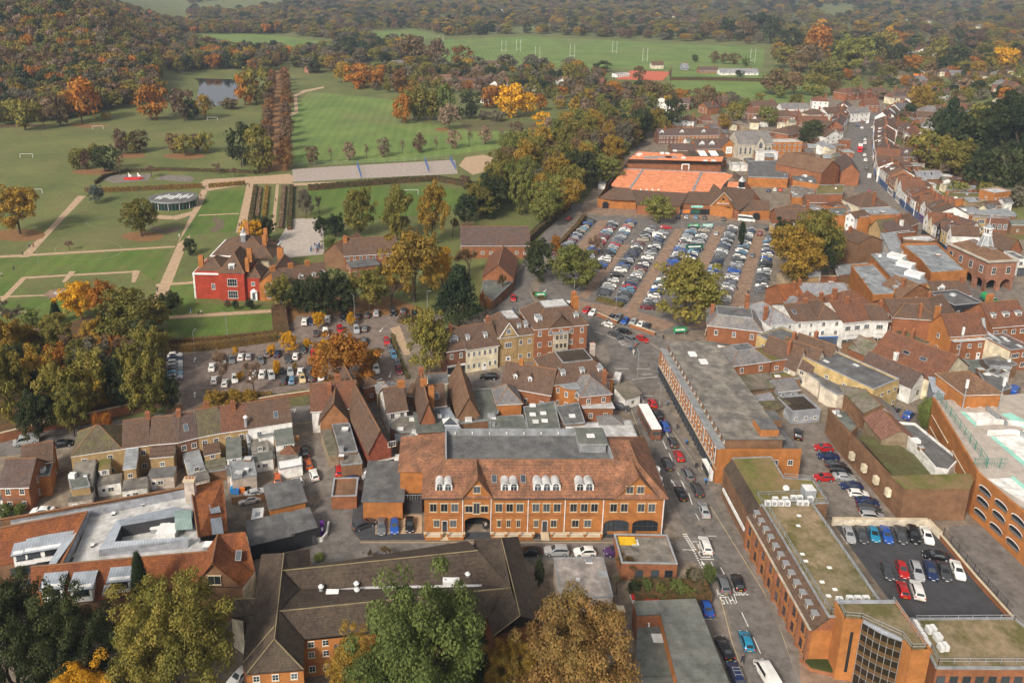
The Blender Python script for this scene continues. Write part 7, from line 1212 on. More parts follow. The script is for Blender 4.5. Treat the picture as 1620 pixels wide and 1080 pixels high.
# filler roofs right of the ochre block
flat('r',[(1060,880),(1190,860),(1370,990),(1250,1020)],3.4,'r_dark','brick_brown','low dark roofs behind the orange brick tower',skl=((1170,985),(1225,1030)),par=.1); flat('r',[(1180,860),(1400,820),(1550,920),(1330,980)],3.6,'felt_patch','brick_brown','pinkish flat roof with grey roof lantern',par=.12); c = pw('r',1340,930,3.8); b = MB(); b.box(-2.6,-1.5,0,2.6,1.5,.9,'lead','felt'); b.obj('lantern') if 0 else tag(b.obj('roof_lantern',None,(c.x,c.y,3.62),-.2),'grey roof lantern on the pinkish flat roof','roof lantern')
c = pw('r',1320,700,5); b = MB(); b.tube((0,0,0),(0,0,6.4),.45,'metalgrey',8); b.tube((0,0,6.4),(-1.6,4,7.4),.45,'metalgrey',8); b.tube((-1.6,4,7.4),(-2.2,5,11),.45,'metalgrey',8); tag(b.obj('steel_duct',None,(c.x,c.y-1.2,0)),'big steel ventilation duct climbing the brick extension','duct')
flat('f',[(1380,650),(1450,640),(1560,760),(1470,790)],3.2,'felt','brick_brown','long dark roof below the steel duct',par=.15); H('f',1215,740,1290,760,3,8,'x',2,'magnolia','r_red','small rust roof below the cream gabled house',win_=None); H('f',855,598,945,580,4.6,7,'g',2,'brick_brown','fibre','grey shed roof at the top of the ochre block',win_=None,cat='shed')
# ---- arcaded town hall with clock turret
def hall():
 A_ = pw('p',1130,1085,0); B_ = pw('p',1485,1075,0);
 h = 11.; a = pw('p',1180,815,h); b2 = pw('p',1510,800,h); c2 = pw('p',860,605,h)
 wv = b2-a; w_ = math.hypot(wv.x,wv.y); an = math.atan2(wv.y,wv.x); d_ = (c2-a).length
 root = empty('town_hall',(a.x,a.y,0),an,'pink brick town hall on arches with grey bell turret','town hall'); b = MB(); b.box(0,0,4.4,w_,d_,h-.6,'brick_pink')
 def arcade(n,L_,tr):
  ops = []
  for i in range(n+1):
   x = L_*i/n; x0 = max(0,x-.75); x1 = min(L_,x+.75); b.prism([tr(x0,0),tr(x1,0),tr(x1,.9),tr(x0,.9)] if tr(1,0)[0]-tr(0,0)[0] > .5 else [tr(x0,0),tr(x0,.9),tr(x1,.9),tr(x1,0)][::-1],-.3,4.4,'brick_pink')
  for i in range(n):
   x0 = L_*i/n+.75 if i else .75; x1 = L_*(i+1)/n-.75; r = (x1-x0)/2; xm = (x0+x1)/2; N_ = 10; zs = 4.4-r-.2
   for j in range(N_):
    a0,a1 = math.pi*j/N_,math.pi*(j+1)/N_; p = [(xm-r*math.cos(t),zs+r*math.sin(t)) for t in (a0,a1)]
    b.face([(*tr(p[0][0],.0),p[0][1]),(*tr(p[1][0],0),p[1][1]),(*tr(p[1][0],0),4.4),(*tr(p[0][0],0),4.4)],'brick_pink')
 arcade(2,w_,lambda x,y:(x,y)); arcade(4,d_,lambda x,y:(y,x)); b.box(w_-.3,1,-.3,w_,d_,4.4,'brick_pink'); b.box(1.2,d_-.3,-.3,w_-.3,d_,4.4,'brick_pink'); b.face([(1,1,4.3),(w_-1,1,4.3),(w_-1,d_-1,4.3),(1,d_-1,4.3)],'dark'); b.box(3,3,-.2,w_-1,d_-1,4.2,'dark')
 b.box(-.1,-.1,4.45,w_+.1,d_+.1,4.65,'brick'); b.obj('wall',root)
 b = MB(); b.box(-.4,-.4,h-.6,w_+.4,d_+.4,h-.35,'lead'); b.box(-.6,-.6,h-.349,w_+.6,d_+.6,h-.1,'stone'); b.obj('cornice',root)
 rf = roofmesh('m',w_-1.6,d_-1.6,h,2.6,'r_tan',0,3.6,'r_tan').obj('roof',root,(.8,.8,-.08))
 for i in range(2): win(root,w_*(i+.5)/2,-.01,6.2,1.5,2.5,'s')
 for i in range(4): win(root,-.01,d_*(i+.5)/4,6.2,1.5,2.5,'s',-math.pi/2)
 cx_,cy_ = w_*.5,d_*.45; b = MB()
 for i in range(8): a0,a1 = math.pi/4*i+.39,math.pi/4*(i+1)+.39; b.face([(cx_+2.9*math.cos(a0),cy_+2.9*math.sin(a0),12.2),(cx_+2.9*math.cos(a1),cy_+2.9*math.sin(a1),12.2),(cx_+1.2*math.cos(a1),cy_+1.2*math.sin(a1),17),(cx_+1.2*math.cos(a0),cy_+1.2*math.sin(a0),17)],'lead'); b.tube((cx_+2.9*math.cos(a0),cy_+2.9*math.sin(a0),12.2),(cx_+1.2*math.cos(a0),cy_+1.2*math.sin(a0),17),.05,'frame',4); b.tube((cx_+1.1*math.cos(a0),cy_+1.1*math.sin(a0),17),(cx_+1.1*math.cos(a0),cy_+1.1*math.sin(a0),19.4),.1,'frame',5)
 b.cyl(cx_,cy_,16.95,17.2,1.5,1.5,'frame',8); b.cyl(cx_,cy_,19.4,19.7,1.6,1.6,'frame',8); b.cyl(cx_,cy_,19.7,21.2,1.3,.2,'lead',8); b.tube((cx_,cy_,21.2),(cx_,cy_,23),.08,'frame',4); b.box(cx_-.5,cy_-1.3,17.8,cx_+.5,cy_-1.15,18.8,'ac_white'); b.obj('clock_turret',rf)
hall()
# clubhouse, far sheds are in the village list; goal posts, lamp posts, people, signs follow
def goal(x,y,w_=7.,h_=2.4,rugby=0,lab=''):
 p = G(x,y); b = MB()
 if rugby: [b.tube((s_*w_/2,0,0),(s_*w_/2,0,h_),.14,'frame',4) for s_ in (-1,1)]; b.tube((-w_/2,0,3),(w_/2,0,3),.12,'frame',4)
 else: [b.tube((s_*w_/2,0,0),(s_*w_/2,0,h_),.09,'frame',4) for s_ in (-1,1)]; b.tube((-w_/2,0,h_),(w_/2,0,h_),.09,'frame',4); [b.tube((s_*w_/2,0,h_),(s_*w_/2,1.6,0),.05,'frame',3) for s_ in (-1,1)]
 tag(b.obj('goal_post',None,p,.1),lab,'goal','goal posts on the sports fields')
for i,(x,y) in enumerate(((42,250),(155,205),(336,191),(55,307),(650,308))): goal(x,y,lab=f'white football goal on the park grass, {nth(i)} from the near end' if 0 else ['white football goal at the far left','white goal before the hill wood','white goal nearest the avenue','white goal above the golden tree','white goal on the bright school pitch'][i])
for i,(x,y) in enumerate(((797,84),(820,82),(850,95),(972,85),(1020,98),(1190,100),(698,66),(905,92))): goal(x,y,5.6,16 if i != 6 else 10,1,lab=f'tall white rugby posts on the far field, {nth(sorted((797,820,850,972,1020,1190,698,905)).index(x))} from left')
def lamp(k,x,y,h_,lab,st=0):
 p = pw(k,x,y); o = empty('lamp_post',(p.x,p.y,0),R.uniform(0,6),lab,'street lamp','street lamps'); b = MB(); b.tube((0,0,0),(0,0,h_),.07,'metalgrey',6,.05); b.obj('pole',o); b = MB(); b.tube((0,0,h_),(1.1,0,h_+.25),.06,'metalgrey',5); b.box(.8,-.1,h_+.18,1.35,.1,h_+.28,'metalgrey'); b.obj('lamp_head',o)
for x,y,h_,l in ((360,538,9,'behind the golden hedge'),(561,505,8,'among the cars by the dark trees'),(676,498,8,'by the tall dark conifer'),(598,660,10,'on the street by the red brown house'),(908,470,7,'beside the round yellow green tree'),(1008,600,8,'at the foot of the junction'),(1120,766,5,'beside the porch on the main road'),(974,492,7,'before the low green planting'),(1043,645,6,'on the pavement by the bus'),(1560,450,7,'before the town hall arches'),(308,560,7,'by the gold hedge, left one'),(628,640,6,'at the car park entrance'),(1350,280,7,'on the left of the high street'),(62,420,5,'beside the diagonal park path')): lamp('z',x,y,h_,'slim grey lamp post '+l)
# hoardings and signs
for x,y,w_,h_,m,l in ((855,472,3.6,2.2,'plastic_green','green hoarding on the bend'),(1075,530,4.,2.6,'plastic_green','green hoarding under the big olive tree'),(1098,398,7,3,'shop_green','green trolley shelter sign with white letters in the car park'),(1097,362,5.,2.2,'plastic_green','green trolley shelter near the store front'),(1119,362,4.5,2.2,'mint','pale green trolley shelter near the store front'),(1302,812-0,0.01,.01,'frame','')):
 if not l: continue
 p = pw('z',x,y); o = empty('hoarding',(p.x,p.y,0),.1,l,'sign'); b = MB(); [b.tube((s_*w_*.4,0,0),(s_*w_*.4,0,h_),.08,'metalgrey',5) for s_ in (-1,1)]; b.obj('post',o); b = MB(); b.box(-w_/2,-.08,h_*.4,w_/2,.08,h_,m); b.obj('panel',o)
 b = MB(); b.box(-w_*.35,-.11,h_*.6,w_*.35,-.085,h_*.78,'frame'); b.obj('white_band',o)
# people: standing or walking figures a few pixels tall
def person(k,x,y,top,leg,lab,pose=.25,at=None,hair='dark'):
 p = pw(k,x,y) if at is None else at; rz = R.uniform(0,6.28)
 bm = bpy.data.meshes.new('body'); V = [(0,0,.95),(0,0,1.2),(0,0,1.42),(0,0,1.52),(0,0,1.64),(0,.02,1.74),(-.1,0,.9),(-.11,pose*.5,.5),(-.11,pose,.08),(-.11,pose+.12,.05),(.1,0,.9),(.11,-pose*.3,.5),(.11,-pose,.1),(.11,-pose+.12,.05),(-.2,0,1.4),(-.25,-pose*.3,1.12),(-.24,.05,.85),(.2,0,1.4),(.25,pose*.3,1.12),(.24,.12,.87)]
 E_ = [(0,1),(1,2),(2,3),(3,4),(4,5),(0,6),(6,7),(7,8),(8,9),(0,10),(10,11),(11,12),(12,13),(2,14),(14,15),(15,16),(2,17),(17,18),(18,19)]
 bm.from_pydata(V,E_,[]); o = link('person',bm,None,(p.x,p.y,.03),rz); o['label'] = lab; o['category'] = 'person'
 md = o.modifiers.new('skin','SKIN'); rad = [.15,.14,.16,.07,.1,.08,.1,.075,.05,.045,.1,.075,.05,.045,.07,.05,.04,.07,.05,.04]
 for i,sv in enumerate(bm.skin_vertices[0].data): sv.radius = (rad[i],rad[i])
 bm.skin_vertices[0].data[0].use_root = True
 m = bpy.data.materials.get('outfit_'+top+leg)
 if not m:
  m = bpy.data.materials.new('outfit_'+top+leg); m.use_nodes = True; N = m.node_tree.nodes; Lk = m.node_tree.links; tc = N.new('ShaderNodeTexCoord'); sx = N.new('ShaderNodeSeparateXYZ'); rp = N.new('ShaderNodeValToRGB'); Lk.new(tc.outputs['Object'],sx.inputs[0]); dv = N.new('ShaderNodeMath'); dv.operation = 'MULTIPLY'; dv.inputs[1].default_value = .5; Lk.new(sx.outputs[2],dv.inputs[0]); Lk.new(dv.outputs[0],rp.inputs[0]); cr = rp.color_ramp; cr.interpolation = 'CONSTANT'
  cr.elements[0].position = 0; cr.elements[0].color = (*MD[leg][0],1); cr.elements[1].position = .46; cr.elements[1].color = (*MD[top][0],1); e = cr.elements.new(.76); e.color = (*MD['skin'][0],1); e = cr.elements.new(.86); e.color = (.05,.03,.02,1); Lk.new(rp.outputs[0],N['Principled BSDF'].inputs['Base Color'])
 bm.materials.append(m); return o
PP = [('i',282,985,'cl_dark','cl_dark','person in black crossing beside the black saloon on the road'),('h',676,350,'cl_dark','cl_dark','person in dark clothes in the arched passage'),('h',686,352,'cl_pale','cl_dark','person in a pale top in the arched passage'),('z',997,554,'cl_blue','cl_dark','person in bright blue jacket on the junction island'),('z',1005,551,'cl_red','cl_dark','person in a dark red top on the junction island'),('z',1002,561,'cl_pale','cl_pale','person in pale clothes at the junction island'),('z',1049,537,'cl_dark','cl_dark','person in black on the pavement by the bushes'),('z',812,494,'cl_dark','cl_blue','pedestrian on the bend below the red car'),('z',1133,403,'cl_dark','cl_dark','person in an aisle of the supermarket car park'),('z',1166,460,'cl_dark','cl_dark','person walking near the car park exit'),('z',1183,466,'cl_dark','cl_dark','person by the brown shrub near the car park exit'),('z',40,0,'','','')]
PP += [('z',1056+i*15,642+i*31+(i%2)*6,'cl_dark' if i%2 else 'cl_blue','cl_dark',f'pedestrian on the pavement under the long shop block, {nth(i)} from far end') for i in range(5)]
PP += [('t',980,185,'cl_dark','cl_dark','person on the wide path beside the round pavilion'),('t',897,345,'cl_dark','cl_blue','person halfway down the wide park path'),('t',828,478,'cl_pale','cl_pale','person in white on the wide park path'),('t',1254,398,'cl_dark','cl_dark','first of a pair near the mansion, dark coat'),('t',1270,388,'cl_dark','cl_blue','second of a pair near the mansion, blue legs'),('t',1512,218,'cl_dark','cl_dark','person on the narrow garden path'),('t',1325,118,'cl_dark','cl_dark','person at the top of the garden path'),('t',672,860,'cl_dark','cl_dark','person at the foot of the wide park path'),('z',47,392,'cl_dark','cl_dark','walker on the diagonal path, left of a pair'),('z',53,391,'cl_red','cl_dark','walker in red on the diagonal path'),('z',36,404,'cl_dark','cl_dark','walker where the diagonal and cross paths meet'),('z',22,428,'cl_dark','cl_dark','walker low on the diagonal path'),('z',3,438,'cl_pale','cl_dark','walker in a pale top at the left edge'),('z',302,496,'cl_blue','cl_pale','person in light blue near the mansion steps'),('z',314,498,'cl_dark','cl_dark','person in black on the path below the mansion'),('z',319,498,'cl_pale','cl_dark','person in grey on the path below the mansion')]
for q_ in PP:
 if q_[5]: person(*q_[:3],q_[3],q_[4],q_[5])
rr = random.Random(9); cols = ['cl_dark','cl_blue','cl_red','cl_pale','cl_dark']; nm_ = dict(cl_dark='dark',cl_blue='blue',cl_red='red',cl_pale='pale'); cn = defaultdict(int)
for i in range(34):
 t = rr.random(); x = 270+t*330+rr.uniform(-14,14); y = 430+t*470+rr.uniform(-10,10)
 if t < .3: x = 275+rr.uniform(-8,25); y = 330+t*900
 c_ = rr.choice(cols); i_ = cn[c_]; cn[c_] += 1
 o = person('m',x,y,c_,'cl_dark','',.2); o['label'] = f'shopper in {nm_[c_]} clothes on the busy high street pavement'; o['group'] = f'{nm_[c_]} clothed shoppers on the high street'
for i in range(16):
 c_ = rr.choice(cols); o = person('z',rr.uniform(488,512),rr.uniform(388,402),c_,'cl_dark' if i%2 else 'cl_blue','',.15); o['label'] = f'pupil in {nm_[c_]} clothes at the near edge of the playground'; o['group'] = f'{nm_[c_]} clothed pupils in the playground'
# market awnings on the pavement
for i in range(7): p = pw('m',455+i*24,740+i*22,1.5); o = empty('market_parasol',(p.x,p.y,0),0,f'white parasol outside the high street shops, {nth(i)} from far end','parasol','white parasols on the high street'); b = MB(); b.tube((0,0,0),(0,0,2.8),.05,'metalgrey',5); b.obj('pole',o); b = MB(); b.cyl(0,0,2.2,4.4,1.5,.05,'frame',8); b.obj('canopy',o)
fence('z',[(462,266),(540,262),(640,257),(718,253)],2.6,'metalgrey','tall mesh fence along the far side of the hard court',6,0)
for i,(x0,y0,x1,y1) in enumerate(((565,262,572,284),(672,256,679,275),(712,254,722,271))): fence('z',[(x0,y0),(x1,y1)],3.,'shop_blue',f'blue court divider fence, {nth(i)} from left',2.5,0,'mesh')
# ---------------------------------------------------------------- trees
LC = dict(tan=((.29,.175,.06),(.2,.15,.05)), olive=((.175,.17,.04),(.25,.2,.045)), green=((.128,.165,.045),(.210,.255,.075)), dgreen=((.042,.057,.024),(.075,.090,.033)), conif=((.031,.050,.024),(.063,.084,.035)), gold=((.38,.235,.035),(.24,.18,.045)), yellow=((.682,.374,.022),(.462,.264,.022)), orange=((.44,.17,.025),(.3,.16,.035)), russet=((.27,.13,.05),(.17,.11,.045)), brown=((.215,.145,.066),(.15,.11,.055)), bare=((.320,.224,.152),(.208,.160,.112)), grey=((.2,.175,.12),(.14,.13,.085)), blue=((.098,.126,.112),(.154,.182,.154)), lime=((.231,.231,.061),(.136,.163,.041)), rosy=((.2,.125,.078),(.14,.1,.065)))
def leafmat(c):
 a, b = LC[c]; return mat('leaf_'+c, a, kind='leaf', rgb2=b, var=.25, sc=1.2, f2=2.2, rough=.75, spec=.15)
def quads(cent, nrm, size, rs):
 n = len(cent); t = rs.normal(size=(n,3)); u = np.cross(nrm, t); u /= np.linalg.norm(u,axis=1)[:,None]+1e-9; w = np.cross(nrm, u)
 s = (size*rs.uniform(.6,1.3,n))[:,None]; u = u*s; w = w*s*.75
 V = np.stack([cent-u-w*.3, cent+w-u*.1, cent+u+w*.3, cent-w+u*.1],1).reshape(-1,3)
 return V
def npmesh(name, V, k, smooth=False):
 n = len(V)//k; me = bpy.data.meshes.new(name); me.vertices.add(len(V)); me.vertices.foreach_set('co', V.astype(np.float32).ravel())
 me.loops.add(n*k); me.loops.foreach_set('vertex_index', np.arange(n*k,dtype=np.int32)); me.polygons.add(n)
 me.polygons.foreach_set('loop_start', np.arange(0,n*k,k,dtype=np.int32)); me.polygons.foreach_set('loop_total', np.full(n,k,dtype=np.int32)); me.update(calc_edges=True); me.validate(); return me
def crownmesh(seed, nleaf, size, shape='round', nclump=60):
 rs = np.random.RandomState(seed)
 if shape == 'round': cz, rz, rr = .54, .5, .56
 elif shape == 'tall': cz, rz, rr = .52, .52, .54
 elif shape == 'col': cz, rz, rr = .53, .47, .42
 elif shape == 'cone': cz, rz, rr = .52, .47, .5
 elif shape == 'bush': cz, rz, rr = .48, .5, .5
 else: cz, rz, rr = .6, .4, .5
 d = rs.normal(size=(nclump,3)); d /= np.linalg.norm(d,axis=1)[:,None]
 rad = rs.uniform(.35,1,nclump)**.45
 cen = d*rad[:,None]*np.array([rr*.82,rr*.82,rz*.86])
 lob = 1+.22*np.sin(d[:,0]*3.1+seed)+.18*np.sin(d[:,1]*4.3+seed*2.)
 cen[:,:2] *= lob[:,None]; cen[:,2] += cz
 if nclump >= 75 and shape in ('round','tall','bush'):  # crown built of a dozen boughs, each carrying its own clumps
  nb = 24; bd = rs.normal(size=(nb,3)); bd /= np.linalg.norm(bd,axis=1)[:,None]; bd[:,2] = np.where(bd[:,2]<-.55,-bd[:,2],bd[:,2]); bs = rs.uniform(.13,.23,nb); bc = bd*rs.uniform(.3,.82,nb)[:,None]*np.array([rr,rr,rz]); bi = rs.randint(0,nb,nclump); e = rs.normal(size=(nclump,3)); e /= np.linalg.norm(e,axis=1)[:,None]
  cen = bc[bi]+e*(bs[bi]*rs.uniform(.6,1.,nclump))[:,None]; cen = np.where((rs.rand(nclump)<.38)[:,None], d*rad[:,None]*np.array([rr*.8,rr*.8,rz*.82]), cen); cen[:,2] += cz
 if shape == 'cone':
  zz = cen[:,2]; f = np.clip((1.02-zz)/.9,0.06,1); a = rs.uniform(0,2*math.pi,nclump); q = rs.uniform(.3,1,nclump)**.5
  cen[:,0] = np.cos(a)*f*rr*q*.9; cen[:,1] = np.sin(a)*f*rr*q*.9; crad = .06+.13*f
 elif nclump >= 75 and shape != 'col': crad = rs.uniform(.05,.09,nclump)*(1 if nclump > 150 else 1.35)
 else: crad = rs.uniform(.1,.2,nclump)*(1.25 if nclump < 35 else 1)
 if np.isscalar(crad): crad = np.full(nclump,crad)
 ci = rs.randint(0,nclump,nleaf); dl = rs.normal(size=(nleaf,3)); dl /= np.linalg.norm(dl,axis=1)[:,None]; dl[:,2] = np.where(rs.rand(nleaf)<.65,np.abs(dl[:,2]),dl[:,2])
 cent = cen[ci]+dl*(crad[ci]*rs.uniform(.55,1.08,nleaf))[:,None]*np.array([1,1,.85])
 cent[:,2] = np.clip(cent[:,2],.04,1.03)
 nrm = dl+rs.normal(size=(nleaf,3))*.4; nrm /= np.linalg.norm(nrm,axis=1)[:,None]
 return npmesh('crown', quads(cent, nrm, size, rs), 4)
def branchpts(seed, levels=4):
 r = random.Random(seed); segs = []
 def go(p, d, L, lv, rad):
  q = p+d*L; segs.append((p,q,rad,rad*.62,lv))
  if lv >= levels: return
  for i in range(3 if lv < 3 else 4):
   a = Vector((r.gauss(0,1),r.gauss(0,1),r.gauss(0,.45)))
   nd = (d*.75+a.normalized()*.72+Vector((0,0,.12))).normalized(); go(q if i else p+d*L*.7, nd, L*r.uniform(.55,.78), lv+1, rad*.55)
 go(Vector((0,0,0)), Vector((r.uniform(-.05,.05),r.uniform(-.05,.05),1)), .3, 0, .03)
 return segs
def trunkmesh(seed, levels=3):
 b = MB()
 for p,q,r0,r1,lv in branchpts(seed, levels): b.tube(p,q,r0,'trunk',6 if lv < 2 else 4,r1)
 return b.mesh('trunk')
def twigmesh(seed, n, leaves=.25):
 rs = np.random.RandomState(seed); segs = [s_ for s_ in branchpts(seed, 4) if s_[4] >= 2]; V = []
 for i in range(n):
  p,q,_,_,lv = segs[rs.randint(len(segs))]; t = rs.rand(); a = np.array(p*(1-t)+q*t); d = np.array((q-p).normalized())+rs.normal(size=3)*.6; d[2] += .25; d /= np.linalg.norm(d)
  L = rs.uniform(.05,.12); s_ = np.cross(d, rs.normal(size=3)); s_ = s_/np.linalg.norm(s_)*.0022
  V += [a-s_, a+s_, a+d*L+s_*.3, a+d*L-s_*.3]
 V = np.array(V)
 if leaves:
  m = int(n*leaves); c = V[::4][:m]+rs.normal(size=(m,3))*.02; nr = rs.normal(size=(m,3)); nr /= np.linalg.norm(nr,axis=1)[:,None]; V = np.vstack([V, quads(c,nr,.012,rs)])
 return npmesh('crown', V, 4)
TM = {}
def tm(shape, lod, v):
 k = (shape,lod,v)
 if k in TM: return TM[k]
 sd = hash(shape) % 7 if 0 else {'round':1,'tall':2,'col':3,'cone':4,'bush':5,'twig':6}[shape]
 s = 100*sd+v*7+lod
 if shape == 'twig': me = twigmesh(s, (9000,3500,900)[lod], .3)
 else:
  n, sz, nc = ((50000,.0085,260),(7500,.021,110),(950,.05,26))[lod]
  if shape == 'cone': nc = int(nc*1.5)
  me = crownmesh(s, n, sz, shape, nc)
 tr = trunkmesh(s, 4 if (shape == 'twig' or lod == 0) and lod < 2 else (2,2,1)[lod] if shape != 'twig' else 3)
 TM[k] = (me, tr); return TM[k]
NT = {'n': 0}
SHN = dict(round='round', tall='tall', col='narrow', cone='conical', bush='low', twig='leafless')
CLN = dict(tan='golden brown', olive='olive green', green='fresh green', dgreen='dark green', conif='dark evergreen', gold='golden', yellow='bright yellow', orange='orange', russet='russet', brown='brown', bare='bare brown', grey='grey green', blue='bluish green', lime='yellow green', rosy='reddish brown')
TREES = []
def tree(x, y, wpx, hpx, col, shape='round', lod=1, zone='', grp=None, at=None, wm=None, hm=None, rot=None):
 p = at or G(x, y); s = .9628*F/(p.y*cP-(p.z-HC)*sP)/.9628
 w = wm or wpx/s; h = hm or hpx/(s*.86)
 me, tr = tm(shape, lod, NT['n'] % 4); NT['n'] += 1
 o = empty('shrub' if shape == 'bush' else 'conifer_tree' if col == 'conif' or shape == 'cone' else 'bare_tree' if shape == 'twig' else 'avenue_tree' if shape == 'col' else 'broadleaf_tree', p, R.uniform(0,6.28) if rot is None else rot, None, 'tree' if shape != 'bush' else 'bush', grp)
 o.scale = (w, w, h)
 c = link('crown', me, o);
 if not me.materials: me.materials.append(leafmat(col))
 c.material_slots[0].link = 'OBJECT'; c.material_slots[0].material = leafmat(col)
 if shape in ('round','tall'): c.location.z = -.04; c.scale = (1.1,1.1,1.04)
 t = link('trunk', tr, o)
 TREES.append((o, zone, col, shape, x)); return o
def inpoly(x, y, P):
 c = False; j = len(P)-1
 for i in range(len(P)):
  if (P[i][1] > y) != (P[j][1] > y) and x < (P[j][0]-P[i][0])*(y-P[i][1])/(P[j][1]-P[i][1])+P[i][0]: c = not c
  j = i
 return c
def scatter(P, spacing, seed, jit=.4):
 """points on the ground, spread inside the area whose corners are given as photo points"""
 r = random.Random(seed); q = [G(x,y) for x,y in P]; Q_ = [(v.x,v.y) for v in q]
 x0,x1 = min(v[0] for v in Q_),max(v[0] for v in Q_); y0,y1 = min(v[1] for v in Q_),max(v[1] for v in Q_); out = []
 y = y0; k = 0
 while y < y1:
  x = x0+(k%2)*spacing/2
  while x < x1:
   X, Y = x+r.uniform(-jit,jit)*spacing, y+r.uniform(-jit,jit)*spacing
   if inpoly(X,Y,Q_): out.append(Vector((X,Y,terr(X,Y))))
   x += spacing
  y += spacing*.87; k += 1
 return out
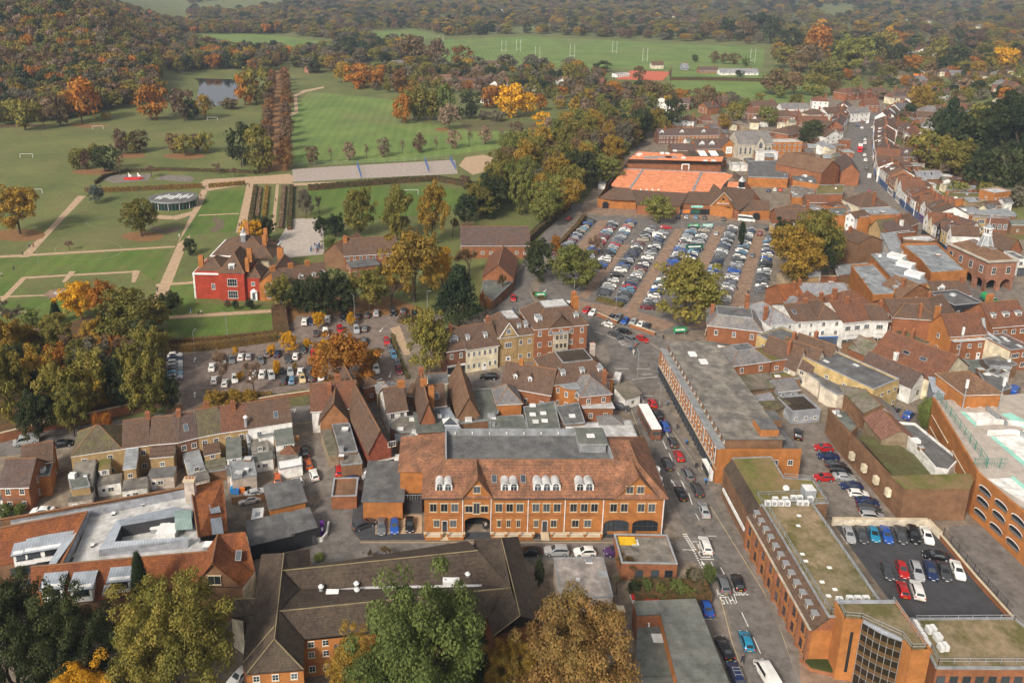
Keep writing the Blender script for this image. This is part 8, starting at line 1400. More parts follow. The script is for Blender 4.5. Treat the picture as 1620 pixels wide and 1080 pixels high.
TL = """park|on the open park grass
32 370 66 68 gold round 1;225 374 50 56 olive round 1;152 321 26 24 blue round 1;122 268 28 30 olive;136 268 18 26 rosy;150 262 24 30 olive;166 271 36 34 dgreen;190 277 26 28 rosy twig;193 244 24 34 rosy;207 244 20 28 olive;222 241 26 30 brown;175 240 14 14 rosy twig;275 243 22 28 brown;294 247 28 30 olive;309 240 20 24 rosy;325 243 24 30 olive;240 280 28 26 bare twig 1;382 264 36 60 dgreen tall;411 273 48 62 olive tall;345 275 24 20 bare twig 1;372 280 22 20 bare twig 1
woodedge|at the foot of the hill wood
130 195 48 62 orange round;240 191 46 48 orange round;292 191 36 44 rosy round;303 191 24 28 dgreen;325 189 26 34 gold;388 167 30 44 orange;406 166 42 52 olive;168 190 14 12 gold bush;360 173 30 16 brown bush;70 205 30 40 brown twig;40 206 40 46 olive;95 200 34 44 brown
meadow|beyond the meadow right of the avenue
636 196 26 40 orange tall;655 191 34 44 olive;678 191 38 46 olive;700 188 34 46 green;711 206 28 36 bare;648 172 32 30 orange;724 190 16 18 dgreen;745 188 22 20 dgreen;765 190 22 14 grey bush;785 192 30 16 grey bush;745 172 30 24 dgreen;808 186 46 46 yellow round;833 186 32 34 yellow;858 202 22 22 yellow;775 172 34 34 orange;855 175 20 22 orange;545 130 30 28 gold;567 140 36 34 orange;595 142 26 30 orange;633 147 28 34 russet;668 134 18 28 olive;728 108 28 30 russet;656 100 40 40 brown;690 106 34 36 rosy;900 140 22 34 olive
hedge_row|in the row before the school pitch
567 374 46 72 olive tall;628 380 54 78 olive tall;684 386 46 88 gold tall;531 374 34 34 conif bush;508 374 22 28 dgreen;735 352 40 42 conif bush;772 345 40 30 dgreen bush;545 340 10 30 bare twig;484 345 24 40 grey;505 338 18 34 grey twig;716 375 24 40 brown twig;740 388 34 48 bare twig;760 345 50 50 olive;735 300 14 22 rosy
priory|between the red mansion and supermarket
448 492 46 50 olive;474 496 44 52 dgreen;506 502 60 66 dgreen tall;542 498 54 62 dgreen tall;585 492 60 60 olive;620 488 50 60 bare twig;655 478 96 100 gold round;700 452 34 54 yellow;742 440 52 62 brown twig;725 515 82 92 conif cone;675 593 68 94 olive round;768 502 26 52 orange twig;796 470 20 50 brown twig;852 446 46 62 dgreen tall;878 402 16 28 orange tall;908 458 76 62 lime round;945 405 46 44 bare twig;1041 354 46 42 lime;1084 512 106 90 olive round;1257 452 78 84 gold round;1238 400 44 50 conif bush;1290 430 74 92 olive round;1308 440 30 60 dgreen;1060 462 60 56 bare twig;1120 470 36 40 bare twig;1172 392 14 38 conif col;270 497 42 36 dgreen bush;302 404 24 26 dgreen bush;398 392 34 40 yellow;416 385 40 42 dgreen bush;545 618 96 82 orange round;1460 682 24 54 green col;400 400 24 30 dgreen bush;373 490 12 16 conif bush;396 490 16 18 dgreen bush;360 485 12 10 rosy bush;522 395 24 20 green bush;1370 565 20 18 dgreen bush;955 612 30 10 green bush;860 498 22 18 gold twig
carpark|among the cars of the public car park
504 520 20 24 yellow round;555 516 15 21 yellow tall;457 558 27 30 yellow round;430 564 14 20 yellow tall;373 563 9 14 yellow;487 552 14 16 yellow;513 554 18 16 yellow;438 594 14 24 yellow col;467 586 8 12 gold;380 602 13 14 yellow;350 612 56 66 bare twig;402 622 52 60 bare twig;340 645 40 26 gold bush;370 640 36 24 gold bush;395 636 30 20 gold bush;545 545 30 24 bare twig;590 580 26 26 gold
leftclump|in the belt at the left
130 505 58 56 yellow round;166 508 46 60 orange round;212 548 104 78 olive round;90 512 20 40 conif cone;22 520 46 46 grey twig;52 520 30 30 green;35 565 50 56 gold;46 600 44 52 dgreen;92 602 52 52 orange;20 670 66 116 olive tall;95 672 66 92 olive round;60 650 40 70 dgreen;150 650 74 92 olive tall;185 645 50 84 conif tall;212 606 62 78 grey twig;236 660 66 92 olive tall;270 655 30 60 dgreen;150 560 46 50 gold;120 560 46 46 bare twig;180 570 40 40 orange;10 610 40 50 brown;60 555 30 30 dgreen bush;190 490 90 40 bare twig;110 395 22 20 bare twig;250 520 30 40 gold;120 640 40 60 conif;5 500 30 30 grey twig;5 590 60 80 gold tall;60 700 50 80 dgreen;118 690 56 80 olive;168 700 50 70 orange twig;205 640 50 90 olive tall;150 610 60 70 grey;90 560 50 60 olive;175 540 40 50 dgreen;240 600 56 80 olive;30 620 50 70 dgreen tall;0 650 50 90 olive;70 640 60 90 gold tall;232 570 50 60 dgreen;110 590 46 56 brown twig;262 600 34 60 grey twig;60 610 46 60 olive;150 655 50 66 gold;200 590 50 70 bare twig;130 600 50 60 olive;200 650 40 60 dgreen
front|in the foreground gardens
232 1010 46 150 conif cone 0;285 1130 184 212 olive round 0;130 1110 130 170 dgreen round 0;36 1130 150 210 dgreen tall 0;130 1180 130 130 yellow round 0;92 1010 66 66 dgreen round 1;75 960 30 50 conif cone 1;100 1000 60 70 bare twig 0;350 1010 40 70 brown twig 0;660 1195 215 275 green round 0;575 1130 100 130 gold round 0;905 1150 180 196 tan round 0;925 1150 120 150 bare twig 0;812 1130 90 120 gold round 0;980 1120 60 110 bare twig 0;745 1100 60 110 dgreen round 0;240 1130 90 90 bare twig 0;5 1000 50 70 dgreen round 0;613 885 30 26 brown twig 1;590 885 20 20 brown twig 1;990 905 50 46 brown twig 1;852 930 18 54 dgreen bush 1;1095 920 24 22 dgreen bush;1118 925 26 36 green bush;1100 928 30 30 grey bush;1022 945 24 30 green bush;1045 948 28 26 lime bush;1070 945 34 30 green bush;1003 945 26 28 dgreen bush;1085 950 26 26 lime bush;975 940 30 46 grey twig;8 820 30 24 green bush;32 816 24 20 green bush;505 885 20 8 green bush;1225 680 10 24 dgreen bush
mound|on the mound beyond the high street
1492 252 46 92 conif cone;1530 262 52 66 dgreen round;1565 252 60 78 dgreen;1605 262 60 92 conif;1470 268 54 52 olive;1508 290 56 60 olive;1552 300 50 56 dgreen;1595 305 50 64 dgreen;1625 300 40 70 conif;1440 262 24 40 gold;1510 312 30 24 lime bush;1560 318 40 26 olive bush;1600 326 50 30 grey bush;1455 180 30 36 gold;1545 235 50 60 olive;1590 225 60 70 dgreen;1510 240 44 60 conif;1618 240 50 70 dgreen;1480 225 30 46 dgreen
ivy|against the old warehouse wall
1428 806 20 40 dgreen bush 1;1506 790 34 42 dgreen bush 1;1400 712 22 12 olive bush 1;1425 735 30 14 grey bush 1;1450 755 26 10 green bush 1;1380 690 16 10 dgreen bush 1
village|among the houses behind the supermarket
1345 122 56 56 lime round;1290 92 42 44 orange;1278 105 36 30 brown;1305 135 44 34 olive;1330 118 40 50 dgreen;1240 108 40 30 olive;1260 115 30 26 brown;1587 110 28 32 yellow;1452 172 34 32 gold;1283 225 34 30 dgreen;1272 232 20 24 dgreen;1216 200 30 28 lime;1140 180 24 36 bare twig;1120 175 30 34 brown;1100 170 22 26 brown;1165 195 26 30 olive;1145 205 20 22 gold;1048 215 20 28 olive;1062 205 26 44 dgreen;1030 165 30 34 brown;1225 150 40 34 brown;1255 150 30 32 brown;1285 152 36 30 olive;1100 98 10 10 dgreen;1130 100 14 16 brown;1146 102 14 15 brown;1160 102 16 15 brown;1180 105 12 12 green;1170 122 14 10 dgreen bush;1060 140 20 40 bare twig;1010 130 16 22 brown;1350 95 24 30 orange;1370 100 34 36 dgreen;1420 110 30 34 dgreen;1395 92 34 36 olive;1440 120 24 30 orange;1480 100 28 34 olive;1510 110 30 34 dgreen;1360 60 22 24 gold;1298 48 12 16 yellow;1405 60 14 16 yellow;1415 75 30 22 orange;1540 80 30 24 rosy;1520 60 26 24 brown;1220 70 26 34 dgreen;1200 55 28 30 conif;1250 80 28 30 dgreen;1180 62 26 26 brown;1150 60 24 26 dgreen;1120 62 24 24 brown"""
for blk in TL.split('\n'):
 if '|' in blk: zone, zlab = blk.split('|'); continue
 for it in blk.split(';'):
  q = it.split(); x, y, w_, h_ = map(float, q[:4]); col = q[4]; sh = 'round'; lod = 2 if y < 330 else 1
  for e in q[5:]:
   if e in SHN: sh = e
   else: lod = int(e)
  if w_ > 55 and lod == 2: lod = 1
  tree(x, y, w_, h_, col, sh, lod, zlab, 'trees '+zlab)
for i in range(15): tree(*[(495,524,553,580,608,637,663,690,716,742,768,795,818,845,868)[i], 261-i*3.2], 19, 26, 'bare' if i % 3 else 'rosy', 'twig' if i % 2 else 'round', 2, 'in the young row along the courts path', 'young trees along the courts path')
for i in range(17):
 t = i/16; a0, a1 = W(419,268), W(431,128); b0, b1 = W(453,268), W(452,128)
 for u, v in ((a0,a1),(b0,b1)):
  p = u*(1-t)+v*t+Vector((R.uniform(-.6,.6),R.uniform(-1,1),0)); x = CX
  tree(0,0,0,0,'russet' if R.random() < .6 else 'rosy','round',2,'in the left row of the avenue' if u is a0 else 'in the right row of the avenue','russet avenue trees',at=p,wm=R.uniform(7,8.5),hm=R.uniform(11,14))
  TREES[-1] = TREES[-1][:4]+(t,)
belt = [(905,205),(945,165),(1000,150),(1035,165),(1045,195),(1000,235),(960,300),(935,335),(905,350),(860,372),(800,362),(770,340),(785,300),(800,262),(850,250),(880,235)]
for p in scatter(belt, 13, 3):
 if len(TREES) > 405: break
 sx = CX+F*p.x/(p.y*cP+HC*sP)
 c = R.choice(['olive','olive','olive','brown','grey','dgreen','lime','gold','gold','brown','lime'])
 sh = R.choice(['round','tall','tall','twig' if c in ('brown','grey') else 'round'])
 tree(sx,0,0,0,c,sh,1 if p.y < 520 else 2,'in the dense belt left of the supermarket','trees of the belt left of the supermarket',at=p,wm=R.uniform(11,16),hm=R.uniform(15,23))
# ---- woods nobody could count: instanced on points
def srcs(kind_cols, lod=2):
 out = []
 for i,(c,sh) in enumerate(kind_cols):
  me = tm(sh,lod,i%4)[0].copy(); me.materials.clear(); me.materials.append(leafmat(c)); out.append(me)
 return out
def wood(name, pts, cols, label, w=(9,15), h=(11,18), seed=1):
 """one woodland object: tree shapes instanced over its points by geometry nodes"""
 r = random.Random(seed); meshes = srcs(cols); col = bpy.data.collections.new(name+'_shapes')
 for me in meshes: col.objects.link(bpy.data.objects.new('tree_shape', me))
 me = bpy.data.meshes.new(name); me.from_pydata([tuple(p) for p in pts], [], [])
 at = me.attributes.new('sc','FLOAT_VECTOR','POINT'); v = []
 for p in pts: ww = r.uniform(*w)*(1+max(0,p.y-1500)/2500); v += [ww, ww, r.uniform(*h)*(1+max(0,p.y-1500)/6000)]
 at.data.foreach_set('vector', v); ri = me.attributes.new('ix','INT','POINT'); ri.data.foreach_set('value',[r.randrange(len(meshes)) for _ in pts]); rr = me.attributes.new('rt','FLOAT','POINT'); rr.data.foreach_set('value',[r.uniform(0,6.28) for _ in pts])
 o = link(name, me); tag(o, label, 'woodland', None, 'stuff')
 ng = bpy.data.node_groups.new(name,'GeometryNodeTree'); ng.interface.new_socket('Geometry',in_out='INPUT',socket_type='NodeSocketGeometry'); ng.interface.new_socket('Geometry',in_out='OUTPUT',socket_type='NodeSocketGeometry')
 N = ng.nodes; L = ng.links; gi = N.new('NodeGroupInput'); go = N.new('NodeGroupOutput'); ip = N.new('GeometryNodeInstanceOnPoints'); ci = N.new('GeometryNodeCollectionInfo'); ci.inputs['Collection'].default_value = col; ci.inputs['Separate Children'].default_value = True; ci.inputs['Reset Children'].default_value = True
 def na(nm, ty): a = N.new('GeometryNodeInputNamedAttribute'); a.data_type = ty; a.inputs['Name'].default_value = nm; return a.outputs['Attribute']
 L.new(gi.outputs[0],ip.inputs['Points']); L.new(ci.outputs[0],ip.inputs['Instance']); ip.inputs['Pick Instance'].default_value = True
 L.new(na('ix','INT'),ip.inputs['Instance Index']); L.new(na('sc','FLOAT_VECTOR'),ip.inputs['Scale'])
 cx_ = N.new('ShaderNodeCombineXYZ'); L.new(na('rt','FLOAT'),cx_.inputs[2]); L.new(cx_.outputs[0],ip.inputs['Rotation']); L.new(ip.outputs[0],go.inputs[0])
 md = o.modifiers.new('trees','NODES'); md.node_group = ng; return o
hillP = [(-260,212),(0,206),(60,202),(110,196),(175,186),(225,180),(262,172),(262,128),(300,118),(372,122),(420,128),(424,112),(300,84),(120,60),(-260,60)]
pts = []
r_ = random.Random(5)
Y = 520.
while Y < 1500:   # the hill wood
 sp = 9.5 if Y < 800 else 12
 X = -1.02*Y
 while X < -.2*Y:
  x_, y_ = X+r_.uniform(-.4,.4)*sp, Y+r_.uniform(-.4,.4)*sp
  sx = CX+F*x_/(y_*cP+HC*sP)
  lim = [( -900,545),(0,540),(100,555),(180,590),(262,640),(300,840),(372,850),(420,800),(470,980),(560,980)]
  ly = 99999
  for (a,b_),(c_,d_) in zip(lim,lim[1:]):
   if a <= sx <= c_: ly = b_+(d_-b_)*(sx-a)/(c_-a)
  inf = (285 < sx < 540 and 1010 < y_ < 1330)
  pond = 255 < sx < 382 and 600 < y_ < 800
  if y_ > ly and not inf and not pond: pts.append(Vector((x_,y_,terr(x_,y_))))
  X += sp
 Y += sp*.87
autumn = [('brown','round'),('grey','round'),('olive','tall'),('orange','round'),('olive','round'),('dgreen','round'),('gold','round'),('grey','tall'),('brown','tall'),('conif','tall'),('rosy','round'),('olive','round'),('lime','round'),('bare','round')]
wood('hill_woodland', pts, autumn, 'thick autumn wood covering the hill at the left', (10,16), (12,19), 2)
FIELDS = [[(660,60),(830,54),(1225,72),(1220,112),(1060,114),(900,110),(680,110)],[(1040,110),(1295,120),(1292,172),(1075,160)],[(300,48),(430,52),(545,66),(530,84),(400,90),(290,62)],[(270,12),(350,0),(450,0),(450,10),(370,22)],[(585,48),(665,46),(705,58),(650,70),(585,66)],[(440,112),(540,120),(620,160),(740,205),(880,205),(890,260),(440,280)],[(1275,16),(1340,9),(1370,20),(1310,30)],[(780,44),(1000,38),(1010,44),(800,52)],[(560,100),(640,104),(640,112),(560,110)],[(960,105),(1060,108),(1050,132),(960,130)],[(640,30),(760,26),(770,32),(650,36)]]
FW = [[(G(x,y).x,G(x,y).y) for x,y in P_] for P_ in FIELDS]
pts = []; Y = 560.
while Y < 4300:
 sp = 15+Y*.007
 X = -.62*Y
 while X < .86*Y:
  x_, y_ = X+r_.uniform(-.45,.45)*sp, Y+r_.uniform(-.45,.45)*sp
  z_ = y_*cP+HC*sP; sx = CX+F*x_/z_; sy = CY+F*(HC*cP-y_*sP)/z_
  ok = sx > 300 and sy < 128
  if 1010 < sx and sy > 96 and sx < 1400: ok = False
  if sx < 560 and sy > 92: ok = sx > 462 and sy < 124
  if 560 <= sx <= 1010 and sy > 104: ok = sy < 122 and r_.random() < .4 and sx > 600
  if sx > 1060 and r_.random() < .45: ok = False
  if ok and not any(inpoly(x_,y_,P_) for P_ in FW): pts.append(Vector((x_,y_,terr(x_,y_))))
  X += sp
 Y += sp*.87
wood('far_woodland', pts, [('brown','round'),('olive','round'),('dgreen','round'),('grey','round'),('rosy','round'),('olive','tall'),('dgreen','tall'),('conif','tall'),('brown','tall'),('gold','round'),('olive','round'),('grey','tall')], 'hazy mixed woodland filling the far distance', (14,21), (11,17), 3)
pts = [p for p in scatter([(560,112),(700,112),(960,120),(1040,150),(1000,160),(930,170),(900,180),(860,170),(740,165),(640,150),(560,140)], 13, 9) if r_.random() < .62]
pts += [p for p in scatter([(1000,100),(1040,165),(1200,180),(1330,158),(1400,160),(1650,200),(1650,60),(1400,60),(1250,110),(1300,150),(1080,165)], 15, 10) if r_.random() < .32]
pts += [p for p in scatter([(1450,120),(1650,120),(1650,330),(1530,300),(1430,250),(1420,200)], 13, 11) if r_.random() < .36]
pts += [p for p in scatter([(900,175),(960,140),(1060,150),(1075,200),(1000,235),(930,215)], 12, 21) if r_.random() < .6]
CT = [tuple(W(x,y))[:2] for x,y in ((950,104),(1075,106),(1075,148),(955,146))]; pts = [p for p in pts if not inpoly(p.x,p.y,CT)]
wood('garden_trees', pts, autumn, 'garden trees massed between the far houses', (7,12), (7,13), 4)
# ---- hedges: clipped strips of leaves
def hedge(pts, w, h, col, label, k='z', grp=None):
 P_ = [pw(k,*p) for p in pts]; rs = np.random.RandomState(int(P_[0].x*7)%999+3); base = P_[0].copy(); Vs = []; b = MB()
 for a, c in zip(P_,P_[1:]):
  L_ = (c-a).length; n = int(L_*(w+2*h)*11*(1 if a.y < 300 else .35)); d = np.array((c-a)/L_); nn = np.array((-d[1],d[0],0)); sz = .16 if a.y < 300 else .3
  t = rs.uniform(0,L_,n); f = rs.rand(n); prof = f*(w+2*h)
  off = np.where(prof < h, -w/2, np.where(prof < h+w, prof-h-w/2, w/2)); z = np.where(prof < h, prof, np.where(prof < h+w, h, w+2*h-prof))+rs.normal(0,.08,n)
  nr = np.where((prof < h)[:,None], -nn, np.where((prof < h+w)[:,None], np.array([0,0,1.]), nn))+rs.normal(size=(n,3))*.5; nr /= np.linalg.norm(nr,axis=1)[:,None]
  cc = np.array(a-base)+np.outer(t,d)+np.outer(off+rs.normal(0,.08,n),nn); cc[:,2] = np.maximum(z,.05)
  Vs.append(quads(cc,nr,sz,rs)); u = a-base; v_ = c-base; b.obox(u,v_,w-.25,0,h-.12,'forest_floor')
 o = empty('hedge', base, 0, label, 'hedge', grp); me = npmesh('foliage', np.vstack(Vs), 4); me.materials.append(leafmat(col)); link('foliage', me, o); b.obj('stems', o); return o
hedge([(268,557),(345,551),(438,538)],2.,2.2,'gold','golden brown clipped hedge along the back of the public car park'); hedge([(268,545),(352,539),(437,530)],1.2,1.6,'russet','reddish hedge just behind the golden car park hedge')
hedge([(441,490),(446,530)],4.5,2,'rosy','wide russet beech hedge between the bright lawn and the car park'); hedge([(488,301),(620,290),(690,286),(772,300)],3,2.6,'dgreen','long dark hedge around the far side of the school pitch')
hedge([(135,303),(160,304),(320,297)],1.8,2.2,'gold','low gold and green hedge before the playground'); hedge([(330,297),(388,292)],1.8,2,'gold','short gold hedge right of the playground gap')
hedge([(150,292),(165,281),(200,273),(258,270),(330,272),(420,275)],1,1.8,'dgreen','thin dark hedge curving behind the playground')
hedge([(405,296),(397,350)],2,1.5,'dgreen','dark hedge on the left of the narrow garden path'); hedge([(423,296),(416,362)],1.6,1.2,'gold','gold border left of the narrow garden path'); hedge([(450,296),(444,362)],1.6,1.3,'bare','brown border right of the narrow garden path'); hedge([(462,296),(458,364)],1.8,1.6,'dgreen','dark hedge on the right of the narrow garden path')
hedge([(412,298),(406,345)],1.6,1.,'bare','faded brown flower border between the garden paths')
hedge([(1060,127),(1110,127),(1155,128),(1230,130)],3,3,'dgreen','dark hedge along the far cricket ground'); hedge([(330,632),(430,628)],1.6,1.4,'gold','golden hedge at the street edge of the public car park')
hedge([(845,466),(862,478),(872,486)],1.6,1.2,'dgreen','low dark shrubs on the bend by the green hoarding'); hedge([(945,474),(985,485)],3,1.,'green','low green planting at the end of the supermarket bays'); hedge([(880,395),(912,362),(925,345)],1.6,2,'brown','brown hedge between the lane and the supermarket car park')
hedge([(620,530),(628,560),(645,600)],1,.8,'green','thin green hedge beside the row of parked cars'); hedge([(820,400),(850,370),(900,330)],2.2,3,'dgreen','dark ivy hedge running up beside the school hall'); hedge([(633,512),(645,506),(655,508)],2.5,1.6,'dgreen','trimmed hedge at the corner by the brown tree')
hedge([(1000,944),(1120,944)],4.,2.4,'dgreen','deep garden hedge behind the small flat roofed building')
# label every tree by colour, shape, zone and its order from the left
from collections import defaultdict
gd = defaultdict(list)
for t in TREES: gd[(t[1],t[2],t[3])].append(t)
for (zl,col,sh),L_ in gd.items():
 L_.sort(key=lambda t: t[4]); av = 'avenue' in zl
 for i,t in enumerate(L_):
  nm = f'{CLN[col]} {SHN[sh]} {"shrub" if sh == "bush" else "tree"}'
  if len(L_) == 1: t[0]['label'] = f'{nm} {zl}'
  else: t[0]['label'] = f'{nm} {zl}, {nth(i)} {"from near end" if av else "from left"}'
# ---------------------------------------------------------------- vehicles (front faces local -Y... x across, y along, nose at +Y)
CM = {}
def carmeshes(kind):
 """body, glazing, wheel, headlamp, tail lamp meshes; body made of cross sections from tail to nose"""
 if kind in CM: return CM[kind]
 S_ = dict(
 hatch=(4.0,[(-2.0,.78,.35,.8,.82,.7),(-1.95,.84,.25,.88,.95,.72),(-1.55,.88,.2,.93,1.36,.6),(-.9,.88,.2,.93,1.47,.6),(.1,.88,.2,.93,1.46,.6),(.95,.88,.2,.93,.97,.74),(1.2,.88,.2,.9,.92,.76),(1.8,.84,.22,.74,.76,.7),(2.0,.7,.3,.58,.6,.6)]),
 saloon=(4.6,[(-2.3,.74,.35,.8,.84,.68),(-2.2,.86,.25,.9,.96,.76),(-1.65,.9,.2,.94,1.0,.76),(-1.1,.9,.2,.95,1.36,.6),(-.4,.9,.2,.95,1.43,.6),(.35,.9,.2,.95,1.41,.6),(1.1,.9,.2,.94,.97,.76),(2.0,.86,.22,.78,.8,.72),(2.3,.7,.3,.6,.62,.6)]),
 estate=(4.7,[(-2.35,.78,.35,.82,.84,.7),(-2.28,.86,.25,.92,1.0,.74),(-1.9,.9,.2,.95,1.38,.62),(-1.0,.9,.2,.95,1.48,.62),(.35,.9,.2,.95,1.45,.62),(1.15,.9,.2,.94,.97,.76),(2.05,.86,.22,.78,.8,.72),(2.35,.7,.3,.6,.62,.6)]),
 suv=(4.6,[(-2.3,.82,.42,.95,.98,.76),(-2.24,.9,.3,1.04,1.15,.78),(-1.95,.94,.26,1.08,1.58,.68),(-1.0,.94,.26,1.08,1.7,.68),(.2,.94,.26,1.08,1.67,.68),(1.0,.94,.26,1.07,1.12,.8),(1.9,.9,.28,.98,1.0,.78),(2.3,.76,.36,.72,.74,.66)]),
 van=(5.4,[(-2.7,.9,.4,1.1,1.98,.82),(-2.62,.97,.3,1.15,2.08,.86),(-1.0,.97,.3,1.15,2.12,.86),(1.0,.97,.3,1.15,2.1,.86),(1.35,.97,.3,1.15,2.02,.84),(2.05,.95,.3,1.15,1.2,.84),(2.55,.9,.32,.95,.98,.8),(2.7,.75,.4,.7,.72,.66)]),
 minibus=(7.0,[(-3.5,.96,.4,1.3,2.6,.88),(-3.4,1.02,.3,1.35,2.72,.9),(0,1.02,.3,1.35,2.75,.9),(2.1,1.02,.3,1.35,2.7,.88),(2.4,1.02,.3,1.35,2.45,.86),(2.95,1.0,.3,1.2,1.28,.86),(3.35,.94,.32,1.05,1.08,.8),(3.5,.8,.4,.8,.82,.7)]))
 L_, sec = S_[kind]; b = MB(); BODY = 'BODY'; pm = paint('white', CARC['white'])
 rings = []
 for y,w,z0,zb,zr,wr in sec:
  rings.append([(-w*.96,y,z0),(-w,y,(z0+zb)/2),(-w*.95,y,zb),(-wr,y,max(zr-.05,zb+.001)),(-wr*.8,y,max(zr,zb+.012)),(wr*.8,y,max(zr,zb+.012)),(wr,y,max(zr-.05,zb+.001)),(w*.95,y,zb),(w,y,(z0+zb)/2),(w*.96,y,z0)])
 i0 = len(b.v)
 for rg in rings: b.v += rg
 n = 10; k = b.mi(pm); dk = b.mi('dark')
 for j in range(len(rings)-1):
  for q in range(n-1): a = i0+j*n+q; b.f.append((a,a+n,a+n+1,a+1)); b.m.append(k)
  a = i0+j*n; b.f.append((a,a+n-1,a+2*n-1,a+n)); b.m.append(dk)
 b.f.append(tuple(i0+q for q in range(n))); b.m.append(k); j = i0+(len(rings)-1)*n; b.f.append(tuple(j+q for q in reversed(range(n)))); b.m.append(k)
 w0 = sec[2][1]; wy = L_/2*.62
 for yy in (wy,-wy):  # wheel arches
  for sx in (-1,1):
   c = [(sx*(w0+.004),yy+.4*math.cos(t*math.pi/6),.32+.4*math.sin(t*math.pi/6)) for t in range(7)]; b.face(c if sx < 0 else c[::-1],'dark')
 b.box(-.25,-L_/2-.012,.5,.25,-L_/2+.05,.61,'plastic_yellow'); b.box(-.25,L_/2-.05,.36,.25,L_/2+.012,.47,'frame')
 body = b.mesh('body', True)
 try: body.set_sharp_from_angle(angle=math.radians(38))
 except Exception: pass
 g = MB(); top = [s for s in sec if s[4] > s[3]+.2]; ys = sec
 it = [i for i,s in enumerate(sec) if s[4] > s[3]+.2]; f_, r_2 = it[-1], it[0]
 def gp(p, q, a0, a1, b0, b1, off):  # patch between rings
  pass
 def P_(i, q): return Vector(rings[i][q])
 for ia, ib, s_ in ((f_, f_+1, 1), (r_2, r_2-1, -1)):
  A0,A1,B0,B1 = P_(ia,4),P_(ia,5),P_(ib,4),P_(ib,5); nrm = (A1-A0).cross(B0-A0).normalized()*(-s_ if True else 1)
  nrm = nrm if nrm.z > 0 else -nrm
  lo = .88 if kind not in ('van','minibus') or s_ > 0 else .45
  if kind in ('van',) and s_ < 0: continue
  pts = [A0.lerp(B0,.06),A1.lerp(B1,.06),A1.lerp(B1,lo),A0.lerp(B0,lo)]; pts[0].x *= .97; pts[1].x *= .97
  pts = [p+nrm*.012 for p in pts]; g.face(pts if s_ < 0 else pts[::-1], CG)
 rng = range(r_2, f_) if kind not in ('van',) else range(f_-2, f_)
 for sx in (0,1):
  for i in rng:
   q0, q1 = (2,3) if sx == 0 else (7,6)
   A0,A1,B0,B1 = P_(i,q0),P_(i,q1),P_(i+1,q0),P_(i+1,q1); off = Vector((-.014 if sx == 0 else .014,0,.004))
   g.face([A0.lerp(A1,.12)+off,B0.lerp(B1,.12)+off,B0.lerp(B1,.86)+off,A0.lerp(A1,.86)+off], CG)
  i = f_; q0, q1 = (2,3) if sx == 0 else (7,6)
  A0,A1,B0 = P_(i,q0),P_(i,q1),P_(i+1,q0); off = Vector((-.014 if sx == 0 else .014,0,.004)); g.face([A0.lerp(A1,.12)+off,(A0.lerp(B0,.75))+off+Vector((0,0,.03)),A0.lerp(A1,.86)+off], CG)
  if kind in ('hatch','estate','suv'):
   i = r_2; A0,A1,B0 = P_(i,q0),P_(i,q1),P_(i-1,q0); g.face([A0.lerp(A1,.12)+off,(A0.lerp(B0,.55))+off+Vector((0,0,.03)),A0.lerp(A1,.8)+off], CG)
 gl = g.mesh('window')
 wh = MB(); nn = 12; r = .33 if kind in ('hatch','saloon','estate') else .37
 for x0,x1,rr,m in ((-.11,.11,r,'dark'),(-.116,.116,r*.62,'metalgrey')):
  i = len(wh.v); k = wh.mi(m)
  for x in (x0,x1): wh.v += [(x,rr*math.cos(t*2*math.pi/nn),rr*math.sin(t*2*math.pi/nn)) for t in range(nn)]
  for t in range(nn): wh.f.append((i+t,i+(t+1)%nn,i+nn+(t+1)%nn,i+nn+t)); wh.m.append(k)
  wh.f.append(tuple(i+t for t in reversed(range(nn)))); wh.f.append(tuple(i+nn+t for t in range(nn))); wh.m += [k,k]
 wm_ = wh.mesh('wheel')
 hl = MB(); hl.box(-.17,-.1,-.07,.17,.04,.07,'ac_white'); tl = MB(); tl.box(-.12,-.04,-.1,.12,.06,.1,'plastic_red')
 mr = MB(); mr.box(-.09,-.06,-.06,.09,.06,.07,'dark')
 CM[kind] = (body, gl, wm_, hl.mesh('headlight'), tl.mesh('tail_light'), mr.mesh('mirror'), L_, sec, wy, r)
 return CM[kind]
CARS = []
KN = dict(hatch='hatchback', saloon='saloon car', estate='estate car', suv='tall SUV', van='van', minibus='minibus')
CN = dict(white='white', silver='silver', grey='mid grey', dgrey='dark grey', black='black', red='red', blue='bright blue', navy='navy blue', lblue='pale blue', cyan='turquoise blue', yellow='yellow', green='dark green', maroon='maroon', orange='orange red', beige='beige', purple='dark purple')
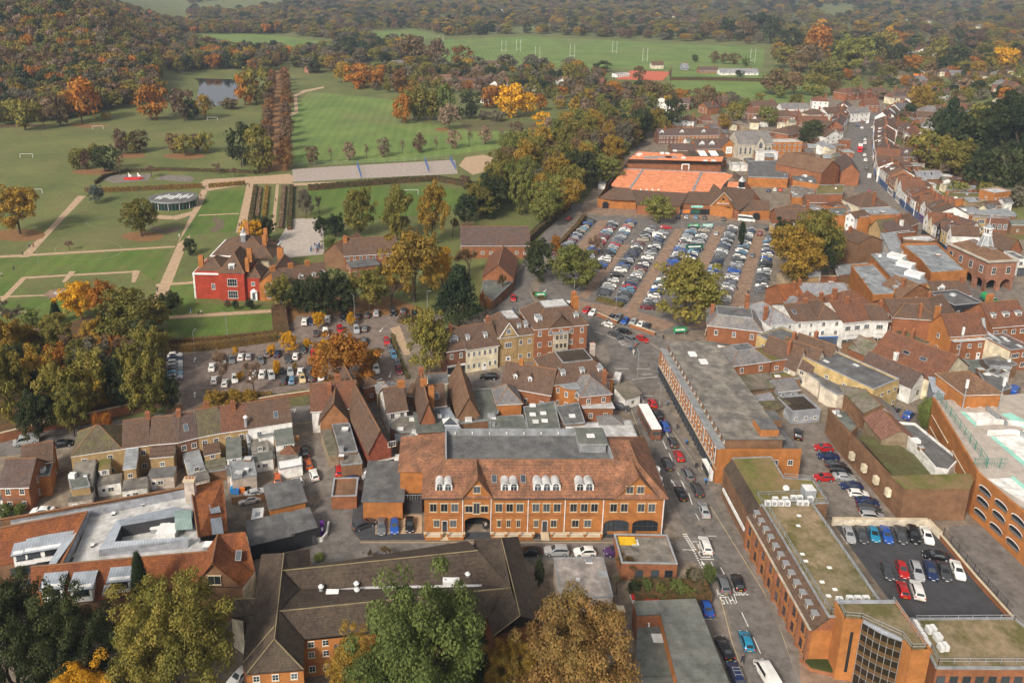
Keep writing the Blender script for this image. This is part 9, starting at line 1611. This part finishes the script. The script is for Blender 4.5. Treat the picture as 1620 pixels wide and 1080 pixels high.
def car(p, ang, kind, col, zone, detail=2, label=None, rail=0, grp=None):
 M_ = carmeshes(kind); cat = 'van' if kind == 'van' else 'minibus' if kind == 'minibus' else 'car'
 o = empty({'car':'parked_car','van':'van','minibus':'minibus'}[cat], (p.x,p.y,.05), ang, label, cat, grp)
 pm = paint(col, CARC[col]); bo = link('body', M_[0], o); bo.material_slots[0].link = 'OBJECT'; bo.material_slots[0].material = pm
 link('window', M_[1], o)
 L_, sec, wy, r = M_[6:10]; w0 = sec[2][1]
 if detail >= 1:
  for sx in (-1,1):
   for yy in (wy,-wy): link('wheel', M_[2], o, (sx*(w0-.1),yy,r))
 if detail >= 2:
  for sx in (-1,1):
   link('headlight', M_[3], o, (sx*sec[-2][1]*.68,sec[-2][0]+.1,sec[-2][3]-.1)); link('tail_light', M_[4], o, (sx*sec[1][1]*.8,sec[1][0]-.05,sec[1][3]-.08)); link('mirror', M_[5], o, (sx*(w0+.06),sec[[i for i,s in enumerate(sec) if s[4] > s[3]+.2][-1]][0]+.55,sec[2][3]+.06))
 if rail:
  b = MB(); zt = max(s[4] for s in sec)+.08
  for sx in (-.55,.55): b.box(sx-.03,-1.5,zt-.06,sx+.03,.3,zt,'metalgrey')
  for yy in (-1.2,-.5,.1): b.box(-.6,yy-.03,zt,.6,yy+.03,zt+.05,'metalgrey')
  b.obj('roof_rack', o)
 CARS.append((o, zone, kind, col, p.copy())); return o
def cz(k, x, y, dx, dy, kind, col, zone, **kw):
 p = pw(k,x,y,.7); q = pw(k,x+dx,y+dy,.7); d = q-p; return car(Vector((p.x,p.y,0)), math.atan2(d.y,d.x)-math.pi/2, kind, col, zone, **kw)
# dx,dy is where the nose points in the photo
CL = """v|in the traffic on the main road
250 165 -10 -40 hatch lblue;432 220 -20 -40 hatch red;487 332 -20 -40 suv black;548 440 -20 -45 suv blue;622 590 -20 -40 hatch dgrey;682 720 -20 -40 hatch red;572 795 -20 -40 suv dgrey;768 890 -20 -40 estate grey;850 1040 -20 -40 suv dgrey;700 1075 -20 -40 saloon black
v|by the grey hipped house
130 257 40 8 estate dgrey
i|in the traffic on the main road
102 258 -14 -40 saloon silver;107 425 -14 -40 suv white;190 607 -14 -40 suv grey;262 598 -14 -40 hatch black;303 877 -14 -40 hatch cyan;400 1040 -24 -40 van white
i|parked beside the ribbed flat roof
112 712 -14 -40 saloon blue;198 910 -20 -40 saloon black;250 1035 -16 -40 suv navy
i|in the far row of the dark car park
790 372 10 30 saloon silver;850 374 10 30 saloon dgrey;908 372 10 30 hatch cyan;968 374 10 30 saloon blue;1035 376 10 30 estate dgrey;1095 376 10 30 suv black;1160 378 12 30 saloon white
i|in the near rows of the dark car park
972 548 12 34 hatch dgrey;1043 540 12 34 hatch red;1113 546 12 34 estate silver;1177 544 12 34 estate navy;1242 548 12 34 saloon dgrey;1306 542 14 34 saloon white;1203 473 -40 -4 saloon black;1045 633 -10 -30 hatch red;1113 637 -10 -30 suv white
i|in the yard behind the gravel roof
668 103 -40 0 hatch red;727 42 40 4 saloon dgrey;748 66 40 4 estate black;768 101 40 4 saloon silver;800 143 -40 0 saloon navy;835 180 40 4 hatch white;875 215 40 4 saloon navy;888 252 40 4 estate dgrey;900 285 40 4 estate silver;690 2 -40 -2 saloon navy;668 -38 -40 -2 hatch red
u|standing alone in the yard by the sheds
425 985 0 -40 suv black
h|in front of the flat roofed brick annexe
108 325 40 -14 estate dgrey;190 335 0 40 saloon grey;253 333 0 40 hatch blue;325 327 0 40 hatch black
h|parked along the side street
455 456 -40 4 saloon dgrey;592 449 -40 3 saloon blue;893 454 -40 2 saloon black;1020 452 -40 0 suv silver;1155 455 -40 2 hatch white;1303 455 -40 4 suv purple;1448 446 -40 0 estate blue
h|beside the dark annexe yard
35 118 -40 4 estate navy;150 75 -40 2 suv white;148 95 -40 2 saloon silver;270 55 -2 30 van white
s|in the yard behind the left terrace
1455 440 -4 -40 suv black;1482 555 -14 -40 hatch orange;1540 660 -14 -40 hatch white;1197 690 2 -40 hatch orange;1340 757 -40 10 suv white;985 832 40 -10 saloon white;930 895 -40 8 saloon white;1780 620 0 -30 hatch red
g|by the end of the left terrace
200 262 -40 2 saloon white;400 216 -40 6 saloon navy
d|on the street behind the left terrace
125 1010 -40 8 van silver;298 1022 40 -6 saloon black
z|at the bottom edge by the dark tiled roof
379 1068 -20 20 saloon white
z|on the street below the cream terrace
773 595 -40 -1 suv black;668 613 40 -4 saloon white
z|queueing at the wide junction
962 513 -40 -14 hatch white;974.5 528 40 16 saloon dgrey;987 523 -40 -16 saloon black;999.5 537 40 20 estate grey;1017 535.5 40 20 hatch red;1047 584 -14 30 hatch navy;977 599 10 -30 van white
z|behind the low wall at the junction
967 502 -20 20 hatch dgrey;978 503 -20 20 suv grey;989 507 -20 20 hatch blue;1002 509 -20 20 hatch silver;1013 513 -20 20 saloon white;1023 516 -20 20 hatch dgrey
z|on the bend by the green hoarding
868 478 -14 16 hatch navy;877.5 479 -14 16 hatch white;886 483 -14 16 hatch blue;897.5 483 -16 16 suv white;928 490 -16 14 hatch red;938 494 -16 14 hatch white;812 471 0 20 hatch red;900 345 20 -20 hatch red
v|hidden
"""
for blk in CL.split('\n'):
 if '|' in blk:
  k_, zone = blk.split('|'); continue
 if not blk.strip(): continue
 for it in blk.split(';'):
  q = it.split(); x,y,dx,dy = map(float,q[:4]); cz(k_,x,y,dx,dy,q[4],q[5],zone,rail=int(q[5]=='purple' or (k_=='h' and x==1448) or (k_=='i' and x==250)))
# public car park, coordinates on a 4.154x enlargement
PC = """top|in the top row, public car park
880 118 w,925 115 b,1032 100 w,1132 88 k,1235 80 k,1290 72 d,1352 62 s,1462 55 k,1530 48 d,1605 70 k
second|in the second row of the public car park
957 192 d,1018 190 w,1113 172 r,1220 170 s,1277 160 g
third|in the third row of the public car park
340 365 s,400 365 g,460 348 w,512 345 s,635 325 g,700 325 n,770 358 d,820 343 w,868 298 d,930 298 g,940 337 r,590 370 g,1225 290 w,1270 245 g,1205 250 d
fourth|in the fourth row of the public car park
270 415 w,540 465 w,600 460 w,662 465 w,730 450 k,785 445 s,852 443 w,912 425 d,970 425 r,1300 430 d,1350 430 w,1330 400 g
bottom|in the bottom row of the public car park
285 500 w,355 520 w,420 490 w,740 500 d,797 500 l,865 490 y,928 483 d,985 475 w"""
cc_ = dict(w='white',b='navy',k='black',d='dgrey',s='silver',r='red',g='grey',n='navy',l='lblue',y='yellow')
for blk in PC.split('\n'):
 if '|' in blk: zone = blk.split('|')[1]; continue
 for it in blk.split(','):
  x,y,c = it.split(); cz('z',270+float(x)/4.154,480+float(y)/4.154,R.choice((4,3)),R.choice((-20,20)),R.choice(('hatch','hatch','saloon','suv')),cc_[c],zone,detail=2)
for x,y,c in ((1340,315,'dgrey'),): cz('z',270+x/4.154,480+y/4.154,-20,8,'saloon',c,'turning in the public car park')
for x,y,c in ((1420,245,'red'),(1445,295,'grey'),(1465,335,'lblue'),(1490,390,'grey'),(1500,435,'maroon')): cz('z',270+x/4.154,480+y/4.154,4,16,'hatch',c,'in the slanting row by the big olive tree')
for i,c in enumerate(('white','navy','white','silver','grey','lblue','silver')): cz('z',277,561+i*5.8,40,-2,'hatch',c,'in the stack of cars left of the car park entrance',detail=1)
# supermarket car park
def crow(x0,y0,x1,y1,zone,skip=0.,seed=0,dx=20,dy=1):
 r = random.Random(seed); a = W(x0,y0,.7); b_ = W(x1,y1,.7); L_ = (b_-a).length; n = int(L_/2.55); n = max(n,2)
 for i in range(n):
  if r.random() < skip: continue
  p = a.lerp(b_,(i+.5)/n); q = W(x0+dx,y0+dy,.7)-a; an = math.atan2(q.y,q.x)-math.pi/2+(math.pi if r.random() < .5 else 0)+r.uniform(-.04,.04)
  c = r.choice(['white','white','silver','silver','grey','grey','dgrey','dgrey','black','black','navy','silver','grey','lblue','white','dgrey','maroon','beige','black','blue','red','silver'])
  car(Vector((p.x,p.y,0)), an, r.choice(['hatch','hatch','suv','saloon','estate']), c, zone, detail=1)
crow(936,347,881,403,'in the leftmost row of the supermarket car park',.06,1); crow(971,352,925,414,'in the second row of the supermarket car park',.1,2); crow(999,349,947,424,'in the third row of the supermarket car park',.0,3)
crow(1033,357,953,466,'in the fourth row of the supermarket car park',.1,4); crow(1055,358,980,478,'in the fifth row of the supermarket car park',.06,5); crow(1097,358,1023,488,'in the sixth row of the supermarket car park',.2,6)
crow(1117,357,1070,452,'in the seventh row of the supermarket car park',.08,7); crow(1160,358,1112,462,'in the eighth row of the supermarket car park',.05,8); crow(1187,361,1143,476,'in the ninth row of the supermarket car park',.08,9); crow(1219,372,1203,462,'in the rightmost row of the supermarket car park',.05,10)
for x,y,dx,dy,kd,c in ((1133,369,4,-20,'hatch','silver'),(1202,369,4,-20,'suv','maroon'),(1217,362,-20,2,'saloon','black'),(1190,403,4,-20,'saloon','grey')): cz('z',x,y,dx,dy,kd,c,'driving in an aisle of the supermarket car park',detail=1)
for x,y,c in ((1073,342,'navy'),(1086,343,'silver'),(1101,343,'lblue'),(1115,344,'dgrey'),(1145,346,'dgrey')): cz('z',x,y,2,-20,'hatch',c,'parked before the supermarket front',detail=1)
cz('z',1181,348,20,2,'minibus','white','waiting before the supermarket arches'); cz('z',1043,374,20,4,'van','white','in the fifth row of the supermarket car park')
for x,y,c in ((1190,285,'maroon'),(1199,284,'silver'),(1214,283,'white'),(1233,282,'white'),(1213,291,'dgrey'),(1228,291,'blue'),(1216,301,'navy'),(1226,300,'white'),(1235,300,'red')): cz('z',x,y,6,-20,'hatch',c,'in the small gravel yard behind the supermarket',detail=1)
for x,y,kd,c in ((190,180,'hatch','maroon'),(240,190,'van','white'),(150,215,'suv','navy'),(190,235,'hatch','white'),(285,230,'hatch','white'),(220,318,'saloon','dgrey'),(215,338,'hatch','white'),(215,370,'suv','white'),(212,420,'saloon','dgrey'),(212,475,'hatch','white'),(220,520,'suv','white'),(230,590,'suv','dgrey'),(253,665,'van','white'),(250,800,'hatch','red')): cz('m',x,y,4,-30 if y > 300 else -4,kd,c,'on the climbing high street',detail=1)
for x,y,kd,c in ((1604,619,'van','blue'),(1595.6,629,'suv','dgrey'),(1590,637,'hatch','blue'),(1415,649,'suv','dgrey'),(1437,656,'suv','blue')): cz('z',x,y,10,-12,kd,c,'in the yard corner by the ivy column' if x < 1500 else 'beside the small orange hipped building')
for x,y in ((1283,450),(1318,449)): cz('z',x,y,20,2,'hatch','white','behind the low brick wall by the golden tree',detail=1)
# order along each zone -> unique labels
gd = defaultdict(list)
for c in CARS: gd[(c[1],c[2],c[3])].append(c)
for (zl,kd,col),L_ in gd.items():
 L_.sort(key=lambda t: (round(t[4].y/(1 if 'row of the supermarket' in zl or 'high street' in zl or 'main road' in zl or 'slanting' in zl or 'stack' in zl or 'yard behind the gravel' in zl else 1e9)), t[4].x))
 for i,c in enumerate(L_):
  zs = zl.replace(' of the ',' of ').replace('in the ','in '); c[0]['label'] = f'{CN[col]} {KN[kd]} {zs}' + ('' if len(L_) == 1 else f', {nth(i)} ' + ('from near end' if c[4].y and ('row of the supermarket' in zl or 'high street' in zl or 'main road' in zl or 'slanting' in zl or 'stack' in zl or 'yard behind the gravel' in zl) else 'from the left'))
  gp_ = 'cars ' + zl
  c[0]['group'] = gp_
# bus
def big(k,x,y,dx,dy,L_,w,h,name,cat,label,roofm,lower,glassband=1):
 p = pw(k,x,y,h/2); q = pw(k,x+dx,y+dy,h/2); d = q-p; o = empty(name,(p.x,p.y,0.05),math.atan2(d.y,d.x)-math.pi/2,label,cat)
 b = MB(); b.prism([(-w/2,-L_/2+.25),(-w/2+.25,-L_/2),(w/2-.25,-L_/2),(w/2,-L_/2+.25),(w/2,L_/2-.3),(w/2-.35,L_/2),(-w/2+.35,L_/2),(-w/2,L_/2-.3)],.35,h-.25,lower)
 b.prism([(-w/2+.1,-L_/2+.2),(w/2-.1,-L_/2+.2),(w/2-.1,L_/2-.25),(-w/2+.1,L_/2-.25)],h-.25,h,roofm); b.obj('body',o)
 for i in range(5): m = MB(); y0 = -L_/2+.8+i*(L_-2)/5; [m.face([(s_*(w/2+.012),y0,1.25),(s_*(w/2+.012),y0+(L_-2)/5-.2,1.25),(s_*(w/2+.012),y0+(L_-2)/5-.2,2.2),(s_*(w/2+.012),y0,2.2)],CG) for s_ in (-1,1)]; m.obj('window',o)
 m = MB(); m.face([(-w/2+.3,-L_/2-.012,1.5),(w/2-.3,-L_/2-.012,1.5),(w/2-.3,-L_/2-.012,2.3),(-w/2+.3,-L_/2-.012,2.3)],CG); m.obj('window',o); m = MB(); m.face([(-w/2+.4,L_/2+.012,1.1),(w/2-.4,L_/2+.012,1.1),(w/2-.4,L_/2+.012,2.5),(-w/2+.4,L_/2+.012,2.5)],CG); m.obj('window',o)
 for s_ in (-1,1):
  for yy in (L_*.28,-L_*.26): wo = link('wheel', carmeshes('van')[2], o, (s_*(w/2-.1),yy,.45)); wo.scale = (1.2,1.3,1.3)
  link('tail_light', carmeshes('van')[4], o, (s_*(w/2-.3),-L_/2,.8))
 return o
big('v',402,400,-22,-40,11.2,2.5,3.1,'city_bus','bus','long single deck bus with white roof and maroon sides on the main road','frame','maroonbody' if 0 else 'brick_dark')
big('m',172,415,2,-30,8,2.5,4.1,'city_bus','bus','red bus with pale roof on the climbing high street','frame','plastic_red')
# camper
p = pw('g',1225,300,1.3); o = empty('motorhome',(p.x,p.y,.05),math.radians(8),'small white camper van in the black walled yard','camper'); b = MB(); b.box(-1.1,-2.6,.4,1.1,1.5,2.6,'frame'); b.box(-1.05,1.5,.4,1.05,2.7,1.3,'frame'); b.face([(-1,1.5,2.5),(-1,2.1,1.31),(1,2.1,1.31),(1,1.5,2.5)],CG); b.obj('body',o)
for s_ in (-1,1):
 for yy in (-1.7,1.7): link('wheel',carmeshes('van')[2],o,(s_*1.,yy,.37))
b = MB(); b.box(-.4,-1,2.6,.4,0,2.72,'metalgrey'); b.obj('roof_hatch',o)
# refuse lorry
p = pw('r',1270,240,1.5); q = pw('r',1370,310,1.5); d = q-p; o = empty('refuse_truck',(p.x,p.y,.05),math.atan2(d.y,d.x)-math.pi/2,'green tarpaulined lorry parked below the arcaded town hall','lorry')
b = MB(); b.box(-1.2,-4,.6,1.2,4,.9,'dark'); b.prism([(-1.2,1.8),(1.2,1.8),(1.2,3.8),(-1.2,3.8)],.9,2.5,'plastic_green'); b.obj('chassis',o)
b = MB(); N_ = 8
for j in range(N_):
 a0, a1 = math.pi*j/N_, math.pi*(j+1)/N_
 for y0,y1,m in ((-4,-1.2,'plastic_green'),(-1.1,1.6,'mint')): b.face([(-1.25*math.cos(a0),y0,1.6+1.3*math.sin(a0)),(-1.25*math.cos(a0),y1,1.6+1.3*math.sin(a0)),(-1.25*math.cos(a1),y1,1.6+1.3*math.sin(a1)),(-1.25*math.cos(a1),y0,1.6+1.3*math.sin(a1))],m)
b.box(-1.24,-4,.9,1.24,1.6,1.6,'fence_green'); b.obj('load_body',o); m = MB(); m.face([(-1,3.81,1.6),(1,3.81,1.6),(1,3.81,2.3),(-1,3.81,2.3)],CG); m.obj('window',o)
for s_ in (-1,1):
 for yy in (-2.6,-1.4,2.6): link('wheel',carmeshes('van')[2],o,(s_*1.1,yy,.42))
# ---------------------------------------------------------------- cars past the 300 largest become one mass of parked cars
CARS.sort(key=lambda c: c[4].length)
far = CARS[298:]
if far:
 V = []; Fc = []; Mi = []; ms = []
 for c in far:
  root = c[0]; Mx = Vector  # matrix from the car's own placement
  ca, sa = math.cos(root.rotation_euler.z), math.sin(root.rotation_euler.z); L0 = root.location
  for ch in list(root.children):
   me = ch.data; off = len(V); lo = ch.location
   for v in me.vertices: x,y,z = v.co.x+lo.x, v.co.y+lo.y, v.co.z+lo.z; V.append((L0.x+x*ca-y*sa, L0.y+x*sa+y*ca, L0.z+z))
   for p in me.polygons:
    m = ch.material_slots[p.material_index].material
    if m not in ms: ms.append(m)
    Fc.append([off+i for i in p.vertices]); Mi.append(ms.index(m))
  for ch in list(root.children): bpy.data.objects.remove(ch)
  bpy.data.objects.remove(root)
 me = bpy.data.meshes.new('parked_cars'); me.from_pydata(V,[],Fc); [me.materials.append(m) for m in ms]; me.polygons.foreach_set('material_index',Mi)
 tag(link('parked_cars',me),'mass of far cars at the back of the supermarket car park','cars',None,'stuff')
# air: one closed box of thin even haze round the scene
hm = bpy.data.materials.new('haze'); hm.use_nodes = True; hn = hm.node_tree; hn.nodes.remove(hn.nodes['Principled BSDF']); pv = hn.nodes.new('ShaderNodeVolumePrincipled'); pv.inputs['Color'].default_value = (.66,.78,1,1); pv.inputs['Density'].default_value = .0001; pv.inputs['Anisotropy'].default_value = .0; hn.links.new(pv.outputs[0],hn.nodes['Material Output'].inputs['Volume'])
MATS['haze'] = hm; b = MB(); b.box(-8500,-200,-14,10800,7900,112,hm); o = b.obj('haze'); o['kind'] = 'stuff'; o['label'] = 'thin pale autumn haze in the air'
